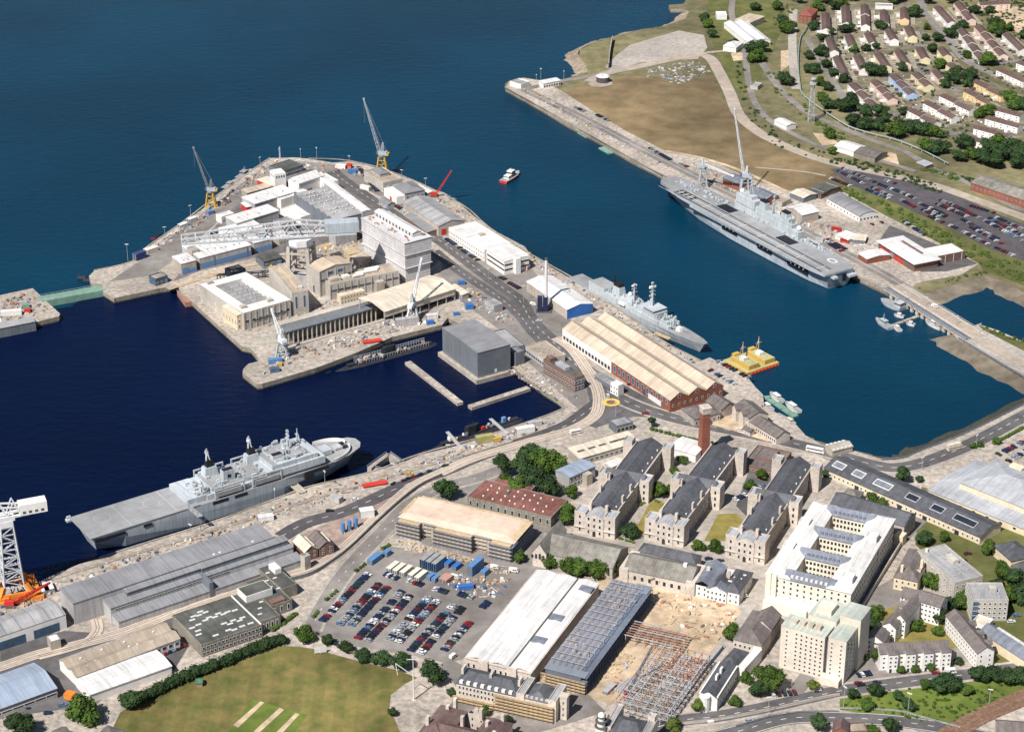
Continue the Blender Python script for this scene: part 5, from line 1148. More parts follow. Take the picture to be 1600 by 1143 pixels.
bld('slate_house', 'slate roofed house half hidden by trees below the hipped house at the right edge', 'house', (1580,884), (1605,900), (1625,880), 6, 'hip', 4.0, M_cream, M_slate)
t, L, W = bld('rooflight_range', 'very long grey slate range with white framed rooflights running down to the right', 'building', (1288,731), (1531.5,838.5), (1551,813), 5, 'gable', 3.4, M_cream, M_slate, ov=.5)
for k, (a, w_) in enumerate(((.06,8),(.19,8),(.35,12),(.54,8.5),(.70,8.5),(.87,15))):
    b = MB(); hw = w_/2; y0, y1 = W*.16, W*.40; s = 3.4/(W/2); z = lambda y: 5.5 + s*y
    for q0, q1, q2, q3 in ((-hw,hw,y0,y0+.5),(-hw,hw,y1-.5,y1),(-hw,-hw+.5,y0+.5,y1-.5),(hw-.5,hw,y0+.5,y1-.5)):
        b.add([(q0,q2,z(q2)),(q1,q2,z(q2)),(q1,q3,z(q3)),(q0,q3,z(q3)),(q0,q2,z(q2)-.5),(q1,q2,z(q2)-.5),(q1,q3,z(q3)-.5),(q0,q3,z(q3)-.5)], [(0,1,2,3),(4,5,1,0),(5,6,2,1),(6,7,3,2),(7,4,0,3)])
    b.add([(-hw,y0,z(y0)-.12),(hw,y0,z(y0)-.12),(hw,y1,z(y1)-.12),(-hw,y1,z(y1)-.12)], [(0,1,2,3)], 1)
    o = b.mesh('rooflight', [M_lead if k > 2 else M_frame, M_glass if k > 2 else M_slateb]); obj('rooflight', o, t, (L*a, 0, 0))
windows(t, L, W, 'F', 34, 1, 1.5, 1.7, 1.4, 3, st='framed')
for k in (.22,.5,.66,.86): door(t, L, W, 'F', L*k, 3, 2.8, M_glass)
F = frame((1450,765), (1640,842), (1512,713.5), 4.5)
t = thing('sports_hall', 'huge pale grey hipped roof hall with cream clerestory wall at the right edge', 'hall', F['o'], F['ang']); L, W = F['L'], F['W']
walls_mb(L, W, 4.5, 'flat', par=.1).build('wall', M_cream, t)
m = MB(); m.add([(-.6,-.6,4.6),(L,-.6,4.6),(L,W*.25,5.8),(-.6,W*.25,5.8),(-.6,W*.25,5.8),(L*.16,W*.25,5.8),(L*.16,W*.6,8.2),(-.6,W+.6,4.7),(L*.16,W+.6,4.7)], [(0,1,2,3),(4,5,6),(4,6,7),(7,6,8)]); m.box(L*.15, L, W*.24, W, 4, 5.4); m.build('roof', M_lead, t)
w = wing(t, 'clerestory', L*.16, L*.74, W*.25, W*1.0, 9.5, 'hip', 5.0, M_cream, M_lead, ov=.5); wing(t, 'right_hall', L*.742, L*1.2, W*.4, W*1.0, 8, 'hip', 3.6, M_cream, M_lead)
for k in range(7): m = MB(); m.box(-.15, .15, -.3, 0, 4.6, 9.2); m.build('wall_post', M_frame, t, (L*(.18+.09*k), W*.25-.02, 0))
windows(t, L, W, 'F', 9, 1, 2.2, 1.6, 1.6, 3); box_part(t, 'roof_box', L*.30, L*.40, W*.93, W*1.02, 9.6, 12, M_cream)
t, L, W = bld('slate_hall', 'tall dark slate hall close behind the white courtyard quad', 'hall', (1297,788), (1413,822), (1433,803.5), 9.5, 'gable', 4.2, M_stoned, M_slate)
windows(t, L, W, 'R', 3, 3, 1.1, 1.7, 1.4, 2.8); box_part(t, 'porch', L*.93, L+2, -6, 0, 0, 6, M_cream)
bld('slate_store', 'small hipped slate store behind the slate hall', 'store', (1315,775), (1340,781), (1347,768), 5, 'hip', 3, M_stoned, M_slatel)
for k, (a, b, c) in enumerate((((1146,998),(1190,1009),(1220,964)),)):
    t, L, W = bld('school_hall', 'hall with brown slate hipped roof between the building site and the tower block', 'hall', a, b, c, 8.5, 'hip', 4.6, M_stone, M_tileg, hipf=.4); windows(t, L, W, 'F', 6, 2, 1.2, 1.7, 1.4, 3.4); wing(t, 'rear_wing', L*.3, L*1.0, W*.5, W*1.02, 9.5, 'gabley', 4.2, M_stone, M_tileg)
t, L, W = bld('white_villa', 'long white villa with grey slate roof and curved bay above the road bend', 'villa', (1093,1084), (1121,1091), (1148,1041), 7.5, 'gabley', 2.8, M_whitew, M_slate)
m = MB(); m.cyl(L*.35, -1.5, 0, 8.2, 2.6, 0, 12); m.build('bay', M_whitew, t); m = MB(); m.cyl(L*.35, -1.5, 8.2, 8.6, 2.8, 0, 12); m.build('cornice', M_frame, t)
for y in (.4, .62): box_part(t, 'chimney', L*.45, L*.55, W*y-1.4, W*y+1.4, 9, 13, M_whitew)
windows(t, L, W, 'R', 8, 2, 1.1, 1.6, 1.2, 3.4); box_part(t, 'parapet', L-.4, L+.3, 0, W, 7.1, 8.6, M_whitew); box_part(t, 'parapet', -.3, .4, 0, W, 7.1, 8.6, M_whitew)
t, L, W = bld('white_villa', 'smaller slate roofed villa joined behind the long white villa', 'villa', (1126,1036), (1148,1043), (1166,1018), 7, 'hip', 3, M_whitew, M_slate); wing(t, 'side_wing', L, L*1.6, W*.1, W*1.4, 6.6, 'flat', 0, M_whitew, M_leadw)
F = frame((935,1142), (1007,1158), (1012,1138), 11)
t = thing('clock_tower_block', 'stone gate block with slate roof and round clock turret at the bottom edge', 'building', F['o'], F['ang']); L, W = F['L'], F['W']; W = 16
walls_mb(L, W, 11, 'hip').build('wall', M_stone, t); roof_mb(L*.72, W, 11, 'hip', 4, 1, .2, x0=L*.2, hipf=.3).build('roof', M_slate, t)
windows(t, L, W, 'F', 8, 3, 1.1, 1.9, 1.4, 3.3); wing(t, 'party_block', L*.9, L*1.06, -1, W, 13, 'flat', 0, M_stone, M_feltg); wing(t, 'party_block', L*.1, L*.24, 2, W+6, 13, 'flat', 0, M_stone, M_feltg)
m = MB(); m.cyl(L*.03, 2, -.3, 13, 2.6, 0, 16); m.build('turret', M_whitew, t)
for z, rr, h_ in ((13, 3.2, .5), (16, 2.9, .5), (18.6, 2.3, .4)): m = MB(); m.cyl(L*.03, 2, z, z+h_, rr, 0, 16); m.build('turret_ring', M_felt, t)
m = MB(); m.cyl(L*.03, 2, 13.5, 16, 2.0, 0, 16); m.cyl(L*.03, 2, 16.5, 18.6, 1.6, 0, 16); m.sphere(L*.03, 2, 19, 1.8, 0, 12, 6); m.build('lantern', M_whitew, t)
m = MB(); m.cyl(0,0,0,.15,1.2,0,16); k = m.mesh('clock_face', M_frame); o = obj('clock_face', k, t, (L*.03-.8, -.55, 9.6)); o.rotation_euler = (R(90), 0, R(-15))
t, L, W = bld('corner_turret_house', 'square stone turret standing right of the clock tower block', 'tower', (1012,1119), (1023,1122), (1026,1116), 15, 'flat', 0, M_stone, M_lead)
windows(t, L, W, 'F', 1, 3, .9, 1.8, 3, 3.6)
F = frame((652,1148), (765,1178), (784,1126), 9)
t = thing('purple_roof_house', 'large house with purple brown hipped roofs and many white chimneys at the bottom edge', 'house', F['o'], F['ang']); L, W = F['L'], F['W']
walls_mb(L, W, 9, 'hip').build('wall', M_stone, t); roof_mb(L, W*.55, 9, 'hip', 4.4, 1, .4).build('roof', M_tilep, t); roof_mb(L*.36, W, 9, 'hip', 4.6, 1, .45, hipf=.45).build('roof', M_tilep, t); roof_mb(L*.34, W, 9, 'hip', 4.6, 1, .45, x0=L*.66, hipf=.45).build('roof', M_tilep, t)
for x, y in ((.05,.3),(.18,.75),(.2,1.0),(.45,.55),(.6,.9),(.78,.6),(.95,.35),(.9,.9)): box_part(t, 'chimney', L*x-.8, L*x+.8, W*y-1.1, W*y+.9, 9, 15.5, M_stone)
windows(t, L, W, 'B', 8, 2, 1.1, 1.7, 1.4, 3.6)
bld('roadside_house', 'small house with reddish roof beside the lower road at the bottom', 'house', (1301,1141), (1325,1144), (1327,1129), 5, 'gabley', 2.5, M_brick, M_tilep)
bld('roadside_hut', 'flat brown roofed hut right of the reddish roofed roadside house', 'house', (1329,1144), (1356,1142), (1354,1128), 4, 'flat', 0, M_brickb, M_roofbg)
bld('corner_house', 'grey gabled house at the bottom right corner below the railway', 'house', (1558,1146), (1610,1150), (1612,1128), 6, 'gable', 3.5, M_stone, M_tileg)
bld('garden_house', 'small grey gabled house among trees at the bottom left', 'house', (82,1142), (99,1155), (112,1148), 4, 'gabley', 2.5, M_stone, M_tileg)
bld('garden_house', 'grey roofed house half out of the frame beside the cricket field corner', 'house', (150,1150), (176,1158), (190,1140), 5, 'hip', 2.5, M_stone, M_tileg)
bld('groundsman_hut', 'tiny green roofed hut on the field edge against the dark hedge', 'hut', (307,1067), (316,1066), (322,1058), 2.6, 'gable', .8, M_timber, mat('green_roof', (.06,.16,.10), .8))
# ================================================================== waterfront houses beside the storehouse and the north side
t, L, W = bld('boat_office', 'brown slate roofed wing nearest the red brick storehouse', 'building', (1085,655), (1126,645), (1114,626.5), 5, 'hip', 3, M_stoned, M_tileg)
windows(t, L, W, 'F', 6, 1, 1.2, 2.4, 1, 3)
bld('boat_office', 'brown slate roofed hall between the storehouse gables and the waterfront courtyard', 'building', (1103,626), (1127,640.5), (1146,630), 5.5, 'gable', 3.2, M_stoned, M_tileg)
t, L, W = bld('boat_office', 'tallest brown roofed stone building at the head of the tan courtyard', 'building', (1146,634), (1170,653.5), (1193,641), 7.5, 'gable', 3.2, M_stone, M_tileg)
windows(t, L, W, 'F', 5, 2, 1.2, 2.0, 1.2, 3.4); 
for k in (.25, .7): wing(t, 'gable_bay', L*k-2.4, L*k+2.4, -2.2, 3, 8.5, 'gabley', 2.4, M_stone, M_tileg)
t, L, W = bld('boat_office', 'long brown roofed range pointing at the slipway road', 'building', (1170,657.5), (1213,684), (1231,674.5), 5, 'gable', 3.0, M_stone, M_tileg)
windows(t, L, W, 'F', 10, 1, 1.2, 1.8, 1.6, 3, x0=L*.3, x1=L*.95)
bld('courtyard_hut', 'small brown roofed hut in the tan courtyard', 'hut', (1161,669), (1172,674.5), (1178,671), 3.4, 'gable', 1.4, M_stone, M_tileg)
sheet('tan_courtyard', [(1112,664),(1122,650),(1146,640),(1168,656),(1208,686),(1200,690),(1150,674)], M_dirt, L2)
t, L, W = bld('shore_boathouse', 'boathouse with white striped roof standing on the shore rocks', 'boathouse', (1289,696), (1301,705), (1322,689.5), 4, 'gabley', 1.6, M_cladb, M_cladb)
for k in range(5): b = MB(); b.box(0, L+.6, -.9, .9, 0, .5); o = b.build('roof_panel', M_roofw, t, (-.3, W*(.1+.2*k), 4.3))
t, L, W = bld('jetty_shed', 'white shed with plain gable roof beside the carrier', 'shed', (1229,324), (1253,336.5), (1277,329), 7, 'gabley', 2.2, M_cladb, M_roofw)
door(t, L, W, 'F', L*.25, 3, 4, M_dark)
t, L, W = bld('curved_roof_shed', 'long shed with curved grey roof and white end beside the north car park', 'shed', (1292,310), (1343,338.5), (1370,333), 4.5, 'barrel', 2.4, M_whitew, M_roofg)
windows(t, L, W, 'R', 5, 1, 2.0, 1.8, 1.0, 3, st='blue'); windows(t, L, W, 'F', 10, 1, 1.6, 1.4, 1.4, 3)
t, L, W = bld('black_roof_shed', 'low shed with black striped roof between dry field and curved shed', 'shed', (1262,297), (1283,304), (1312,291), 4, 'gable', 1.4, M_brickb, M_felt)
lights(t, [(L*.5, W*k) for k in (.15,.35,.65,.85)], L*.9, .5, 4.9, M_lead)
bld('cream_roof_shed', 'low cream roofed shed joined to the left of the black roofed shed', 'shed', (1234.5,301), (1255.5,309.5), (1274,302), 4.2, 'gable', 1.2, M_cladg, M_roofcr)
F = frame((1373,377), (1429,412), (1463.6,403), 6.5)
t = thing('fire_station', 'brick fire station with wide white roof, red doors and a right hand wing', 'fire station', F['o'], F['ang']); L, W = F['L'], F['W']
walls_mb(L, W, 6, 'hip').build('wall', M_brickb, t); roof_mb(L, W, 6.4, 'hip', 1.6, 1, 1.6, .5, hipf=.25).build('roof', M_roofw, t)
b = MB(); b.box(L*.22, L*.78, W*.60, W*.70, 7.2, 8.6); b.build('rooflight', M_brickb, t)
for k in range(5): door(t, L, W, 'F', L*(.12+.13*k), 4.2, 4.2, M_redd if k not in (2,) else M_feltg)
wing(t, 'side_wing', L*.52, L*.90, W, W*2.3, 6, 'flat', 0, M_brickb, M_roofw); 
for k in range(4): box_part(t, 'post', L*.9-.3, L*.9+.1, W*(1.1+.35*k), W*(1.1+.35*k)+.4, 0, 6, M_frame)
bld('brick_lodge', 'small brick lodge with white roof left of the fire station', 'lodge', (1341,396), (1355,405), (1384,393.5), 4, 'gable', 1.2, M_brick, M_roofw)
bld('white_cabin', 'long white cabin on the quay beside the ships stern', 'cabin', (1305,367), (1325,375), (1334,366), 3, 'mono', .4, M_whitew, M_roofw)
bld('white_cabin', 'white cabin with grey wall behind the brick lodge', 'cabin', (1331,374), (1352,376), (1357,368), 3, 'mono', .4, M_cladg, M_roofcr)
t, L, W = bld('brick_power_house', 'red brick house with grey slate roof hidden behind the ships island', 'building', (1170,300), (1196,312), (1203,300), 6, 'gable', 2.2, M_brick, M_slateb)
bld('brick_power_house', 'brick house with slate roof beside the lattice signal mast', 'building', (1130,278), (1155,288), (1165,278), 6, 'gable', 2.0, M_brick, M_slateb)
bld('flat_store', 'flat concrete store between the brick house and the white jetty shed', 'store', (1202,312), (1222,318), (1226,308), 3.5, wall=M_concw, roofm=M_roofbg)
t, L, W = bld('jetty_shelter', 'long white shelter near the outer end of the jetty', 'shelter', (849,131), (876,126), (874,121.5), 4.5, 'mono', .5, M_whitew, M_roofw); windows(t, L, W, 'F', 7, 1, 1.8, 2, .8, 3)
bld('jetty_head_house', 'white block at the outer tip of the jetty', 'building', (797,128), (814,133), (820,126), 4, wall=M_whitew, roofm=M_feltg)
c = P(942, 128); t = thing('sand_silo', 'dark round tank on the pale sand pad of the dry field', 'tank', c); m = MB(); m.cyl(0,0,0,5.4,6.0,0,20); m.build('drum', M_dark, t); m = MB(); m.cyl(0,0,5.4,6.4,6.2,0,20,4.6); m.build('lid', M_roofw, t)
sheet('sand_pad', [(918,131),(935,124),(955,127),(958,133),(940,137),(925,136)], M_track, L4+.04)
# hillside sheds
t, L, W = bld('hill_store', 'white twin roofed store on the hillside', 'store', (1168,66), (1204,63), (1186,32), 5, 'gabley', 2.2, M_whitew, M_roofw, n=2); lights(t, [(L*x, W*y) for x in (.3,.8) for y in (.3,.5,.7)], 1.6, 4, 6.6, M_felt)
bld('hill_store', 'cream pitched store above the white twin roofed store', 'store', (1148,31), (1172,36), (1180,23), 6, 'hip', 2.5, M_buff, M_rooftan)
bld('hill_hut', 'tiny white block hut left of the cream hillside store', 'hut', (1120,25), (1136,25), (1135,19), 4, wall=M_whitew, roofm=M_roofw)
bld('hill_hut', 'white hipped hut beside a round tree at the track junction', 'hut', (1130,72), (1150,75), (1156,66), 5, 'hip', 2.5, M_whitew, M_roofw)
bld('hill_shed', 'white roofed shed beside the perimeter road', 'shed', (1210,188), (1229,197), (1242,193), 4, 'gable', 1.2, M_whitew, M_roofw)
bld('hill_shed', 'white ridged shed among rubble by the winding green pipe', 'shed', (1304,228), (1334,237), (1343,226), 4.5, 'gable', 2, M_whitew, M_roofw)
bld('hill_shed', 'grey slate shed joined to the white ridged shed', 'shed', (1335,238), (1367,247), (1376,235), 4.5, 'gable', 2, M_rubble, M_tileg)
bld('hill_shed', 'small pale blue roofed shelter beside the fork of the track', 'shelter', (1432,254), (1446,260), (1451,254), 3, 'mono', .6, M_brickb, M_lead)
bld('hill_hut', 'grey flat hut by the lattice pylon', 'hut', (1172,134), (1184,136), (1186,130), 3, wall=M_concw, roofm=M_feltg)
t, L, W = bld('brick_mill', 'long red brick building with grey slate roof at the right edge', 'building', (1517,285), (1640,326), (1650,310), 6.5, 'gable', 3, M_brick, M_slatel); windows(t, L, W, 'F', 18, 1, 1.3, 1.6, 2.4, 3)
t, L, W = bld('red_house', 'red brick house with hipped roof at the top of the hill', 'house', (1249,24), (1268,26), (1267,14), 8, 'hip', 3, M_brick, mat('red_tiles', (.26,.085,.065), .85, .15, .5)); windows(t, L, W, 'F', 3, 2, 1.1, 1.5, 1.2, 3.2)
# terraces of the hillside estate: ridge from far end to near end
TC = dict(w=M_whitew, c=mat('yellow_render', (.66,.58,.36), .85, .06), p=mat('pink_render', (.66,.50,.43), .85, .06), o=mat('ochre_render', (.64,.48,.26), .85, .06), b=mat('blue_render', (.36,.47,.66), .85, .06))
CN = dict(w='white', c='pale yellow', p='pink', o='ochre', b='white')
terr = [(1290,18,1291,44,'w',1,'leftmost in the top row'),(1321,7,1323,34,'w',1,'second from left in the top row'),(1351,6,1353,37,'w',2,'middle of the top row'),(1381,14,1383,34,'w',1,'fourth from left in the top row'),(1413,10,1414,28,'o',1,'rightmost in the top row'),
(1296,57,1304,78,'w',1,'leftmost in the second row'),(1326,52,1333,70,'w',1,'second from left in the second row'),(1357,49,1365,65,'w',1,'third from left in the second row'),(1389,44,1398,60,'w',1,'fourth from left in the second row'),(1419,39,1427,55,'c',1,'rightmost in the second row'),
(1308,86,1322,115,'w',1,'leftmost in the third row'),(1340,84,1351,106,'w',1,'second from left in the third row'),(1372,80,1387,102,'c',1,'third from left in the third row'),(1404,76,1417,97,'p',1,'fourth from left in the third row'),(1437,72,1447,89,'c',1,'fifth from left in the third row'),(1471,72,1481,85,'c',1,'rightmost in the third row'),
(1465,8,1488,33,'w',1,'left of two high above the road'),(1497,2,1519,28,'p',2,'right of two high above the road'),(1502,45,1537,88,'w',4,'stepping down four roofs by the main road'),(1529,40,1569,82,'p',4,'stepping down four roofs by the wood'),(1573,50,1600,76,'w',1,'by the bare ground at right'),
(1485,97,1506,111,'c',1,'left of the main road'),(1462,107,1474,120,'p',1,'short one behind the parked cars'),(1563,105,1605,124,'w',1,'below the side road at the right edge'),(1594,94,1620,104,'w',1,'above the side road at the right edge'),
(1332,129,1369,163,'w',3,'leftmost in the lower slanting row'),(1367,125,1396,151,'p',3,'second from left in the lower slanting row'),(1396,116,1427,143,'b',3,'with blue gable end'),(1431,112,1453,131,'c',2,'rightmost in the lower slanting row'),
(1449,157,1494,180,'w',2,'middle of three above big trees'),(1423,168,1465,189,'w',2,'lowest of three above big trees'),(1474,146,1521,168,'w',2,'highest of three above big trees'),(1512,139,1549,157,'o',2,'lower of two ochre ones'),(1525,124,1571,146,'o',2,'upper of two ochre ones'),
(1560,167,1598,177,'w',1,'highest of four level ones at right'),(1544,180,1595,194,'w',1,'second of four level ones at right'),(1526,195,1578,209,'w',1,'third of four level ones at right'),(1511,210,1550,221,'w',1,'lowest of four level ones at right'),(1530,3,1577,1,'p',1,'along the top edge of the photo')]
for x0, y0, x1, y1, cc, n, lab in terr:
    A, B = P(x0, y0, 7.6), P(x1, y1, 7.6); d = B - A; Ln = d.length; wd = 8.8
    t = thing('terraced_house', f'{CN[cc]} terrace, brown roof, {lab} of the hill estate', 'terrace', (A.x, A.y, 0), math.atan2(d.y, d.x), 'terraces of the hill estate')
    wb = MB(); rb_ = MB(); st = .9
    for k in range(n):
        z = 5.2 - st*(k - (n-1)/2)*(1 if n > 1 else 0); a, e = Ln*k/n, Ln*(k+1)/n
        q = walls_mb(e-a-.04, wd, z, 'gable', 2.2, x0=a, y0=-wd/2); wb.add(q.v, q.f)
        roof_mb(e-a-.04, wd, z, 'gable', 2.2, 1, 0, .25, x0=a, y0=-wd/2, b=rb_); 
    wb.build('wall', TC[cc], t); rb_.build('roof', M_tileb, t)
    if cc in 'b': g = MB(); g.box(Ln-.02, Ln+.15, -wd/2, wd/2, 0, 4.4); g.build('gable_end', TC['b'], t)
    nw = max(3, int(Ln/5.5)); 
    windows(t, Ln, wd, 'F', nw, 2, 1.3, 1.2, .9, 2.3, oy=-wd/2)
    r = random.Random(int(x0)); 
    for k in range(max(1, int(Ln/14))):
        q = MB(); s = r.uniform(.3, 1)*5; q.box(-1.5, 1.5, -s, 0, 0, 2.4); q.build('porch', r.choice([M_frame, TC[cc], M_tileb, M_frame]), t, (Ln*(k+.5)/max(1,int(Ln/14))+r.uniform(-2,2), -wd/2-.02, 0))
    q = MB(); q.box(0, Ln, wd/2+6, wd/2+6.3, 0, 1.5); 
    for k in range(nw): q.box(Ln*k/nw, Ln*k/nw+.2, wd/2+.1, wd/2+6, 0, 1.4); q.box(Ln*k/nw, Ln*k/nw+.2, -wd/2-5.5, -wd/2-.1, 0, 1.1)
    q.build('garden_wall', M_cladb, t)
bld('estate_garages', 'row of flat white garages at the top of the estate', 'garage', (1368,10), (1395,11), (1395,6.5), 3, wall=M_whitew, roofm=M_feltg)
# ================================================================== ships
M_hull  = mat('warship_grey', (0.36,0.395,0.425), 0.6, 0.07, 0.12, 0.04, 0.09, stripes=[(0,9.0,0.02,0.9)])
M_sup   = mat('superstructure_grey', (0.42,0.455,0.475), 0.6, 0.06, 0.3, 0.05, 0.08)
M_deck  = mat('flight_deck', (0.25,0.252,0.257), 0.85, 0.12, 0.15, 0.03, 0.14)
M_deckg = mat('ship_deck', (0.27,0.272,0.272), 0.85, 0.12, 0.3, 0.05, 0.14)
M_boot  = mat('boot_topping', (0.03,0.03,0.035), 0.7, 0.2, 0.3)
M_black = mat('funnel_black', (0.012,0.013,0.018), 0.6, 0.2, 0.3)
M_subm  = mat('submarine_black', (0.022,0.024,0.030), 0.7, 0.25, 0.3)
M_orange= mat('orange_paint', (0.62,0.20,0.03), 0.6, 0.1)
M_yel   = mat('crane_yellow', (0.52,0.33,0.07), 0.6, 0.1)
M_buoy  = mat('buff_deck', (0.40,0.37,0.19), 0.8, 0.15, 0.4)
M_redp  = mat('red_paint', (0.50,0.035,0.025), 0.6, 0.1)
M_greenp= mat('green_pontoon', (0.16,0.27,0.21), 0.85, 0.15, 0.3)
M_navyh = mat('navy_hull', (0.02,0.025,0.05), 0.6, 0.1)
def ship_frame(stern, bow, z):
    A, B = P(*stern, z), P(*bow, z); d = B - A
    return A, math.atan2(d.y, d.x), d.length
def hull(secs, zdeck, name, t, mats=None, smooth=False, kn=.55, draft=-1.0):
    """secs: (x, half beam at waterline, half beam at knuckle, half beam at deck, deck height factor, x shift of the deck)"""
    b = MB(); rows = []
    for x, w0, w1, w2, zf, dx in secs:
        zd = zdeck*zf
        pr = [(x+dx, -w2, zd), (x+dx*kn, -w1, zd*kn), (x, -w0, .5), (x, -w0*.9, draft), (x, w0*.9, draft), (x, w0, .5), (x+dx*kn, w1, zd*kn), (x+dx, w2, zd)]
        rows.append(pr); b.v += pr
    n = len(rows)
    for i in range(n-1):
        for k in range(7):
            if k == 3: continue
            a = 8*i + k; b.f.append((a, a+8, a+9, a+1)); b.mi.append(1 if k in (2, 4) else 0)
        b.f.append((8*i, 8*i+7, 8*i+15, 8*i+8)); b.mi.append(2)
    for e, rev in ((0, False), (8*(n-1), True)):
        f = [e+k for k in range(8)]; b.f.append(tuple(f if not rev else f[::-1])); b.mi.append(0)
    return b.build(name, mats or [M_hull, M_boot, M_deckg], t)
def part(t, name, m, *boxes):
    b = MB()
    for q in boxes:
        if len(q) == 6: b.box(*q)
        else: b.taper(*q)
    return b.build(name, m, t)
def mast(t, x, y, z0, h, r=.35, arms=3, m=None, name='mast', dome=0):
    b = MB()
    for s in ((-1.2,-1.2),(1.2,-1.2),(0,1.4)): b.beam((x+s[0],y+s[1],z0), (x,y,z0+h*.8), r*.6)
    b.beam((x,y,z0), (x,y,z0+h), r*.7)
    for k in range(arms): z = z0+h*(.5+.2*k); b.beam((x,y-2.6+.5*k,z), (x,y+2.6-.5*k,z), r*.5); b.box(x-.8,x+.8,y-.5,y+.5,z,z+.7)
    if dome: b.sphere(x, y, z0+h*.55, dome, 0, 10, 6)
    return b.build(name, m or M_sup, t)
# ---- aircraft carrier
o, a, Ln = ship_frame((1315,423.5), (1044,279), 8.5); D = 13.2
t = thing('aircraft_carrier', 'grey aircraft carrier with long flat flight deck and island, moored at the north jetty', 'warship', (o.x, o.y, WZ), a)
s = Ln/205
hull([(x*s, w0, w1, w2, 1, dx) for x, w0, w1, w2, dx in ((3,9,11,12,-3),(20,12,12.5,13,-1),(60,13.5,13.5,14,0),(110,13.7,13.8,14.5,0),(150,11,12.5,14,0),(178,6,8.5,11,1),(193,2,4.5,8,4),(200,.3,2.2,5.5,6))], D-1.3, 'hull', t)
b = MB(); b.prism([(p[0]*s, p[1]) for p in ((0,-10),(0,15.5),(14,17.5),(70,18),(140,17),(172,15.5),(196,12),(206,6),(208,-2),(204,-9),(186,-13),(150,-14),(110,-17),(40,-17),(8,-15))], D-1.3, D, 0, bottom=True, mt=1)
b.build('flight_deck', [M_hull, M_deck], t)
b = MB()
for y in (4.2, 12.6): b.box(6*s, 196*s, y, y+1.0, D+.03, D+.05, 0)
for x in range(12, 190, 22): b.box(x*s, x*s+.5, 4.5, 13, D+.05, D+.07, 1)
b.box(4*s, 200*s, 8.4, 8.75, D+.05, D+.07, 1); b.box(2*s, 196*s, 15.6, 15.9, D+.05, D+.07, 1); b.box(150*s, 196*s, 2.9, 3.2, D+.05, D+.07, 1)
for k in range(6): b.box((160+6*k)*s, (163+6*k)*s, 5.6, 11.6, D+.02, D+.04, 0)
c0 = 17*s
for k in range(20):
    a0, a1 = 2*math.pi*k/20, 2*math.pi*(k+1)/20; q = [(c0+4.6*math.cos(a0), -6+3.2*math.sin(a0)),(c0+4.6*math.cos(a1), -6+3.2*math.sin(a1)),(c0+3.2*math.cos(a1), -6+1.9*math.sin(a1)),(c0+3.2*math.cos(a0), -6+1.9*math.sin(a0))]
    b.add([(p[0],p[1],D+.08) for p in q], [(3,2,1,0)], 1)
b.build('deck_markings', [M_black, M_white], t)
for x in (62, 132): part(t, 'aircraft_lift', M_black, ((x-8.5)*s, (x+8.5)*s, -6.5, 2.6, D+.02, D+.10)); part(t, 'lift_edge', M_sup, ((x-8.9)*s, (x-8.5)*s, -6.9, 3, D, D+.4), ((x+8.5)*s, (x+8.9)*s, -6.9, 3, D, D+.4))
b = MB(); b.add([(180*s,3,D+.05),(206*s,4,D+.05),(198*s,12.5,D+.05),(180*s,14,D+.05),(206*s,4,D+2.6),(198*s,12.5,D+2.6)], [(0,1,4),(3,5,2),(0,4,5,3),(1,2,5,4)]); b.build('ski_jump', M_deck, t)
isl = part(t, 'island', M_sup, (58*s, 132*s, -14.5, -8.2, D, D+6), (66*s, 122*s, -14, -8.6, D+6, D+9), (108*s, 130*s, -14.6, -7.6, D+6, D+12.5), (112*s, 124*s, -14, -8.2, D+12.5, D+15), (70*s, 80*s, -13.6, -9, D+9, D+12))
for x in (76, 101): part(t, 'funnel', M_sup, (x*s, -11.4, D+6, D+15, 4.2, 2.6, 3.2, 2.0)); part(t, 'funnel_cap', M_black, (x*s-3.3, x*s+3.3, -13.5, -9.3, D+15, D+16))
mast(t, 90*s, -11.3, D+9, 15, .6, 3); mast(t, 117*s, -11.3, D+15, 14, .5, 3); mast(t, 68*s, -11.4, D+9, 8, .4, 2, dome=1.8)
b = MB(); b.sphere(127*s, -11, D+14.4, 2.0); b.sphere(61*s, -11.4, D+8, 1.9); b.build('radar_dome', M_frame, t)
windows(t, Ln, 0, 'F', 9, 1, 1.4, .8, D+10.6, 3, x0=109*s, x1=129*s, oy=-14.65, st='flat'); 
b = MB()
for k in range(9): b.beam((130*s, -14.6+.8*k, D+11), (130*s+.1, -14.6+.8*k, D+12), .3)
b.build('bridge_windows', M_glass, t)
for x, l_ in ((60, 16), (100, 18), (20, 22)): 
    b = MB(); b.box((x)*s, (x+l_)*s, 13.6, 14.3, 5.5, 9.6); b.build('side_opening', M_black, t)
    for k in range(4): b = MB(); b.box(-.2,.2,13.9,16.4,9.0,11.9); b.build('deck_bracket', M_sup, t, ((x+2+k*4.5)*s, 0, 0))
part(t, 'sponson', M_hull, (35*s, 155*s, 14.0, 16.8, 10.4, 11.9)); part(t, 'stern_opening', M_black, (-.6*s, .4*s, -4, -1.5, 5, 10.5)); part(t, 'stern_gallery', M_sup, (-2.6*s, 2*s, 5, 9, 9.2, 10.6), (-2.2*s, 2*s, -13, -6, 7.4, 9.0))
part(t, 'crane_jib', M_sup, (38*s, 52*s, -12.2, -11.4, D+3.4, D+4.2), (38*s, 39*s, -12.4, -11.2, D, D+3.6)); 
r = random.Random(3); b = MB()
for k in range(80): x, y = r.choice([(r.uniform(140,200), r.uniform(-11,1)), (r.uniform(24,58), r.uniform(-16,-9)), (r.uniform(60,130), r.uniform(-8,-7))]); q = r.uniform(.4, 1.5); b.box(x*s-q, x*s+q, y-q*.6, y+q*.6, D+.1, D+.1+r.uniform(.5, 2))
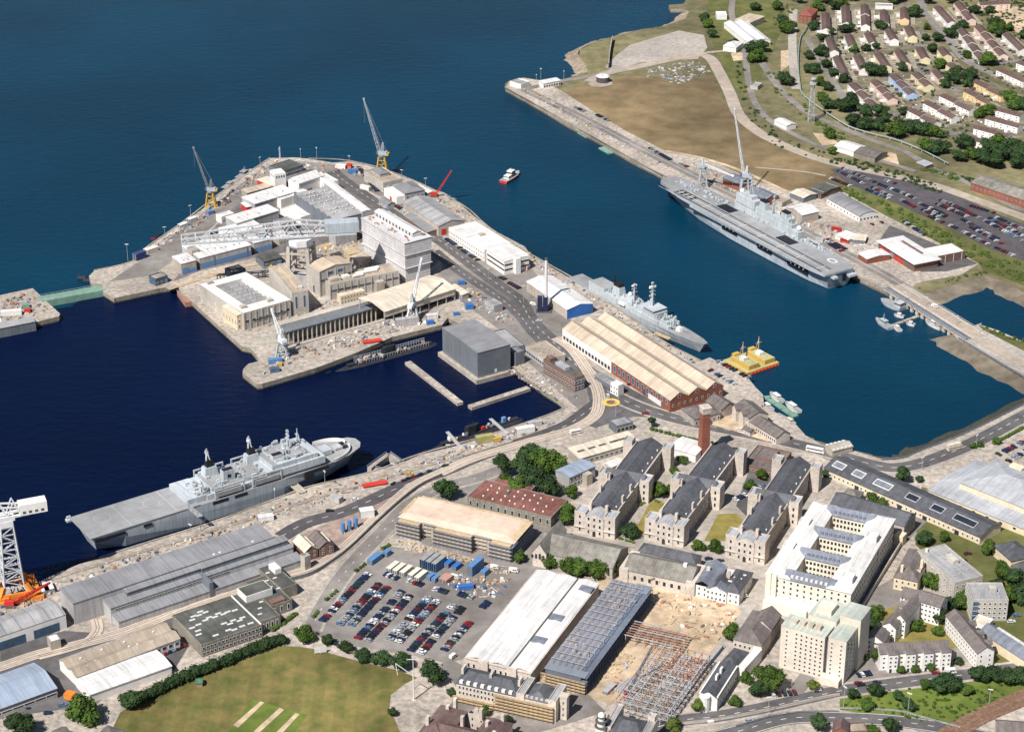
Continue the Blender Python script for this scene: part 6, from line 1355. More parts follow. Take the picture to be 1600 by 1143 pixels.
oo = b.build('deck_equipment', M_sup, t); oo['kind'] = 'stuff'
# ---- assault ship
o, a, Ln = ship_frame((127,825), (555,693), 8.0); D = 12.5; s = Ln/176
t = thing('assault_ship', 'grey assault ship with aft helicopter deck alongside the near quay', 'warship', (o.x, o.y, WZ), a)
hull([(x*s, w0, w1, w2, zf, dx) for x, w0, w1, w2, zf, dx in ((5,6.5,10.5,13.8,1,-4),(20,12.5,13.8,14,1,0),(64,14,14.2,14.2,1,0),(120,13.5,14,14.2,1,0),(146,8.5,11.5,13.2,1,2),(160,3.6,7,11.5,1.06,5),(168,.5,3.6,7.5,1.12,7),(170,.1,1,3.0,1.15,8))], D, 'hull', t)
part(t, 'flight_deck', M_deck, (-1, 66*s, -14.4, 14.4, D+.05, D+.5))
b = MB()
for x, y in ((14*s, 3), (44*s, 3)):
    for k in range(24):
        a0, a1 = 2*math.pi*k/24, 2*math.pi*(k+1)/24
        for r0, r1 in ((4.6, 4.95),): b.add([(x+r0*math.cos(a0),y+r0*math.sin(a0),D+.55),(x+r1*math.cos(a0),y+r1*math.sin(a0),D+.55),(x+r1*math.cos(a1),y+r1*math.sin(a1),D+.55),(x+r0*math.cos(a1),y+r0*math.sin(a1),D+.55)], [(0,1,2,3)])
for x in (24, 52): b.box(x*s, x*s+.45, -13, 13, D+.54, D+.57)
for y in (-9, 11): b.box(2*s, 60*s, y, y+.3, D+.57, D+.6)
b.build('deck_markings', M_cladl, t)
sup = part(t, 'superstructure', M_sup, (60*s, 72*s, -11, 12.5, D, D+3.6), (72*s, 146*s, -11.8, 12.6, D, D+3.2), (76*s, 138*s, -9.5, 11.5, D+3.2, D+5.4), (110*s, 148*s, -13.4, 13.4, D+2, D+6.4), (114*s, 144*s, -12, 12, D+6.4, D+9.2), (118*s, 140*s, -9, 9, D+9.2, D+10))
part(t, 'deck_house_roof', M_deckg, (114.4*s, 117.6*s, -11.6, 11.6, D+9.21, D+9.3), (76.4*s, 109.5*s, -9.2, 11.2, D+5.41, D+5.5), (118.3*s, 139.6*s, -8.7, 8.7, D+10.01, D+10.1))
for x, y in ((83, 6.5), (110, 6.5)):
    part(t, 'funnel', M_sup, (x*s, y, D+5, D+11, 4.5, 3, 3.6, 2.4)); part(t, 'funnel_stack', M_black, (x*s, y, D+11, D+15.5, 2.3, 1.7, 1.9, 1.5))
    mast(t, x*s-1, y, D+15.5, 7, .5, 2, dome=1.4 if x > 100 else 0)
for x in (89, 121): part(t, 'intake_block', M_sup, (x*s-3.6, x*s+3.6, -6.6, -2.2, D+5, D+12)); part(t, 'intake_top', M_black, (x*s-3.2, x*s+3.2, -6.2, -2.6, D+12, D+12.15)); part(t, 'intake_vent', M_black, (x*s-1.0, x*s+1.0, -6.75, -6.6, D+7.5, D+9.5))
mast(t, 132*s, 2, D+10, 12, .5, 3); mast(t, 126*s, -4, D+10, 7, .35, 2, dome=1.3); mast(t, 70*s, -9, D+5, 7, .4, 2, dome=1.3); mast(t, 141*s, 7, D+9, 9, .3, 1)
for x in (76, 100):
    for y in (-13.4, 13.2):
        b = MB(); b.box(x*s, (x+19)*s, y-.4, y+.4, D+6.4, D+7.2); b.box(x*s, x*s+.8, y-.4, y+.4, D+.5, D+6.4); b.box((x+18.2)*s, (x+19)*s, y-.4, y+.4, D+.5, D+6.4); b.build('davit', M_sup, t)
    part(t, 'landing_craft', M_deckg, (x*s+1.5, (x+17)*s, -14.2, -11, D+1.4, D+4.2))
part(t, 'boat_recess', M_black, (74*s, 84*s, -14.3, -12, D-2.5, D-.6), (88*s, 96*s, -14.3, -12, D-2.6, D-.8)); part(t, 'side_door', M_black, (134*s, 140*s, -14.25, -12, D-6, D-.4)); part(t, 'side_door', M_black, (140.5*s, 150*s, -14.0, -10, D-2.2, D-.4))
b = MB()
for k in range(12): b.box(116*s+.1*k, 144.05*s, -11+2*k, -10+2*k, D+7.6, D+8.6)
b.build('bridge_windows', M_glass, t)
part(t, 'stern_gallery', M_sup, (-3, 4, 12.6, 15.4, D-1.5, D-.2), (-2.4, 0, 14, 15, D-.2, D+1.4)); part(t, 'gallery_opening', M_black, (2*s, 20*s, -14.35, -13.9, D-3.4, D-1.6), (31*s, 36*s, -14.45, -13.9, D-3, D-1.4))
for k, sg in [(k, sg) for sg in (-1, 1) for k in range(14)]:
    if k == 0: b = MB()
    a0, a1 = [(151+16*math.sin(math.pi*.5*j/14))*s for j in (k, k+1)]
    w = [12.6*math.cos(math.pi*.46*j/14)+.4 for j in (k, k+1)]
    z0 = D*1.04+k*.11; b.add([(a0+3,sg*w[0],z0-.6),(a1+3,sg*w[1],z0-.5),(a1+3.3,sg*(w[1]+.2),z0+1.7),(a0+3.2,sg*(w[0]+.2),z0+1.6),(a0+3,sg*(w[0]-.3),z0-.6),(a1+3,sg*(w[1]-.3),z0-.5),(a1+3.2,sg*(w[1]-.2),z0+1.7),(a0+3.1,sg*(w[0]-.2),z0+1.6)], [(0,1,2,3),(5,4,7,6),(3,2,6,7)])
    if k == 13: b.build('bulwark', M_frame, t)
part(t, 'foredeck_house', M_sup, (152*s, 158*s, -4, 4, D+.8, D+3.6), (161*s, 166*s, -2.5, 2.5, D+1.2, D+2.4)); part(t, 'anchor_winch', M_boot, (166*s, 169*s, -3.4, -1.4, D+1.2, D+2.6), (166*s, 169*s, 1.4, 3.4, D+1.2, D+2.6))
r = random.Random(9); b = MB()
for k in range(120): x, y = r.uniform(66,140), r.uniform(-11,11); q = r.uniform(.3, 1.3); z = D+5.4 if (x > 76 and x < 110) else (D+10 if x > 118 else D+3.4); b.box(x*s-q, x*s+q, y-q*.6, y+q*.6, z, z+r.uniform(.5, 2.2))
oo = b.build('deck_equipment', M_sup, t); oo['kind'] = 'stuff'
bw = P(314, 829); wt = thing('gangway_tower', 'grey stair tower and brow between the near quay and the ships side', 'gangway', (bw.x, bw.y, 0), a-.2)
b = MB(); b.truss((0,0,0), (0,0,10), 3, 3, 3, 3, 4, .2); b.truss((0,1,9.4), (-4,17,9.8), 1.6, 1.6, 1.4, 1.4, 7, .14); b.build('frame', M_steel, wt); b = MB(); b.box(-1.4,1.4,-1.4,1.4,9.9,10.2); b.build('platform', M_feltg, wt)
A, B = P(473, 770, .5), P(466, 755, 0); rp = thing('side_ramp', 'steel vehicle ramp from the ships side door to the quay', 'ramp', (A.x, A.y, .1), a); b = MB(); b.box(-2.2, 2.2, 0, 13, .3, .8); b.box(-2.4,-2.1,0,13,.8,1.7); b.box(2.1,2.4,0,13,.8,1.7); b.build('deck', M_cladb, rp)
# ---- frigate
o, a, Ln = ship_frame((899,430), (1103,542.5), 1.5); D = 6.2; s = Ln/146
t = thing('frigate', 'grey frigate with masts and guns moored behind the red brick storehouse', 'warship', (o.x, o.y, WZ), a)
hull([(x*s, w0, w1, w2, zf, dx) for x, w0, w1, w2, zf, dx in ((2,5,6,6.6,.85,-1.5),(20,6.4,7,7.2,.85,0),(60,7,7.4,7.5,.95,0),(95,6.6,7.2,7.5,1.1,0),(120,3.6,5.2,6.4,1.25,1.5),(134,1.4,3,4.2,1.35,4),(140,.15,.9,1.6,1.42,6))], D, 'hull', t)
part(t, 'flight_deck', M_deck, (-.5, 24*s, -6.6, 6.6, D*.86, D*.86+.25)); part(t, 'hangar', M_sup, (24*s, 42*s, -6, 6, D*.85, D+5.6)); part(t, 'hangar_roof', M_deckg, (24.4*s, 41.6*s, -5.6, 5.6, D+5.61, D+5.7))
part(t, 'superstructure', M_sup, (42*s, 56*s, -6, 6, D*.9, D+3.4), (56*s, 72*s, -5.4, 5.4, D, D+5), (72*s, 102*s, -6.4, 6.4, D, D+3.4), (78*s, 98*s, -5.6, 5.6, D+3.4, D+7), (86*s, 97*s, -6, 6, D+7, D+9.2), (102*s, 112*s, -5, 5, D+.8, D+3))
part(t, 'funnel', M_sup, (51*s, 0, D+3, D+10, 4.5, 3, 3.4, 2.3)); part(t, 'funnel_cap', M_black, (51*s, 0, D+10, D+12.5, 3.2, 2.2, 2.8, 1.9)); b = MB(); b.beam((46*s,0,D+5.5), (46*s,0,D+19), 1.2, 0, 6, .25); b.build('dark_mast', M_black, t)
mast(t, 68*s, 0, D+5, 13, .6, 3); mast(t, 88*s, 0, D+9, 15, .8, 4, dome=1.2)
b = MB(); b.box(87.4*s, 88.6*s, -2.6, 2.6, D+22, D+23.6); b.box(67.4*s, 68.6*s, -2, 2, D+16, D+17); b.build('radar_array', M_frame, t)
b = MB(); b.sphere(60*s, 3, D+6.4, 1.6); b.sphere(103*s, 0, D+4.4, 1.5); b.sphere(75*s, -4, D+5, 1.2); b.build('radar_dome', M_frame, t)
part(t, 'gun_turret', M_frame, (118*s, 0, D*1.2, D*1.2+3, 2.4, 1.9, 1.5, 1.3)); b = MB(); b.beam((119*s,0,D*1.2+1.8), (125*s,0,D*1.2+2.8), .16); b.build('gun_barrel', M_sup, t)
part(t, 'missile_box', M_sup, (106*s, 110*s, -4, -1, D+3, D+5.2), (106*s, 110*s, 1, 4, D+3, D+5.2)); part(t, 'ships_boat', M_frame, (60*s, 66*s, -7.4, -5.6, D+1.8, D+3.2), (60*s, 66*s, 5.6, 7.4, D+1.8, D+3.2))
b = MB(); b.box(86.5*s, 97.1*s, -6.06, 6.06, D+7.9, D+8.6); b.build('bridge_windows', M_glass, t)
r = random.Random(8); b = MB()
for k in range(130): x, y = r.uniform(43,116), r.uniform(-5,5); q = r.uniform(.3, .9); b.box(x*s-q, x*s+q, y-q*.6, y+q*.6, D+3.4, D+3.6+r.uniform(.6, 4))
oo = b.build('deck_equipment', M_sup, t); oo['kind'] = 'stuff'
br = P(1046, 533); q = thing('ships_brow', 'timber gangway from the storehouse quay to the frigate', 'gangway', (br.x, br.y, .2), a+1.75); b = MB(); b.box(-1,1,0,13,1.2,1.6); b.box(-1,-.9,0,13,1.6,2.5); b.box(.9,1,0,13,1.6,2.5); b.build('deck', M_ply, q)
# ---- submarines
def submarine(stern, bow, fin, lab, gear, wall=False):
    o, a, Ln = ship_frame(stern, bow, -2.5)
    t = thing('submarine', lab, 'submarine', (o.x, o.y, WZ), a); b = MB(); n = 14; rows = []
    for i in range(25):
        u = i/24; r_ = 4.9*min(1, (u/.30+.02)**.6, ((1-u)/.10+.02)**.5); rows.append([(u*Ln, r_*math.cos(2*math.pi*k/n), -2.2+r_*.95*math.sin(2*math.pi*k/n)) for k in range(n)])
    for w in rows: b.v += w
    for i in range(24):
        for k in range(n): b.f.append((n*i+k, n*(i+1)+k, n*(i+1)+(k+1)%n, n*i+(k+1)%n)); b.mi.append(0)
    b.build('hull', M_subm, t, smooth=True)
    part(t, 'casing', M_subm, (Ln*.2, Ln*.92, -1.7, 1.7, 2.0, 2.75))
    b = MB(); b.prism([(Ln*fin-5.5,0),(Ln*fin-3,-1.3),(Ln*fin+3,-1.4),(Ln*fin+5.5,-.4),(Ln*fin+5.5,.4),(Ln*fin+3,1.4),(Ln*fin-3,1.3)], 2.2, 8.2, 0); b.beam((Ln*fin+1,0,8),(Ln*fin+1,0,10.5),.2); b.beam((Ln*fin-1.4,0,8),(Ln*fin-1.4,0,9.6),.25); b.build('fin', M_subm, t)
    part(t, 'rudder', M_subm, (2, 5.5, -.25, .25, -1, 1.6))
    r = random.Random(int(Ln*7)); 
    for k in range(gear):
        x = Ln*r.uniform(.25,.88); q = r.uniform(.5,1.6); m = r.choice([M_steel, M_frame, M_rust, M_ply, M_scafd, M_scafd, M_concw]); b = MB(); b.box(-q, q, -.7, .7, 2.7, 3.2+r.uniform(.2,1.6)); b.build('deck_gear', m, t, (x, r.uniform(-2.2,2.2), 0), r.uniform(0,3))
    return t, Ln
t, Ln = submarine((655,705.5), (822,648.5), .48, 'black submarine at the near quay with a tall fin and white tent on its casing', 14)
part(t, 'deck_tent', M_frame, (Ln*.27, Ln*.31, -1.5, 1.5, 2.6, 5)); part(t, 'red_marker', M_redp, (Ln*.57, Ln*.60, -.8, .8, 2.6, 4.5)); part(t, 'blue_shelter', M_blued, (Ln*.77, Ln*.80, -1, 1, 2.6, 6))
t, Ln = submarine((505,581.5), (688,531), .55, 'submarine under refit beside the dry dock arm, covered in scaffold and gear', 34)
b = MB()
for k in range(28): x = Ln*(.28+.6*k/27); b.beam((x,3.4,0),(x,3.4,5.4),.12); b.beam((x,-2.6,2),(x,-2.6,4.4),.1)
for y, z in ((3.4,5),(3.4,3.6),(-2.6,4.2)): b.beam((Ln*.28,y,z),(Ln*.88,y,z),.12)
b.build('scaffold', M_steel, t)
for k, (p, q) in enumerate((((717,697),(703,683)),((787,674),(771,662)))):
    A = P(*p); B = P(*q, -1); g = thing('gangway', ('left','right')[k]+' gangway from the near quay to the black submarine', 'gangway', (A.x,A.y,.1), 0, 'submarine gangways'); v = B-A; b = MB(); d = v.normalized(); e = A - d*5; n_ = Vector((-d.y,d.x))*1.1
    b.prism([((e-A)+n_)[:], ((e-A)-n_)[:], (v*1.3-n_)[:], (v*1.3+n_)[:]], .4, .9); b.build('deck', M_cladl, g)
# ---- small craft
def boat(name, lab, cat, stern, bow, beam, hm, sm, dh=1.6, house=((.35,.7,2.2),), group=None, z=-2.5, mastx=None, parts=()):
    o, a, Ln = ship_frame(stern, bow, z); t = thing(name, lab, cat, (o.x, o.y, WZ), a, group); w = beam/2
    hull([(0,w*.8,w*.9,w*.9,1,0),(Ln*.3,w,w,w,1,0),(Ln*.65,w*.9,w,w,1.05,0),(Ln*.86,w*.4,w*.6,w*.7,1.2,.3),(Ln*.96,.1,w*.15,w*.2,1.35,Ln*.04)], dh, 'hull', t, [hm, hm, M_deckg], draft=-.5)
    for x0, x1, h in house: b = MB(); b.box(Ln*x0, Ln*x1, -w*.62, w*.62, dh*.9, dh+h); b.build('wheelhouse', sm, t); b = MB(); b.box(Ln*x0-.05, Ln*x1+.06, -w*.64, w*.64, dh+h*.55, dh+h*.8); b.build('windows', M_glass, t)
    if mastx: b = MB(); b.beam((Ln*mastx,0,dh), (Ln*mastx,0,dh+7), .14); b.beam((Ln*mastx,-1,dh+5.4), (Ln*mastx,1,dh+5.4), .08); b.build('mast', sm, t)
    return t, Ln
boat('tug_boat', 'red and white tug crossing the harbour on its own', 'tug', (786,283), (810,268), 8, M_redp, M_frame, 2.2, ((.2,.62,2.4),(.4,.62,5.0)), mastx=.5)
boat('motor_launch', 'white motor launch at the outer side of the green pontoon, nearer the shore', 'boat', (1222,625), (1204,612), 5, M_frame, M_frame, 1.8, ((.25,.7,1.8),), 'white launches')
boat('motor_launch', 'white motor launch with blue stern at the outer end of the green pontoon', 'boat', (1249,641), (1228,627), 5, M_frame, M_frame, 1.8, ((.3,.75,1.8),), 'white launches')
boat('motor_launch', 'small white launch between the green pontoon and the quay wall', 'boat', (1206,638), (1192,627), 4.5, M_frame, M_frame, 1.6, ((.3,.7,1.5),), 'white launches')
boat('work_boat', 'long white work boat lying along the quay below the brown roofed range', 'boat', (1214,644), (1244,661), 4, M_frame, M_roofcr, 1.4, ((.55,.8,1.6),))
boat('landing_craft', 'grey landing craft moored beside the causeway bridge', 'boat', (1411,481), (1377,468), 9, M_hull, M_sup, 2.4, ((.02,.3,3.2),))
boat('patrol_boat', 'grey patrol boat with mast at the end of the small pier', 'boat', (1392,511), (1369,497), 5.5, M_hull, M_sup, 2.0, ((.3,.65,2.6),), mastx=.5)
for st_, bw_, lab in (((1413,492),(1397,489),'white cruiser on the upper side of the small pier'),((1430,505),(1416,502),'white cruiser on the lower side of the small pier'),((1407,514),(1397,506),'little white boat nose in beside the grey patrol boat')): boat('small_boat', lab, 'boat', st_, bw_, 4, M_frame, M_frame, 1.3, ((.3,.7,1.4),), 'boats at the small pier')
boat('fishing_boat', 'white boat with rusty stern against the causeway bridge', 'boat', (1472,511), (1446,499), 6, M_frame, M_roofw, 2.0, ((.35,.6,2.2),))
boat('dark_tug', 'black hulled tug moored outside the seaward quay, farther of two', 'tug', (372,279), (393,266), 8, M_navyh, M_deckg, 2.4, ((.3,.6,3.4),), 'black tugs', mastx=.5)
boat('dark_tug', 'black hulled tug moored outside the seaward quay, nearer the yellow crane', 'tug', (350,294), (372,280), 7, M_navyh, M_deckg, 2.0, ((.3,.55,2.0),), 'black tugs')
boat('work_barge', 'dark work barge with gear lying along the seaward quay by the red crane', 'barge', (716,321), (685,300), 8, M_deckg, M_scafd, 2.0, ((.2,.35,2.5),(.5,.6,1.8)))
# yellow mooring vessel pair
o, a, Ln = ship_frame((1136,562), (1170,580), -2); t = thing('mooring_vessel', 'yellow twin decked mooring vessel with buff decks and red fenders', 'vessel', (o.x, o.y, WZ), a)
part(t, 'hull', M_yel, (-2, Ln+1, -2, 26, -.5, 2.2)); part(t, 'deck', M_buoy, (-1.8, Ln+.8, -1.8, 25.8, 2.2, 2.35))
for y in (0, 14):
    part(t, 'deck_house', M_yel, (2, Ln-1, y+1, y+10, 2.3, 5.4)); part(t, 'house_roof', M_buoy, (2.2, Ln-1.2, y+1.2, y+9.8, 5.4, 5.6)); part(t, 'crane_house', M_frame, (Ln*.4, Ln*.6, y+3, y+7, 5.5, 7.6)); part(t, 'tank', M_yel, (1, 4, y+3, y+8, 5.5, 7)); mast(t, 4, y+10, 5.5, 9, .25, 1, M_ply)
for k in range(8): b = MB(); b.beam((Ln+1,2+k*3,1),(Ln+2.2,2+k*3,1),.9,0,8); b.build('fender', M_redp, t)
# pontoons
def pontoon(lab, p0, p1, w, m, name='pontoon', grp=None):
    A, B = P(*p0, -3.8), P(*p1, -3.8); d = B - A; t = thing(name, lab, 'pontoon', (A.x, A.y, WZ), math.atan2(d.y, d.x), grp); b = MB(); b.box(0, d.length, -w/2, w/2, -.3, .9); b.build('deck', m, t)
    b = MB()
    for k in range(int(d.length/8)+1):
        for q in (-w/2+.2, w/2-.2): b.cyl(min(k*8+.3, d.length-.3), q, .9, 1.5, .25, 0, 6)
    b.build('bollard_row', M_boot, t)
pontoon('long green pontoon between the white launches', (1202,622), (1243,650), 4.5, M_greenp); pontoon('short green pontoon joining the quay to the long green one', (1186,622), (1204,620), 4.5, M_greenp)
pontoon('small timber pier with boats beside the causeway bridge', (1436,493), (1388,510), 2.5, M_conc, 'pier')
pontoon('green floating pontoon off the jetty, the inner of two', (912,205), (926,213), 13, M_greenp, grp='green jetty pontoons'); pontoon('green floating pontoon off the jetty, the one nearer the carrier', (946,229), (962,238), 14, M_greenp, grp='green jetty pontoons')
pontoon('small grey pontoon off the jetty beyond the green ones', (888,192), (900,199), 8, M_cladb)
for k, p in enumerate(((811,149),(820,154),(128,436),(137,440))): c = P(*p, WZ); t = thing('fender_float', ('outer','inner','left','right')[k]+' dark round fender float beside '+('the jetty tip' if k < 2 else 'the green gate'), 'fender', (c.x,c.y,WZ)); b = MB(); b.beam((-3,0,.8),(3,0,.8),2.0,0,12); b.build('drum', M_subm, t)
# caisson gates
def gate(lab, p0, p1, w, m, z=0.3, zb=WZ-1, name='caisson'):
    A, B = P(*p0), P(*p1); d = B - A; t = thing(name, lab, 'dock gate', (A.x, A.y, 0), math.atan2(d.y, d.x)); b = MB(); b.box(0, d.length, -w/2, w/2, zb, z); b.build('gate', m, t); b = MB()
    for q in (-w/2, w/2): b.beam((0,q,z+1),(d.length,q,z+1),.08); [b.beam((d.length*k/12,q,z),(d.length*k/12,q,z+1),.06) for k in range(13)]
    b.build('railing', M_steel, t)
gate('green caisson gate closing the basin entrance', (60,468), (160,450), 10, M_greenp); gate('grey machinery covered caisson at the mouth of the dry dock', (396,534), (440,530), 11, M_cladb)
A = P(440, 523)
gate('rusty caisson beside the refit hall quay', (285,452), (298,470), 8, M_rust, -.6)
gate('concrete frame of a sunken landing stage near the assault ships bow', (577,729), (607,707), 3, M_paving, -.5, name='landing_stage'); gate('outer arm of the sunken landing stage', (607,707), (628,722), 3, M_paving, -.5, name='landing_stage'); gate('sloping slab of the sunken landing stage', (581,733), (604,738), 10, M_cladb, -1.2, name='landing_stage')
# grey floating dock at the far left edge
o = P(-50, 520, 0); B = P(50, 500, 0); d = B - o; t = thing('floating_dock', 'long grey floating dock wall at the far left edge', 'floating dock', (o.x,o.y,WZ), math.atan2(d.y,d.x)); part(t, 'wall', M_cladg, (0, d.length, -9, 0, -1, 7)); part(t, 'walkway', M_deckg, (0, d.length, -9.3, .2, 7, 7.4))
# ================================================================== cranes and masts
M_crg = mat('crane_grey', (0.36,0.40,0.43), 0.55, 0.06, 0.4); M_crw = mat('crane_white', (0.66,0.66,0.66), 0.55, 0.05, 0.4); M_boom = mat('crane_boom_grey', (0.50,0.51,0.52), .6, .08, .4); M_crd = mat('crane_lattice_grey', (0.22,0.235,0.25), 0.6, 0.08, 0.4)
def luffing(lab, base, hp, dirv, jl, m_base, m_top, m_jib, sc=1.0, z0=0.0, name='dockside_crane', jw=1.8):
    o = P(*base, z0); t = thing(name, lab, 'crane', (o.x, o.y, z0), 0, 'dockside jib cranes')
    b = MB(); s = 4.2*sc
    for x in (-s, s):
        for y in (-s, s): b.beam((x,y,0), (x*.55,y*.55,hp), .5*sc); b.box(x-1.2*sc, x+1.2*sc, y-.6, y+.6, 0, 1.0)
    for z in (.35, .8):
        k = s*(1-.45*z)
        for p, q in (((-k,-k),(k,-k)),((k,-k),(k,k)),((k,k),(-k,k)),((-k,k),(-k,-k))): b.beam((*p,hp*z), (*q,hp*z), .28*sc)
    for p, q in (((-s,-s),(s*.7,-s*.7)),((s,s),(-s*.7,s*.7)),((s,-s),(s*.7,s*.7)),((-s,s),(-s*.7,-s*.7))): b.beam((*p,.5), (*q,hp*.8), .2*sc)
    b.build('portal', m_base, t)
    b = MB(); b.cyl(0,0,hp,hp+1.6*sc,2.4*sc,0,14); b.build('slew_ring', M_crd, t)
    d = Vector(dirv).normalized(); h = Vector((d.x, d.y, 0)); h = h.normalized() if h.length > .01 else Vector((0,1,0)); pz = hp + 1.6*sc; M = Matrix.Rotation(math.atan2(h.y, h.x), 4, 'Z')
    b = MB(); b.box(-5*sc, 2.4*sc, -1.9*sc, 1.9*sc, pz, pz+3.2*sc, 0, M); b.build('machinery_house', m_top, t)
    b = MB(); b.box(2.4*sc, 4.2*sc, -.3*sc, 1.7*sc, pz+.4, pz+2.8*sc, 0, M); b.build('cab', M_glassb, t)
    top = Vector((0,0,pz+3.2*sc)); ap = top + Vector((0,0,7*sc)) - h*1.5*sc
    b = MB(); b.truss(top - h*1.0, ap, 2.4*sc, 1.0*sc, 2.4*sc, 1.0*sc, 4, .2*sc, 0, (h.x, h.y, 0)); b.build('a_frame', m_jib, t)
    r = top + h*1.6*sc; tip = r + d*jl; b = MB(); b.truss(r, tip, jw*sc, .7*sc, jw*sc, .7*sc, 12, .17*sc, 0, (h.y, -h.x, 0)); b.box(tip.x-.7, tip.x+.7, tip.y-.7, tip.y+.7, tip.z-.7, tip.z+.7); b.build('jib', m_jib, t)
    b = MB(); b.beam(ap, tip, .09*sc); b.beam(ap, top-h*4.5*sc, .12*sc); b.beam(tip, tip-Vector((0,0,jl*.45)), .06); b.build('stay_rope', M_crd, t)
    b = MB(); b.box(-6.6*sc, -5*sc, -1.7*sc, 1.7*sc, pz+.2, pz+2.2*sc, 0, M); b.build('counterweight', m_base, t)
    return t
luffing('yellow legged crane with raised grey jib on the seaward quay at left', (330,323), 12, (-.30,.05,1), 33, M_yel, M_crg, M_crd, .9)
luffing('tall yellow legged crane with grey house and steep jib above the concrete store', (597,268), 13, (-.28,.1,1), 44, M_yel, M_crg, M_crg, 1.0, jw=2.4)
luffing('grey dockside crane at the tip of the dry dock arm', (441,556), 9, (-.5,.8,1.3), 19, M_crg, M_crw, M_crw, .95)
luffing('white and grey dockside crane in front of the cream canopy', (645,499), 9, (.25,.8,1.1), 30, M_crw, M_crw, M_crw, .95)
luffing('grey jetty crane beyond the carriers island with thin upright lattice jib', (1163,305), 14, (-.18,.1,1), 52, M_crg, M_crg, M_crw, .9)
luffing('blue grey jetty crane with pale jib sloping down beside the carriers bow', (1098,292), 15, (.75,-.55,-.12), 26, M_crg, M_crg, M_crw, .8)
# red crawler crane on the seaward quay
def crawler(lab, base, d, jl, m=M_redp, sc=1.0):
    o = P(*base); t = thing('crawler_crane', lab, 'crane', (o.x,o.y,0), 0); b = MB()
    for y in (-1.7, 1.7): b.box(-3*sc,3*sc,y-.5,y+.5,0,1.1)
    b.build('track', M_dark, t); b = MB(); b.box(-3*sc,2*sc,-1.5,1.5,1.2,3.6*sc); b.build('house', m, t); b = MB(); b.truss((1.5,0,2.4), Vector((1.5,0,2.4))+Vector(d).normalized()*jl, 1.4, .6, 1.4, .6, 10, .16); b.build('boom', m, t)
crawler('red crawler crane with boom raised over the seaward quay', (679,307), (.45,-.1,.75), 24); crawler('red mobile crane with folded boom beside the hammerhead crane', (17,947), (.8,.5,.25), 22)
# giant cantilever crane
zc = 36.0; A, Bc, Cp = P(284,379,zc+2), P(556,362,zc+2), P(470,374,zc); d = Bc - A; Ln = d.length; ang = math.atan2(d.y, d.x); u = d.normalized(); px = (Cp - A).dot(u)
t = thing('cantilever_crane', 'giant pale grey cantilever crane on four concrete legs across the refit docks', 'crane', (A.x + u.x*px, A.y + u.y*px, 0), ang); l0, l1 = -px, Ln - px
b = MB()
for y in (-4.2, 4.2):
    b.beam((l0,y,zc+2.5), (l1,y,zc+2.5), .7); b.beam((l0,y,zc+6), (0,y,zc+12), .5); b.beam((0,y,zc+12), (l1,y,zc+7), .5); b.beam((l0,y,zc+2.5),(l0,y,zc+6),.5)
    n = 12
    for k in range(n):
        xa, xb = l0 + (0-l0)*k/n, l0 + (0-l0)*(k+1)/n; za, zb = zc+6+6*k/n, zc+6+6*(k+1)/n
        if k % 2: b.beam((xa,y,za), (xb,y,zc+2.5), .3)
        else: b.beam((xa,y,zc+2.5), (xb,y,zb), .3)
    for k in range(5):
        xa, xb = l1*k/5, l1*(k+1)/5; za, zb = zc+12-5*k/5, zc+12-5*(k+1)/5
        if k % 2 == 0: b.beam((xa,y,za), (xb,y,zc+2.5), .3)
        else: b.beam((xa,y,zc+2.5), (xb,y,zb), .3)
for k in range(26): x = l0 + Ln*k/25; b.beam((x,-4.2,zc+2.5), (x,4.2,zc+2.5), .25)
for k in range(0, 26, 2):
    x = l0 + Ln*k/25; zt = zc+6+6*(x-l0)/(-l0) if x < 0 else zc+12-5*x/l1; b.beam((x,-4.2,zt), (x,4.2,zt), .3)
b.build('boom', M_boom, t)
b = MB(); b.box(l1-22, l1+2, -5, 5, zc+3.6, zc+11); b.build('counterweight_house', M_crg, t)
b = MB(); b.box(l0*.35, l0*.35+5, -3.6, 3.6, zc+3.5, zc+5.6); b.build('trolley', M_crg, t)
b = MB(); b.cyl(0,0,zc-4,zc+.6,9.2,0,8); b.build('turntable', M_crw, t); b = MB(); b.cyl(0,0,zc-5.2,zc-4,9.6,0,8); b.build('turntable_rim', M_crd, t)
M = Matrix.Rotation(-ang - .25, 4, 'Z')
for x, y in ((-8,-7),(8,-7),(8,7),(-8,7)): b = MB(); b.taper(x, y, -.3, zc-5, 1.6, 1.6, 1.2, 1.2, 0, M, -x*.12, -y*.12); b.build('leg', M_concw, t)
b = MB()
for p, q in (((-7.6,-6.6),(7.6,-6.6)),((7.6,-6.6),(7.6,6.6)),((7.6,6.6),(-7.6,6.6)),((-7.6,6.6),(-7.6,-6.6))):
    for z in (14, 26): b.beam(M @ Vector((*p,z)), M @ Vector((*q,z)), .6)
b.build('leg_brace', M_concw, t); b = MB(); b.box(-6.5,6.5,-5.5,5.5,0,9,0,M); b.build('base_house', M_cladl, t)
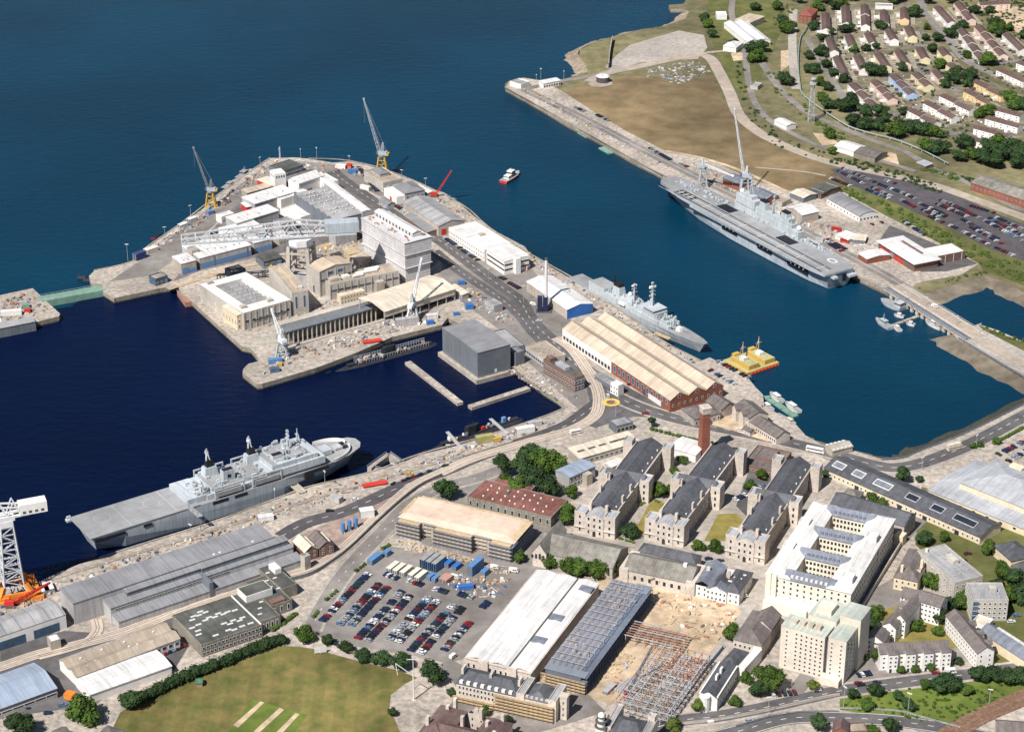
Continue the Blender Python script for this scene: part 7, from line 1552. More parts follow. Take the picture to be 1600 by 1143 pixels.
# hammerhead crane at the left edge
o = P(22, 925); t = thing('hammerhead_crane', 'tall white lattice hammerhead crane with orange base at the left edge', 'crane', o, R(22)); zt = 42; b = MB()
b.truss((0,0,6), (0,0,zt), 10.5, 6.6, 10.5, 6.6, 8, .34, 0, (0,1,0), .22)
for x in (-1,1):
    for y in (-1,1): b.beam((x*5.2,y*5.2,6.5), (x*8.5,y*8.5,0), .7)
b.build('tower', M_boom, t); b = MB()
for x in (-1,1):
    for y in (-1,1): b.box(x*8.5-4.4, x*8.5+4.4, y*8.5-1.7, y*8.5+1.7, 0, 3.2); b.beam((x*8.5,y*8.5,3),(x*6,y*6,7.5),1.0)
b.box(-12,14,-12.5,-10.5,0,2.2); b.box(10.5,13,-9,9,0,2.6); b.box(-9,9,-8.9,-8,1.4,4.2); b.box(-9,9,8,8.9,1.4,2.2); b.box(-8.9,-8,-8.5,8.5,1.4,2.2); b.box(8,8.9,-8.5,8.5,1.4,2.2); b.build('bogie_frame', M_orange, t)
b = MB(); b.box(-3.4,3.4,-3.4,3.4,zt,zt+3.4); b.box(-4.6,4.6,-3.2,3.2,zt+3.4,zt+5); b.build('slew_house', M_crw, t); b = MB()
for y in (-2.6,2.6):
    b.beam((-62,y,zt+5.6),(12,y,zt+5.6),.6); b.beam((-62,y,zt+8),(-8,y,zt+13),.4); b.beam((-8,y,zt+13),(12,y,zt+9.5),.4)
    for k in range(10): xa = -62+7*k; xb = xa+7; b.beam((xa,y,zt+5.6),((xa+xb)/2,y,zt+8+.09*(xa+65)),.3); b.beam(((xa+xb)/2,y,zt+8+.09*(xa+65)),(xb,y,zt+5.6),.3)
for k in range(12): b.beam((-62+7*k,-2.6,zt+5.6),(-62+7*k,2.6,zt+5.6),.3)
b.build('boom', M_crw, t); b = MB(); b.box(7.5,22,-3.4,3.4,zt+5.4,zt+11.6); b.build('counterweight_house', M_whitew, t); b = MB()
for k in range(4): b.box(9+3.2*k,10.6+3.2*k,-3.5,3.5,zt+6.4,zt+7.8)
b.build('house_window', M_felt, t)
# signal mast, pylon, flagstaff, lamp posts
def lattice(name, lab, base, h, w0, w1, n, m, cat='mast', r=.16):
    o = P(*base); t = thing(name, lab, cat, o); b = MB(); b.truss((0,0,0),(0,0,h),w0,w1,w0,w1,n,r,0,(0,1,0)); b.build('lattice', m, t)
    b = MB(); b.cyl(0,0,h*.86,h*.9,w1*1.6,0,10); b.cyl(0,0,h*.97,h,w1*1.2,0,10); b.build('platform', M_steel, t)
lattice('lattice_pylon', 'tall lattice mast with dish platforms on the hillside above the winding pipe', (1267,190), 39, 5, 2, 12, M_steel)
lattice('signal_tower', 'slim grey signal mast with round head at the tip of the peninsula', (438,257), 15, 1.0, .6, 8, M_crw, r=.1)
c = P(646.5, 1093); t = thing('flagstaff', 'tall white flagstaff with sloping yard beside the cricket field', 'flagstaff', c); b = MB(); b.cyl(0,0,0,17,.38,0,10,.3); b.cyl(.1,0,15,28,.22,0,8,.12); b.build('mast', M_frame, t); b = MB(); b.beam((0,0,14.5),(-8.5,-.5,22),.16); b.beam((-8.5,-.5,22),(-7.6,-.5,15),.14); b.beam((-3,0,24),(3,0,24),.12); b.build('yard', M_frame, t); b = MB(); b.box(-1,1,-1,1,0,.5); b.build('base', M_stone, t)
b = MB(); b.cyl(0,0,0,11,.16,0,6,.10); pole_me = b.mesh('pole', M_steel); b = MB(); b.box(-1.3,1.3,-.25,.25,10.9,11.25); head_me = b.mesh('lamp_head', M_frame)
for k, (x, y, s) in enumerate(((200,408,1.2),(258,372,.8),(298,338,.8),(407,262,.8),(470,249,.8),(495,249,.9),(546,260,.8),(628,282,.8),(665,293,.7),(818,472,1.1),(700,400,.9),(763,440,.9),(430,790,1),(508,762,1),(299,846,1),(614,750,1),(700,720,1),(878,655,1.3),(962,650,.9),(1100,668,.9),(1183,640,.7),(1318,1105,1.1),(1418,1118,1.2),(1545,1100,.8),(1200,1118,1),(1440,735,.8),(1525,700,.8),(838,130,.7),(881,124,.7),(845,124,.9),(1413,470,.6),(1446,478,.6),(1494,508,.6),(1530,520,.6))):
    c = P(x, y); t = thing('lamp_post', 'tall steel lamp post with a twin head on a quay or roadside', 'lamp post', (c.x, c.y, .1), .4*k, 'lamp posts'); obj('pole', pole_me, t); obj('lamp_head', head_me, t); t.scale = (1, 1, s)
# ================================================================== trees, hedges and scrub
def leaf_mat(key, c1, c2):
    m = bpy.data.materials.new(key); m.use_nodes = True; N = m.node_tree.nodes; L = m.node_tree.links; b = N['Principled BSDF']; b.inputs['Roughness'].default_value = .75; b.inputs['Specular IOR Level'].default_value = .12
    tc = N.new('ShaderNodeTexCoord'); n = N.new('ShaderNodeTexNoise'); n.inputs['Scale'].default_value = 2.6; n.inputs['Detail'].default_value = 4; L.new(tc.outputs['Object'], n.inputs['Vector'])
    oi = N.new('ShaderNodeObjectInfo'); mx = N.new('ShaderNodeMix'); mx.data_type = 'RGBA'; mr = N.new('ShaderNodeMapRange'); mr.inputs[1].default_value = .35; mr.inputs[2].default_value = .65; L.new(n.outputs['Fac'], mr.inputs[0]); L.new(mr.outputs[0], mx.inputs[0])
    mx.inputs[6].default_value = (*c1, 1); mx.inputs[7].default_value = (*c2, 1); m2 = N.new('ShaderNodeMapRange'); m2.inputs[3].default_value = .75; m2.inputs[4].default_value = 1.25; L.new(oi.outputs['Random'], m2.inputs[0])
    s = N.new('ShaderNodeVectorMath'); s.operation = 'SCALE'; L.new(mx.outputs[2], s.inputs[0]); L.new(m2.outputs[0], s.inputs['Scale']); L.new(s.outputs[0], b.inputs['Base Color']); return m
LF = [leaf_mat('dark_foliage', (.015,.034,.016), (.042,.074,.022)), leaf_mat('mid_foliage', (.030,.064,.012), (.080,.125,.022)), leaf_mat('light_foliage', (.060,.095,.018), (.125,.150,.034))]
M_bark = mat('bark', (.09,.07,.05), .95, .2, 1.0)
def leaves(b, cx, cy, cz, rx, rz, n, sz, rr):
    for k in range(n):
        d = Vector((rr.gauss(0,1), rr.gauss(0,1), rr.gauss(0,1))).normalized(); q = (rr.random())**.28
        p = Vector((cx + d.x*rx*q, cy + d.y*rx*q, cz + d.z*rz*q)); nn = (d + Vector((rr.uniform(-.8,.8), rr.uniform(-.8,.8), rr.uniform(-.3,1.0)))).normalized()
        u = nn.cross(Vector((rr.uniform(-1,1), rr.uniform(-1,1), rr.uniform(-1,1)))).normalized(); w = nn.cross(u); s = sz*rr.uniform(.6,1.3); o = len(b.v)
        b.v += [tuple(p+u*s), tuple(p+w*s*.7), tuple(p-u*s), tuple(p-w*s*.7)]; b.f.append((o,o+1,o+2,o+3)); b.mi.append(0)
def crown_mesh(seed, mt, lobes, n=1500, sz=.085):
    rr = random.Random(seed); b = MB(); L_ = [(0,0,0,.72,.62)]
    for k in range(lobes):
        a = 2*math.pi*k/lobes + rr.uniform(-.4,.4); r = rr.uniform(.38,.60); L_.append((r*math.cos(a), r*math.sin(a), rr.uniform(-.35,.30), rr.uniform(.28,.54), rr.uniform(.26,.48)))
    L_.append((rr.uniform(-.2,.2), rr.uniform(-.2,.2), .42, .46, .42))
    for l in L_: leaves(b, *l, int(n*l[3]/3.2), sz, rr)
    for l in L_:
        o = len(b.v); b.sphere(l[0], l[1], l[2], l[3]*.70, 0, 8, 5, l[4]/l[3])
    return b.mesh('crown', mt)
CROWN = [[crown_mesh(10*j+k, LF[j], 5+k) for k in range(3)] for j in range(3)]
b = MB(); b.beam((0,0,-.2),(0,0,.62),.05,0,7,.03)
for a in (0.3, 2.3, 4.4): b.beam((0,0,.42),(.25*math.cos(a),.25*math.sin(a),.8),.025,0,5,.012)
TRUNK = b.mesh('trunk', M_bark)
TW = [('dark','dark green'), ('round','mid green'), ('light','pale green')]
RT = random.Random(21)
def tree(x, y, r, h, j, lab, grp):
    r *= 1.3; h *= 1.15
    c = P(x, y); t = thing('tree', lab, 'tree', c, RT.uniform(0,6.28), grp); o = obj('trunk', TRUNK, t); o.scale = (h, h, h); k = RT.randrange(3); cz = h - r*.92; o = obj('crown', CROWN[j][k], t, (0,0,max(cz, r*.72))); o.scale = (r*RT.uniform(.88,1.16), r*RT.uniform(.88,1.16), min(h*.55, r*1.05)*RT.uniform(.9,1.1)); return t
near_trees = [(130,1128,8,15,1,'big round tree at the bottom left beside the blue roofed shed'),(34,1146,6.5,12,0,'dark tree at the bottom left corner'),(207,1104,5.6,10,0,'dark tree at the left end of the long dark hedge'),(476,1001,4.6,9,1,'bushy tree where the hedge meets the road bend'),(697,779,6.6,13,0,'single dark tree beside the railway left of the rust roofed offices'),
(790,760,4.6,9,1,'leftmost of the dark clump above the rust roofed offices'),(816,750,5.4,14,0,'second from left in the clump above the rust roofed offices'),(848,740,7.4,16,1,'tallest, at the top of the clump above the rust roofed offices'),(832,766,6.4,14,0,'middle of the clump above the rust roofed offices'),(858,774,5.6,12,0,'right hand one of the clump above the rust roofed offices'),
(786,744,5,13,0,'left rear of the clump above the rust roofed offices'),(826,730,6,15,0,'top left of the clump above the rust roofed offices'),(869,738,6,13,1,'top right of the clump above the rust roofed offices'),(808,772,5,11,1,'front left of the clump above the rust roofed offices'),(892,776,4.2,8,1,'small tree between rust roofed offices and the blue roofed store'),(886,804,4.2,8,1,'upper of two light green ones at the right end of the rust roofed offices'),(884,820,4.6,9,1,'lower of two light green ones at the right end of the rust roofed offices'),(858,886,4,8,1,'leftmost of the row in front of the old chapel'),(889,895,4.6,9,1,'second of the row in front of the old chapel'),(908,898,5,10,1,'third of the row in front of the old chapel'),(932,900,5.4,10.5,1,'fourth of the row in front of the old chapel'),(951,897,4.6,9,1,'rightmost of the row in front of the old chapel'),(812,878,3.2,7,1,'small light tree at the corner of the scaffolded block'),
(512,1009,3.6,7,0,'first from left along the cricket field wall'),(541,1019,3.6,7,0,'second from left along the cricket field wall'),(567,1031,3.8,7,0,'third from left along the cricket field wall'),(594,1036,4,7.5,0,'fourth from left along the cricket field wall'),(626,1046,5.4,10,0,'largest along the cricket field wall, beside the flagstaff'),(677,1068,6,12,0,'isolated dark tree beside the flagstaff paving'),(613,1118,2.3,4.6,0,'small round bush on the cricket field edge'),(705,1088,2.4,5,0,'dark bush at the left end of the office terrace'),(757,1119,2.8,6,1,'small tree in front of the scaffolded office terrace'),(793,1130,2.6,5,0,'bush at the foot of the office terrace'),
(1030,774,4.8,9,1,'tree in the left barrack court beside the lawn'),(1044,770,2.8,5,1,'smaller tree just right of the one in the left barrack court'),(984,838,4.8,9,0,'dark tree below the left lawn of the barracks'),(956,836,2.8,5,0,'small dark tree beside the left barrack front'),(1091,860,3.4,7,1,'left of two at the foot of the right lawn'),(1117,863,3.8,8,1,'right of two at the foot of the right lawn'),(1189,748,3.8,6,1,'upper bush in the right barrack court'),(1172,764,3.4,6,1,'lower bush in the right barrack court'),(1066,724,3.4,5,1,'shrub clump beside the brick chimney'),(1052,740,2.8,4.5,1,'low shrub in the court below the brick chimney'),(1018,668,2.4,7,0,'cypress like tree at the left end of the roadside hedge'),
(1410,754,4.8,10,0,'round dark tree by the bend of the shore road'),(1436,752,2.4,4,0,'low bush right of the round shore road tree'),(1443,852,4.6,9,0,'round dark tree left of the long concrete offices'),(1475,845,2.8,6,1,'small tree at the end of the long concrete offices'),(1362,784,3.2,6,1,'small tree behind the quad, left of two'),(1378,790,2.8,5,1,'small tree behind the quad, right of two'),(1290,744,2.8,5,0,'dark bush at the end of the right hand barracks'),(1306,724,2.6,4.5,2,'pale bush beside the rooflight range'),
(1202,1078,7.6,12,1,'large tree left of the tower block'),(1185,1086,4.8,8,0,'darker tree leaning against the large one by the tower block'),(1142,1000,4.4,9,1,'tree at the corner of the building site and the lane'),(1090,1112,2.8,7,2,'pale young tree at the end of the white villa'),(1148,1102,3.4,5,1,'bush below the white villa by the road'),(1165,1068,3.2,7,1,'tree beside the side wing of the villa'),(1270,1078,3,6,2,'pale young tree in front of the tower block'),
(1364,966,4.4,8,1,'tree left of the gabled flats, upper of two'),(1362,984,4.6,6,0,'tree left of the gabled flats, lower of two'),(1431,985,3.8,7,1,'tree on the lawn beside the gabled flats'),(1468,974,4.8,9,0,'dark tree between the lawn and long slab of flats'),(1465,993,3.2,6,1,'bush at the lower end of the lawn'),(1484,952,4.2,8,0,'tree above the top of the long slab of flats'),(1498,934,4.6,9,1,'upper tree beside the square concrete block'),(1500,950,4,8,1,'lower tree beside the square concrete block'),(1452,917,4.6,9,1,'tree right of the chapel house'),(1480,890,4.4,9,1,'tree between the chapel house and long concrete offices'),(1486,905,3.8,8,1,'tree at the near corner of the long concrete offices'),(1371,1038,3.4,9,1,'tree in front of the lowest flats'),(1345,1030,3,6,1,'tree beside the tower block car space'),(1375,1012,3,6,1,'young tree left of the townhouses'),(1408,1051,2.4,4,1,'leftmost bush in front of the townhouses'),(1430,1049,2.4,4,1,'middle bush in front of the townhouses'),(1453,1047,2.6,5,1,'rightmost bush in front of the townhouses'),(1497,1037,2.4,4,0,'bush at the foot of the slab of flats'),
(1333,1090,3,4,0,'low bush at the left end of the railway bank'),(1367,1086,4,7,0,'dark bush on the upper left of the railway bank'),(1354,1108,3.6,4.5,1,'wide bush on the lower left of the railway bank'),(1403,1093,2.8,4,0,'small dark bush mid railway bank'),(1446,1075,3.2,6,1,'bush near the road on the railway bank'),(1420,1108,3.4,4,0,'low bush by the bottom fence of the railway bank'),(1470,1080,5,9,0,'large dark clump on the railway bank, left half'),(1485,1078,5.4,10,0,'large dark clump on the railway bank, right half'),(1510,1084,3.6,5,1,'lighter bush right of the dark clump on the railway bank'),(1530,1063,5,7,0,'roadside trees right of the white van, left one'),(1550,1062,5,7,0,'roadside trees right of the white van, right one'),(1574,1068,4.6,9,0,'tall tree at the right of the railway bank'),(1592,1067,4.8,9,0,'last tree of the railway bank at the edge of the photo'),(1278,1140,4.6,9,0,'round tree by the lower road at the bottom'),(1390,1142,4.2,8,0,'round tree at the bottom edge right of the roadside hut'),(1363,1146,3,5,1,'low tree beside the roadside hut'),(1052,1140,4,7,2,'grey green thin tree below the road bend'),
(1545,866,4.4,9,1,'tree beside the square hipped slate house'),(1565,905,5,10,1,'upper left of the thick trees at the right edge'),(1582,915,5.6,11,0,'upper right of the thick trees at the right edge'),(1556,925,4.8,9,0,'left of the thick trees at the right edge'),(1594,938,6,11,0,'rightmost of the thick trees at the right edge'),(1575,940,5.4,10,1,'lower one of the thick trees at the right edge'),(1508,760,2.4,4,1,'small bush beside the sports hall'),(1520,700,2.2,4,1,'left roadside bush near the lorry'),(1530,698,2.2,4,1,'right roadside bush near the lorry'),(1557,693,3,4,1,'bush at the corner of the edge car park')]
for x, y, r, h, j, lab in near_trees: tree(x, y, r, h, j, (TW[j][1]+' foliage, ' if j == 2 else '') + lab + ('' if any(w in lab for w in ('tree','bush','clump','shrub')) else ' trees'), 'trees in the dockyard town')
hill_trees = [(1271,46,6,10),(1297,54,4.6,8),(1318,51,5.6,9),(1328,49,5,9),(1284,87,6.6,11),(1264,92,5,9),(1334,81,4.6,8),(1352,79,4,7),(1368,76,4,7),(1307,85,4,6),(1292,106,5,9),(1302,120,5,9),(1271,114,5.6,9),(1262,113,5,8),(1360,117,7.6,11),(1374,117,6,10),(1318,128,5,9),(1409,110,5,8),(1373,44,5,8),(1284,62,4,6),(1380,46,5,8),(1277,16,6,10),(1314,10,6.6,11),(1304,15,6,9),(1290,4,6,9),(1330,0,7,10),(1428,26,7,12),(1448,46,3.6,7),(1447,63,3.6,7),(1465,64,5.6,9),(1456,83,5.8,10),(1486,59,6,10),(1495,51,6,9),(1469,107,6,10),(1510,90,4.6,8),(1543,101,7.6,11),(1504,43,5,8),(1521,20,5,8),(1555,41,6,10),(1565,45,5,8),(1551,50,6,9),(1561,57,6,9),(1576,48,4,8),(1493,120,6.6,10),(1513,123,6.6,10),(1476,127,5.6,9),
(1285,157,5,9),(1294,169,6,9),(1318,174,7.6,12),(1330,160,5.6,9),(1334,172,5.6,9),(1351,180,6,10),(1332,197,7,12),(1349,202,7,11),(1371,203,6.4,11),(1374,182,7.4,11),(1382,190,5,8),(1398,214,8.6,13),(1406,205,7,12),(1412,180,5,8),(1421,208,7,11),(1295,215,5.6,9),(1293,141,5,8),(1280,133,5,8),(1476,136,5,9),(1512,136,6,10),(1494,131,6,9),(1428,207,7.4,11),(1442,211,7,11),(1459,214,7,10),(1448,238,7.6,12),(1460,240,7,11),(1474,239,6.6,11),(1507,232,8,12),(1518,247,6,10),(1498,251,6,8),(1543,180,6.6,10),(1529,183,5,8),(1575,158,6,10),(1585,169,6.6,10),(1597,171,6.6,10),(1548,242,9,12),(1565,250,9,12),(1581,241,9,13),(1596,250,9,13),(1560,228,7,10),(1536,256,8,11),(1590,262,8,11),(1552,262,8,10),(1100,32,5,8),(1106,42,5,8),(1112,58,5,8),(1181,16,5,8),(1231,50,7.4,12),(1222,37,6,9),(1147,74,4.6,8),(1181,96,7.6,12),(1190,80,7.6,11),(1174,82,6.6,10),(1228,132,6.6,11),(1226,50,6,10),(1300,240,4,6),(1395,5,7,9),(1405,2,7,9),(1450,5,6,9),(1487,5,6,9),(1545,20,5,7),(1600,60,6,8),(1215,15,6,8),(1250,4,5,7)]
ROWW = lambda y: 'top rows of terraces' if y < 60 else 'middle rows of terraces' if y < 130 else 'lower rows of terraces' if y < 190 else 'foot of the terraces'
hs = sorted(hill_trees, key=lambda q: (ROWW(q[1]), q[0])); cnt = {}
ORD = ['1st','2nd','3rd']+[f'{k}th' for k in range(4,60)]
for q in hs:
    w = ROWW(q[1]); cnt[w] = cnt.get(w, 0)
    if q[0] < 1235: w2 = 'sheds on the hillside left of the estate'
    else: w2 = w
    cnt[w2] = cnt.get(w2, 0); tree(q[0], q[1]+1, q[2], q[3], RT.choice((0,0,0,1)), f'dark round tree, {ORD[cnt[w2]]} from left among the {w2}', 'trees of the hillside estate'); cnt[w2] += 1
for k, x in enumerate((1021,1034,1049,1062)): tree(x, 915-k*.6+k*2.2, 1.9, 6.5, 2, ('leftmost','second','third','rightmost')[k]+' pale young tree of four along the building site edge', 'young trees by the site')
# hedges: clipped or wild rows of foliage
def hedge(lab, px, w, h, j, dens=9, name='hedge', sz=.42, cat='hedge', seed=1):
    ln = smooth_line(PL(px), 5); c = ln[len(ln)//2]; t = thing(name, lab, cat, (c.x, c.y, 0)); rr = random.Random(seed); b = MB()
    for i in range(len(ln)-1):
        p, q = ln[i]-c, ln[i+1]-c; L_ = (q-p).length; k = max(1, int(L_/(w*.5)))
        for s in range(k):
            m = p.lerp(q, (s+rr.random())/k); hh = h*rr.uniform(.75,1.15); ww = w*.5*rr.uniform(.85,1.2)
            leaves(b, m.x, m.y, hh*.5, ww, hh*.5, int(dens*w), sz, rr)
            b.sphere(m.x, m.y, hh*.42, ww*.8, 0, 7, 4, hh*.42/(ww*.8))
    b.build('foliage', LF[j], t)
hedge('long dark wild hedge between the white tent store and the cricket field', [(222,1096),(262,1075),(300,1058),(340,1043),(385,1024),(415,1012),(440,1004)], 8, 6.6, 0, 13, sz=.6)
hedge('clipped green hedge along the road left of the brick chimney', [(1018,672),(1050,680),(1092,690)], 3.4, 2.4, 1); hedge('low hedge continuing along the road right of the brick chimney', [(1112,692),(1140,700),(1168,704)], 2.0, 1.4, 0)
for k, (a, e) in enumerate((((556,893),(570,882)),((510,938),(526,924)),((490,965),(496,957)),((598,858),(608,852)))): hedge(('upper','lower','lowest','topmost')[k]+' short clipped hedge between the side road and the car park', [a, e], 2.6, 1.8, 1)
hedge('hedge at the entrance of the left barrack lawn', [(1000,790),(1014,782),(1030,785)], 2.4, 1.4, 1); hedge('green hedge strip below the dark tree at the left barracks', [(968,842),(990,848)], 2.6, 1.6, 1)
hedge('shrub border beside the flat roofed office and the road', [(426,985),(445,972),(462,960)], 4, 2.2, 1); hedge('roadside hedge by the edge car park', [(1553,694),(1575,682),(1600,668)], 3, 2, 1)
def scrub(lab, polys, n, rng, j, seed):
    rr = random.Random(seed); b = MB(); 
    for poly in polys:
        W_ = PL(poly); xs = [p.x for p in W_]; ys = [p.y for p in W_]; k = 0; tries = 0
        while k < n and tries < n*20:
            tries += 1; x, y = rr.uniform(min(xs), max(xs)), rr.uniform(min(ys), max(ys)); ins = False
            for i in range(len(W_)):
                a, c = W_[i-1], W_[i]
                if (a.y > y) != (c.y > y) and x < (c.x-a.x)*(y-a.y)/(c.y-a.y)+a.x: ins = not ins
            if not ins: continue
            k += 1; r = rr.uniform(*rng); leaves(b, x, y, r*.5, r, r*.6, int(26*r), .38, rr); b.sphere(x, y, r*.3, r*.75, 0, 7, 4, .6)
    o = b.build('scrub', LF[j]); o['kind'] = 'stuff'; o['label'] = lab; o['category'] = 'scrub'
scrub('scrub and bushes along the edge of the north car park', [[(1300,292),(1330,296),(1400,325),(1470,358),(1545,395),(1600,415),(1600,445),(1570,434),(1530,412),(1480,388),(1420,352),(1370,325),(1330,312)]], 150, (.8,2.4), 1, 3)
scrub('dark scrub strip between the sandy track and perimeter road', [[(1145,100),(1160,98),(1176,160),(1215,212),(1290,240),(1400,268),(1400,280),(1300,258),(1210,228),(1160,175)],[(1300,248),(1340,250),(1430,276),(1480,298),(1470,304),(1400,280)],[(1500,275),(1600,300),(1600,318),(1540,300)]], 80, (.8,2.2), 0, 5)
scrub('bushes on the grassy hillside', [[(1195,105),(1240,140),(1275,180),(1260,190),(1210,150)],[(1200,0),(1245,0),(1235,25),(1210,40)],[(1260,180),(1310,205),(1340,225),(1300,222)],[(1420,262),(1500,285),(1490,270)]], 22, (1,2.6), 1, 6)
scrub('bushes and weeds on the railway bank', [[(1316,1088),(1400,1076),(1480,1066),(1600,1052),(1600,1070),(1480,1135),(1420,1122),(1316,1106)]], 150, (.5,1.4), 1, 7)
scrub('garden shrubs between the terraces', [[(1265,40),(1420,30),(1440,110),(1330,130),(1280,100)],[(1440,60),(1600,70),(1600,160),(1520,160),(1440,120)],[(1330,140),(1440,130),(1520,190),(1500,225),(1400,190)],[(1500,0),(1600,0),(1600,90),(1560,60)]], 170, (.8,2.3), 0, 8)
scrub('shore scrub by the small lake', [[(1410,455),(1440,450),(1500,432),(1535,424),(1570,434),(1540,428),(1490,440)],[(1540,512),(1600,530),(1600,536),(1540,518)]], 25, (.5,1.5), 1, 9)
# ================================================================== vehicles
CARC = [('white',(.62,.62,.62),12),('silver',(.30,.31,.33),20),('dark blue',(.010,.018,.060),26),('black',(.010,.010,.012),20),('red',(.22,.012,.014),11),('dark green',(.012,.040,.030),8),('light blue',(.09,.17,.30),5),('maroon',(.085,.010,.018),9),('yellow',(.60,.42,.04),0)]
CAR = {}
def car_mb(b, M=None, mi=0, gi=1):
    pr = [(-2.1,.35),(2.1,.35),(2.15,.75),(1.25,.92),(-2.1,.95)]
    b.add([(x,-.86,z) for x,z in pr]+[(x,.86,z) for x,z in pr], [(0,1,2,3,4)[::-1],(5,6,7,8,9)[::-1][::-1]]+[((i+1)%5,i,5+i,5+(i+1)%5)[::-1] for i in range(5)], mi, M)
    b.box(-1.55,.35,-.66,.66,1.32,1.42,mi,M)
    for x in (-1.3,1.35): b.box(x-.3,x+.3,-.88,.88,0,.5,gi,M)
def glass_mb(b, mi=0, M=None):
    b.add([(-1.95,-.78,.93),(1.0,-.78,.93),(1.0,.78,.93),(-1.95,.78,.93),(-1.5,-.64,1.36),(.3,-.64,1.36),(.3,.64,1.36),(-1.5,.64,1.36)], [(0,1,5,4),(1,2,6,5),(2,3,7,6),(3,0,4,7)], mi, M)
b = MB(); glass_mb(b); CGL = b.mesh('window_band', M_glass)
for n, c, w in CARC: b = MB(); car_mb(b); CAR[n] = b.mesh('parked_car', [mat('car_paint_'+n.replace(' ','_'), c, .35, .02, .3, spec=.5), M_black])
CW = [n for n, c, w in CARC for _ in range(w)]; RC = random.Random(12)
def car(pos, a, lab, n=None, z=.18):
    n = n or RC.choice(CW); o = obj('parked_car', CAR[n], None, (pos.x, pos.y, z), a); tag(o, f'{n} car, {lab}', 'car', 'parked and moving cars'); obj('window_band', CGL, o); o.scale = (.98+.1*RC.random(), 1, .95+.15*RC.random()); return o
def car_row(p0, p1, lab, miss=.06, pitch=2.5, turn=math.pi/2, n=None, z=.1):
    A, B = P(*p0), P(*p1); d = B - A; k = n or max(1, int(d.length/pitch)); a = math.atan2(d.y, d.x) + turn; i = 0
    for s in range(k):
        if RC.random() < miss: continue
        i += 1; car(A + d*((s+.5)/k) + Vector((RC.uniform(-.2,.2), RC.uniform(-.2,.2))), a + (math.pi if RC.random() < .4 else 0) + RC.uniform(-.03,.03), f'{ORD[i-1]} from lower end of {lab}', z=z)
for p0, p1, l in (((502,972),(576,896),'the leftmost single row'),((530,977),(593,912),'the second row'),((544,982),(606,917),'the third row'),((558,999),(629,923),'the fourth row'),((573,1003),(645,927),'the fifth row'),((608,1000),(671,933),'the sixth row'),((622,1005),(684,938),'the seventh row'),((640,1018),(709,945),'the eighth row'),((655,1023),(723,949),'the ninth row'),((689,1021),(735,972),'the rightmost single row')): car_row(p0, p1, l+', central car park')
for p0, p1, l in (((601,897),(623,905),'the first short row'),((637,907),(662,915),'the second short row'),((677,920),(700,926),'the third short row'),((716,928),(741,935),'the fourth short row')): car_row(p0, p1, l+' above the car park', .0, n=5)
car_row((752,951),(764,940),'the row by the white roofed storehouse', 0); car_row((612,758),(632,751),'the queue beside the railway, left', 0, turn=0, n=3, pitch=5); car_row((634,750),(700,727),'the line of cars under the railway curve', .1, turn=0, n=8)
car_row((1107,578),(1150,602),'the row along the storehouse gable', .1, pitch=3.2); car_row((1120,564),(1172,592),'the quayside row near the yellow vessel', .1, pitch=3.2); car_row((1558,712),(1600,690),'the upper row in the edge car park', .1, pitch=3); car_row((1573,722),(1615,700),'the middle row in the edge car park', .1, pitch=3)
car_row((1148,782),(1175,768),'the court between middle and right barracks', .2, n=6); car_row((1180,766),(1192,757),'the upper court of the right barracks', 0, n=3); car_row((1221,828),(1238,800),'the terrace lane beside the quad', .2, n=3, turn=0, pitch=8)
car_row((1338,1056),(1362,1052),'the parking by the lowest flats', 0, n=4); car_row((1204,1087),(1246,1082),'the roadside row below the tower block', .0, n=5, pitch=3); car_row((140,1077),(232,1046),'the shaded row beside the dark hedge', .0, n=15, z=.2); car_row((255,1022),(290,1007),'the small row beside the white tent store', 0, n=6)
for x, y, n, l in ((1345,1071,'black','parked at the kerb in front of the townhouses'),(1370,1067,'dark blue','driving past the townhouses'),(1462,1052,'red','driving past the rightmost townhouse'),(1171,1127,'silver','driving on the lower road'),(1341,1068,'red','beside the black car at the townhouses'),(515,799,'black','driving on the dark quay road'),(555,781,'white','parked on the quay beside the red pipes'),(842,502,'white','driving down to the roundabout'),(950,619,'white','entering the mini roundabout'),(1105,648,'silver','in the tan courtyard'),(1107,874,'dark blue','left of two by the square'),(1125,877,'dark blue','right of two by the square'),(1008,647,'red','parked at the white door of the storehouse'),(985,602,'maroon','parked behind the white kiosk'),(1155,672,'white','beside the courtyard hut'),(40,1107,'dark blue','beside the blue roofed shed'),(75,1115,'dark blue','left of two below the blue roofed shed'),(98,1102,'light blue','right of two below the blue roofed shed'),(1588,962,'light blue','by the square concrete block'),(1580,972,'white','nearest the blue roofed hall'),(1505,877,'black','outside the chapel house'),(1512,866,'maroon','below the chapel house tree'),(640,741,'yellow','on the road by the rust roofed offices')): car(P(x,y), RC.uniform(0,3.1) if y < 700 else .2, l, n)
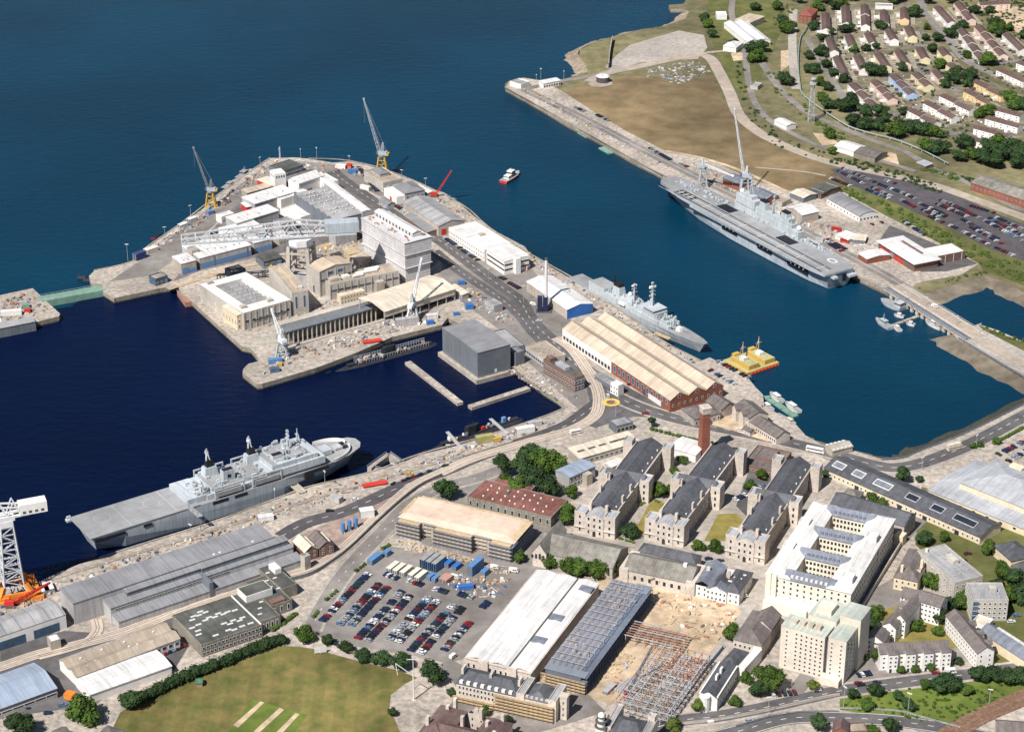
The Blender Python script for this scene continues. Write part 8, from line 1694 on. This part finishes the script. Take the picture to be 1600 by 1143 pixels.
# the far car parks read as one mass
rows = [((1306,266),(1352,289)),((1316,263),(1368,286)),((1330,278),(1352,288)),((1362,293),(1395,309)),((1372,288),(1412,303)),((1382,282),(1405,290)),((1408,313),(1430,325)),((1398,297),(1432,312)),((1440,328),(1472,342)),((1436,318),(1480,338)),((1446,326),(1478,340)),((1462,319),(1510,339)),((1472,321),(1512,340)),((1468,313),(1500,326)),((1483,318),(1532,342)),((1515,322),(1555,334)),((1503,343),(1550,370)),((1516,355),(1566,382)),((1512,348),(1560,375)),((1538,345),(1600,378)),((1545,341),(1600,370)),((1556,340),(1600,360)),((1450,338),(1500,360)),((1504,362),(1545,383)),((1550,385),(1585,401)),((1297,279),(1330,292)),((1345,293),(1390,312)),((1293,374),(1322,391)),((1290,378),(1316,394)),((1360,352),(1380,348)),((1490,396),(1512,405)),((1412,347),(1450,371)),
((695,372),(720,389)),((722,391),(748,408)),((779,432),(790,438)),((795,442),(812,452)),((612,318),(640,336)),((898,168),(914,175)),((932,180),(952,190)),((1015,232),(1048,251)),((1060,255),(1075,262)),((1432,100),(1448,104)),((1340,262),(1352,266)),((560,262),(590,300)),((238,376),(250,366)),((296,400),(340,360)),((1440,108),(1450,112)),((1530,98),(1575,96))]
b = MB(); nm = len(CARC); ms = [CAR[n].materials[0] for n, c, w in CARC] + [M_black, M_glass]; nid = {n: i for i, (n, c, w) in enumerate(CARC)}
for p0, p1 in rows:
    A, B = P(*p0), P(*p1); d = B-A; k = int(d.length/2.7); a = math.atan2(d.y,d.x)+math.pi/2
    for s in range(k):
        if RC.random() < .1: continue
        q = A+d*((s+.5)/k); M = Matrix.Translation((q.x,q.y,.2)) @ Matrix.Rotation(a,4,'Z'); car_mb(b, M, nid[RC.choice(CW)], nm); glass_mb(b, nm+1, M)
o = b.build('distant_cars', ms); o['kind'] = 'stuff'; o['label'] = 'rows of distant parked cars in the north car park and on the peninsula'; o['category'] = 'cars'
# vans, bus, lorry
def van(x, y, a, L, W, H, m, lab, name='van', cat='van', cab=None, group=None):
    c = P(x, y); t = thing(name, lab, cat, (c.x,c.y,.18), a, group); b = MB(); b.box(-L/2,L/2-.9,-W/2,W/2,.45,H); b.add([(L/2-.9,-W/2,.45),(L/2,-W/2,.45),(L/2,W/2,.45),(L/2-.9,W/2,.45),(L/2-.9,-W/2,H),(L/2-.45,-W/2,H*.62),(L/2-.45,W/2,H*.62),(L/2-.9,W/2,H)], [(0,1,5,4),(1,2,6,5),(2,3,7,6),(4,5,6,7)]); b.build('body', m, t)
    b = MB(); b.box(-L*.1 if cat == 'van' else -L*.46, L/2-.95, -W/2-.02, W/2+.02, H*.58, H*.85); b.build('side_windows', M_glass, t); b = MB()
    for q in (-L*.32, L*.32): b.beam((q,-W/2-.03,.42),(q,W/2+.03,.42),.42,0,8)
    b.build('wheel', M_black, t); return t
van(1485,1051,.12,6.2,2.3,2.7,M_frame,'big white van driving past the long slab of flats'); van(1274,706,-.42,11.5,2.6,3.1,M_frame,'white single deck bus on the shore road near the boathouse','bus','bus'); van(803,893,-.3,5.5,2.1,2.3,M_frame,'white van at the top corner of the white roofed storehouse'); van(1277,1079,.1,4.6,1.9,2.0,M_frame,'small white van on the road below the tower block'); van(1461,480,-.55,5,2,2.2,M_frame,'white van crossing the causeway bridge'); van(711,903,-.5,5,2,2.1,M_frame,'white van beside the blue containers'); van(773,888,-.4,5,2,2.1,M_frame,'white van among the contractors boxes'); van(708,1020+7,.9,4.5,2,2.2,M_frame,'left white van at the lower corner of the white roofed storehouse'); van(1162,933,.2,4.8,1.9,2.1,M_frame,'white van at the corner of the square'); van(705,462+3,-.6,4.6,1.9,2,M_frame,'white van at the end of the cream canopy'); van(833,477,-.7,4.6,1.9,2,M_frame,'white van beside the white chimney'); van(900,680-3,.4,8,2.4,2.6,M_frame,'white minibus on the railway curve','minibus','bus'); van(1320,379,-.5,7,2.4,3,M_redp,'red fire engine on the carrier quay','fire_engine','fire engine'); van(1307,361,-.5,8,2.4,3,M_redp,'red lorry beside the white quay cabin','lorry','lorry')
t = van(1492,702,.42,11,2.6,2.6,M_roofcr,'cream covered lorry on the shore road above the sports hall','lorry','lorry'); b = MB(); b.box(-5.5,3.4,-1.35,1.35,2.0,4.4); b.build('cargo_box', M_roofcr, t)
# ================================================================== cabins, containers and yard stores
def crate(lab, x, y, L, W, H, a, m, name='container', cat='container', grp=None, z=.1, roof=None, zoff=0):
    c = P(x, y); t = thing(name, lab, cat, (c.x,c.y,z+zoff), a, grp); b = MB(); b.box(-L/2,L/2,-W/2,W/2,.15,H); b.build('body', m, t); b = MB(); b.box(-L/2-.06,L/2+.06,-W/2-.06,W/2+.06,H,H+.12); b.build('roof', roof or m, t)
    b = MB()
    for q in (-W*.25, W*.25): b.box(-L/2-.05,-L/2+.02,q-W*.2,q+W*.2,.3,H-.2)
    b.build('end_door', M_cladg if roof is None else M_glass, t); return t
M_bcon = mat('blue_container', (.10,.22,.42), .6, .1, .4, stripes=[(0,.6,.3,.85)]); M_wcab = mat('white_cabin_panel', (.64,.60,.50), .7, .08, .4); M_bskp = mat('blue_skip', (.04,.14,.38), .6, .1)
for k, (x, y) in enumerate(((614,889),(624,892),(635,895),(648,899),(658,903))): crate(ORD[k]+' from left of five white cabins above the central car park', x, y, 9, 3, 2.8, 1.02, M_wcab, 'site_cabin', 'cabin', 'white cabins in a row')
for k, (x, y) in enumerate(((668,881),(677,884),(686,887))): crate(('left','middle','right')[k]+' stack of blue cabins in the tight block of three', x, y, 11, 3, 5.6, 1.02, M_bcon, 'site_cabin', 'cabin', 'blue cabin stacks', roof=M_feltg)
for x, y, L, W, H, a, m, l in ((586,876,10,3.5,3,1.0,M_bcon,'long blue cabin beside the side road hedge'),(605,867,4,3,3,1.0,M_bcon,'small blue box beyond the long blue cabin'),(702,883,6,3,2.6,1.0,M_bskp,'dark blue skip right of the stacked cabins'),(714,887,6,3,2.4,1.0,M_bskp,'second dark blue skip, farther right of the stacked cabins'),(743,892,12,3.4,6,1.02,M_bcon,'tall double stacked blue cabin among the contractors boxes'),(758,897,5,3,3,1.0,M_bcon,'pale blue box in front of the tall blue cabin'),(673,904,5,2.6,2.6,1.0,M_bcon,'left of two pale blue boxes behind the short car rows'),(681,907,5,2.6,2.6,1.0,M_bcon,'right of two pale blue boxes behind the short car rows'),(697,907,7,5,2.6,1.0,mat('pink_box',(.42,.24,.19),.8,.1),'pink brown store among the contractors boxes'),(728,920,8,3,2.6,.2,M_bskp,'bright blue skip at the edge of the rubble'),
(721,449-5,5,3,2.4,.2,M_bskp,'blue cabin near the right end of the canopy'),(733,482,5.5,4,3.2,.3,M_bskp,'blue workshop box on the dock arm'),(713,492,4,2.4,1.8,.3,M_bskp,'low blue skip beside the red skip'),(636,507,16,4,5,.32,M_cladl,'long white shed on the dry dock arm below the canopy'),(675,498,8,3,3.4,.32,M_roofw,'white roofed cabin right of the long white shed'),(672,506,5,3,2.4,.3,M_bskp,'blue box in front of the white roofed cabin'),(430,566,9,3.5,2.8,.32,M_bcon,'pale blue cabin near the tip of the dock arm'),(429,580,6,4,2.6,.3,mat('slate_blue_box',(.07,.11,.18),.7),'slate blue box at the tip of the dock arm'),(437,572,3,2.4,2.2,.3,M_yel,'yellow skip at the tip of the dock arm'),
(573,806,8,5,4.6,.3,M_frame,'white box shed beside the railway bend'),(415,812,9,4,3,.3,M_roofw,'white tent on the quay beside the assault ship'),(526,783,7,4,3.5,-.6,M_cladl,'grey cabin on the quay by the dark road'),(757,690,11,4,4.4,.36,mat('olive_cabin',(.33,.30,.12),.8),'olive yellow double cabin beside the black submarine'),(776,689,5,3,2.6,.4,M_yel,'yellow box right of the olive cabin'),(820,675,12,4,3.6,.36,M_frame,'long white cabin on the quay near the submarines bow'),(835,664,9,3,2.6,.36,M_cladl,'grey cabin near the corner of the basin'),(70,926,5,6,2.4,.4,M_roofw,'left pair of white cabins beside the orange crane base'),(222/3+2,921,5,9,2.4,.4,M_roofw,'right group of white cabins beside the orange crane base'),(218,404,9,5,5,.8,mat('navy_shed',(.04,.055,.16),.7),'navy blue shed at the corner of the seaward quay'),(236,393,10,5,3,.8,M_wcab,'cream cabin behind the navy blue shed'),(300,346,7,4,3,.85,M_frame,'white cabin on the seaward quay, upper'),(286,355,7,4,3,.85,M_frame,'white cabin on the seaward quay, lower'),(351,318,8,3,3.4,.8,M_wcab,'long cream container right of the yellow crane at left'),(328,334,5,4,2.6,.7,M_bcon,'pale blue cabin at the foot of the yellow crane at left'),(533,263,8,4,3,-.2,M_frame,'white tent cabin beside a red one behind the crane store'),(546,262,4,4,3,-.2,M_redp,'red cabin behind the crane store'),(551,270,7,3,2.4,-.2,M_bskp,'blue cabin behind the crane store'),(571,296,9,3,3,-.6,M_frame,'white lorry body on the peninsula road'),
(820,420,7,4,3,-.6,mat('pink_cabin',(.44,.30,.25),.8),'pinkish cabin between the white end block and the blue ended shed'),(769,477,10,4,3,-.6,M_cladl,'grey cabin in the yard beside the dock road'),(1213,336,7,3,3,-.5,M_roofcr,'cream box behind the carriers island'),(1281,378,6,3,3,-.5,M_cladl,'grey box on the carrier quay'),(18,492,14,4,3.4,.2,M_frame,'white roofed shed on the far left quay'),(40,480,5,4,2.4,.3,M_greenp,'green box on the far left quay'),(43,484+4,4,3,2.4,.2,M_redp,'red box on the far left quay'),(27,491,6,4,2.4,.2,M_rust,'rust brown box on the far left quay'),(16,1015-8,5,3.4,2.6,.4,M_redp,'red box in front of the white workshop'),(110,1100-10,5,4,3,-.4,M_orange,'orange lorry body beside the white tent store'),(952,1078,9,3,1.8,1.0,M_cladl,'bundle of grey sheets on the sandy site'),(830,665+60,3,3,2,.2,M_greenp,'tiny green shed under the dark clump'),(1110,1128,3,2,1,.5,M_frame,'small white cabin by the lane below the steel frame')): crate(l, x, y, L, W, H, a, m, 'yard_box', 'box')
def pipes(lab, x, y, a, L, n, m):
    c = P(x, y); t = thing('pipe_stack', lab, 'pipes', (c.x,c.y,.1), a); b = MB(); [b.box(q,q+.3,-n*.7,n*.7,0,.35) for q in (-L*.35, L*.35)]; b.build('bearer', M_timber, t)
    for k in range(n): b = MB(); b.beam((-L/2,(k-n/2)*1.3,1),(L/2,(k-n/2)*1.3,1),.62,0,8); b.build('pipe', m, t)
pipes('bright red pipes stacked on the near quay', 585,757, .36, 15, 3, M_redp); pipes('red pipe sections on the dry dock arm', 581,534,.32,13,3,M_redp); pipes('long grey tubes on the sand by the steel deck building', 975,1072,.95,12,4,M_steel)
# cylinders beside the brick sheds and on the arm
for k, (x, y) in enumerate(((536,832),(546,828),(556,824))):
    c = P(x, y); t = thing('storage_tank', ('left','middle','right')[k]+' of three pale blue upright tanks beside the brick sheds', 'tank', c, 0, 'pale blue tanks'); b = MB(); b.cyl(0,0,.8,6.4,1.3,0,12); b.build('drum', M_bcon, t); b = MB(); [b.box(q-.2,q+.2,-1,1,0,.9) for q in (-.9,.9)]; b.build('frame', M_frame, t)
# heaps, rubble and quay gear too many to count
def clutter(name, lab, poly, n, rng, mats, seed, hh=1.0):
    rr = random.Random(seed); n = int(n*1.5); rng = (rng[0]*.8, rng[1]); W_ = PL(poly); xs = [p.x for p in W_]; ys = [p.y for p in W_]; b = MB(); k = tr = 0
    while k < n and tr < n*30:
        tr += 1; x, y = rr.uniform(min(xs),max(xs)), rr.uniform(min(ys),max(ys)); ins = False
        for i in range(len(W_)):
            a, c = W_[i-1], W_[i]
            if (a.y > y) != (c.y > y) and x < (c.x-a.x)*(y-a.y)/(c.y-a.y)+a.x: ins = not ins
        if not ins: continue
        k += 1; s = rr.uniform(*rng); M = Matrix.Translation((x,y,.05)) @ Matrix.Rotation(rr.uniform(0,3.1),4,'Z'); q = rr.random()
        if q < .6: b.box(-s,s,-s*.5,s*.5,0,s*hh*rr.uniform(.4,1.3),rr.randrange(len(mats)),M)
        elif q < .8: b.taper(0,0,0,s*hh,s,s*.9,s*.3,s*.2,rr.randrange(len(mats)),M)
        else: b.box(-s*2.6,s*2.6,-s*.12,s*.12,0,s*.3,rr.randrange(len(mats)),M)
    o = b.build(name, mats); o['kind'] = 'stuff'; o['label'] = lab; o['category'] = 'stores'
G = [M_steel, M_concw, M_rust, M_ply, M_scafd, M_conc, M_feltg, M_timber, M_concw, M_steel, M_scafd, M_frame, M_cladg, M_rust]
H = [M_conc, M_ply, M_concw, M_dark, M_timber, M_steel, M_rust]
clutter('dock_stores', 'jumble of gear along the dry dock arm', [(410,585),(500,555),(600,525),(690,500),(690,485),(600,505),(446,550),(410,570)], 170, (.4,1.5), G, 1)
clutter('dock_stores', 'gear around the refit hall', [(385,518),(455,502),(580,474),(578,466),(460,480),(395,500)], 90, (.4,1.4), G, 2)
clutter('dock_stores', 'machinery and stores between the crane and refit block', [(400,420),(440,400),(560,372),(565,395),(500,412),(470,425),(440,440)], 110, (.5,1.8), G+[M_yel,M_yel], 3, .9)
clutter('quay_stores', 'stores strewn along the seaward quay', [(215,400),(285,352),(320,330),(402,266),(425,252),(520,258),(560,262),(620,278),(610,288),(520,268),(430,262),(410,275),(330,338),(250,392)], 190, (.4,1.6), G, 4)
clutter('quay_stores', 'stores along the right hand seaward quay', [(640,290),(720,325),(760,360),(825,395),(900,445),(970,492),(960,495),(890,450),(815,400),(755,370),(700,330),(660,305)], 110, (.4,1.4), G, 5)
clutter('quay_stores', 'gear along the near quay beside the assault ship', [(150,885),(300,838),(440,788),(500,765),(620,735),(640,735),(560,765),(480,795),(430,812),(300,850),(165,895)], 150, (.3,1.3), H+G, 6)
clutter('quay_stores', 'gear along the submarine berth', [(640,728),(720,700),(800,675),(850,657),(870,662),(800,685),(700,722)], 110, (.3,1.3), G, 7)
clutter('quay_stores', 'crates on the quay of the frigate', [(905,446),(985,500),(1090,568),(1060,570),(1000,530),(930,480)], 80, (.3,1.3), G, 8)
clutter('rubble', 'rubble heaps in front of the scaffolded block', [(625,842),(700,862),(800,892),(790,900),(700,876),(640,860),(615,850)], 140, (.3,1.2), [M_dirt,M_rock,M_dirt,M_concw], 9)
clutter('rubble', 'rubble and pallets behind the central car park', [(700,895),(770,905),(800,900),(780,935),(745,935),(700,915)], 90, (.3,1.3), [M_dirt,M_ply,M_frame,M_rust,M_bskp], 10)
clutter('rubble', 'spoil and timber on the sandy site', [(1010,930),(1060,920),(1150,945),(1150,985),(1110,1010),(1040,980)], 130, (.3,1.6), [M_dirt,M_rock,M_dirt,M_ply,M_rust,M_frame], 11, .7)
clutter('rubble', 'timber and sheets on the lower sandy site', [(925,1075),(950,1040),(970,1010),(990,1030),(960,1085)], 60, (.3,1.3), [M_ply,M_rust,M_steel,M_dirt], 12, .6)
clutter('quay_stores', 'equipment on the quay behind the carrier', [(1075,250),(1130,275),(1200,305),(1300,350),(1370,385),(1360,400),(1290,370),(1180,320),(1100,280)], 150, (.4,1.5), G, 13)
clutter('quay_stores', 'gear along the jetty', [(795,130),(850,160),(940,212),(1040,268),(1045,262),(950,210),(870,162),(815,130)], 90, (.3,1.2), H, 14)
clutter('stacked_slabs', 'rows of pale slabs laid out north of the dry field', [(1010,106),(1090,96),(1112,112),(1060,132),(1010,120)], 130, (.6,1.8), [M_concw,M_steel,M_conc,M_scafd], 15, .5)
clutter('quay_stores', 'gear on the far left quay', [(0,470),(50,455),(80,485),(50,497),(0,505)], 70, (.4,1.5), H+G, 16)
clutter('dock_stores', 'yard stores on the dock road side', [(720,440),(770,470),(800,500),(785,505),(740,475),(705,455)], 80, (.4,1.6), G+[M_ply], 17)
clutter('dock_stores', 'gear on the quay behind the grey cube shed', [(790,580),(880,630),(905,620),(860,592),(815,570)], 60, (.3,1.1), G, 18)
clutter('roof_junk', 'litter of stores in the yards at the bottom left', [(0,940),(80,912),(150,893),(160,900),(95,925),(0,962)], 60, (.4,1.4), G+[M_orange], 19)
clutter('garden_stuff', 'sheds and garden clutter between the terraces', [(1280,30),(1430,20),(1440,110),(1560,200),(1500,225),(1330,150),(1290,90)], 200, (.3,1.3), [M_frame,M_concw,M_tileb,M_brick,M_feltg,M_cladb], 20, .9)
# ================================================================== fences, walls, pipe and the causeway bridge
def fence(name, lab, px, h, th, m, cat, posts=None, sm=4, z=0.0, pm=None):
    ln = smooth_line(PL(px), sm); c = ln[0]; L_ = [p-c for p in ln]; t = thing(name, lab, cat, (c.x,c.y,z)); b = MB()
    if posts is None: wall_along(b, L_, 0, th, -.2, h); b.build('wall', m, t); b = MB(); wall_along(b, L_, 0, th+.16, h, h+.18); b.build('coping', pm or M_paving, t)
    else:
        for zz in (h*.55, h): [b.beam((*L_[i],zz), (*L_[i+1],zz), th) for i in range(len(L_)-1)]
        acc = 0
        for i in range(len(L_)-1):
            q = (L_[i+1]-L_[i]).length; k = max(1, int(q/posts)); [b.beam((*L_[i].lerp(L_[i+1], s/k),-.1), (*L_[i].lerp(L_[i+1], s/k),h), th) for s in range(k)]
        b.build('rail', m, t)
fence('stone_wall', 'long tan stone wall along the shaded side of the white quad', [(1340,962),(1375,905),(1408,852)], 3, .6, M_stone, 'wall', sm=1)
fence('stone_wall', 'grey wall between the central car park and the cricket field', [(492,992),(520,1012),(580,1026),(640,1036),(690,1040)], 1.6, .5, M_stoned, 'wall'); fence('hoarding', 'dark hoarding along the right side of the building site', [(1050,1116),(1090,1062),(1130,1013)], 2.6, .3, M_blued, 'fence', sm=1)
fence('stone_wall', 'low wall at the outer edge of the road bend by the villa', [(1060,1132),(1120,1125),(1200,1110),(1280,1092),(1312,1086)], 1.3, .5, M_stone, 'wall')
fence('retaining_wall', 'tall retaining wall and hedge line under the railway curve', [(430,912),(480,900),(510,884),(545,858),(600,806),(650,764),(690,744)], 2.2, .8, M_cladg, 'wall')
fence('railing', 'dark railing along the curved shore road', [(1378,719),(1412,716),(1440,704),(1506,679),(1600,633)], 1.6, .14, M_scafd, 'railing', 4)
fence('railing', 'railing along the lower road beside the railway bank', [(1312,1108),(1400,1112),(1440,1122),(1500,1138)], 1.4, .09, M_steel, 'railing', 3); fence('railing', 'railing on the inner side of the lower road', [(1150,1136),(1230,1115),(1310,1112)], 1.2, .09, M_scafd, 'railing', 3)
fence('green_fence', 'tall green fence crossing the grass near the shore rocks', [(957,64),(953,85),(951,107)], 5, .6, mat('green_screen',(.05,.13,.06),.8), 'fence')
ln = smooth_line(PL([(1269,26),(1258,50),(1250,64),(1247,103),(1250,135),(1254,150),(1275,168),(1319,197),(1350,209),(1400,222),(1440,238),(1481,259)]), 5); c = ln[0]; t = thing('pipeline', 'pale green pipe winding down the hillside below the estate', 'pipe', (c.x,c.y,0)); b = MB(); [b.beam((*(ln[i]-c),2.2),(*(ln[i+1]-c),2.2),.55,0,7) for i in range(len(ln)-1)]; b.build('pipe', mat('pale_green_pipe',(.24,.30,.27),.7,.08), t); sm_ = MB().box(-.3,.3,-.3,.3,-.2,2).mesh('support', M_concw); [obj('support', sm_, t, ((p-c).x,(p-c).y,0)) for p in ln[::2]]
A, B = P(1404,452), P(1520,524); d = B - A; Ln = d.length; t = thing('causeway_bridge', 'long low road bridge on concrete piles between the jetty and the causeway', 'bridge', (A.x,A.y,0), math.atan2(d.y,d.x)); wd = 9.0
part(t, 'deck', M_conc, (-6, Ln-1, -wd, wd, -1.2, .12)); part(t, 'road_surface', M_track, (-6, Ln+4, -wd+7, wd-1, .12, .24)); part(t, 'kerb', M_stone, (-6, Ln+4, -wd+6.2, -wd+7, .1, .5), (-6, Ln+4, wd-1, wd-.3, .1, .5)); part(t, 'pipe_trough', M_cladg, (-6, Ln+4, -wd+.2, -wd+2.0, .1, 1.0), (-6, Ln+4, -wd+3.2, -wd+4.6, .1, .8))
for k in range(14): x = Ln*(k+.5)/14; part(t, 'pier', M_concw, (x-1.4, x+1.4, -wd+.4, -wd+1.8, -8, -1.2), (x-.8, x+.8, -wd+2, wd-1, -8, -1.25))
b = MB(); [b.beam((-6,y,1.4),(Ln+4,y,1.4),.1) for y in (-wd+.1, wd-.1)]; [b.beam((-6+(Ln+10)*k/50,y,0),(-6+(Ln+10)*k/50,y,1.4),.09) for k in range(51) for y in (-wd+.1, wd-.1)]; b.build('railing', M_steel, t)
cl = smooth_line(PL([(1508,518),(1560,548),(1640,590),(1720,630)]), 5); b = MB(); ribbon(b, cl, 4, -4, L4); o = b.build('causeway_road', M_track); o['kind'] = 'structure'
fence('railing', 'pipe and railing along the causeway beyond the bridge', [(1498,530),(1545,558),(1600,590),(1680,632)], 1.3, .3, M_cladg, 'railing', 4); sheet('causeway_verge', [(1528,507),(1600,536),(1720,592),(1720,600),(1600,548),(1535,515)], M_grass2, L4)
for k, (x, y) in enumerate(((496,1021),(505,1020))):
    c = P(x, y); t = thing('sight_screen', ('smaller left','larger right')[k]+' white sight screen on the cricket field edge', 'sight screen', (c.x,c.y,0), .3, 'cricket sight screens'); part(t, 'board', M_frame, (-1.5-.3*k,1.5+.3*k,-.1,.1,.6,3.6+.8*k)); part(t, 'frame', M_timber, (-1.4,-1.2,-.6,.6,0,.6), (1.2,1.4,-.6,.6,0,.6))
# quay edge coping
for nm_, pts in (('quay_edge', [(155,872),(230,848),(299,827),(361,806),(439,777),(486,760),(580,738),(656,710),(758,682),(851,651),(887,636)]),('quay_edge',[(147,423),(207,409),(231,386),(283,350),(340,306),(401,262),(423,247)]),('quay_edge',[(482,248),(548,252),(625,274),(719,319),(762,355),(829,398),(903,440),(972,488),(1033,532),(1094,564)]),('quay_edge',[(1341,431),(1040,275),(940,220),(830,158),(790,136)])):
    b = MB(); wall_along(b, smooth_line(PL(pts), 4), .7, 1.2, 0, .35); o = b.build('quay_edge', M_quay); o['kind'] = 'structure'
flush_windows()
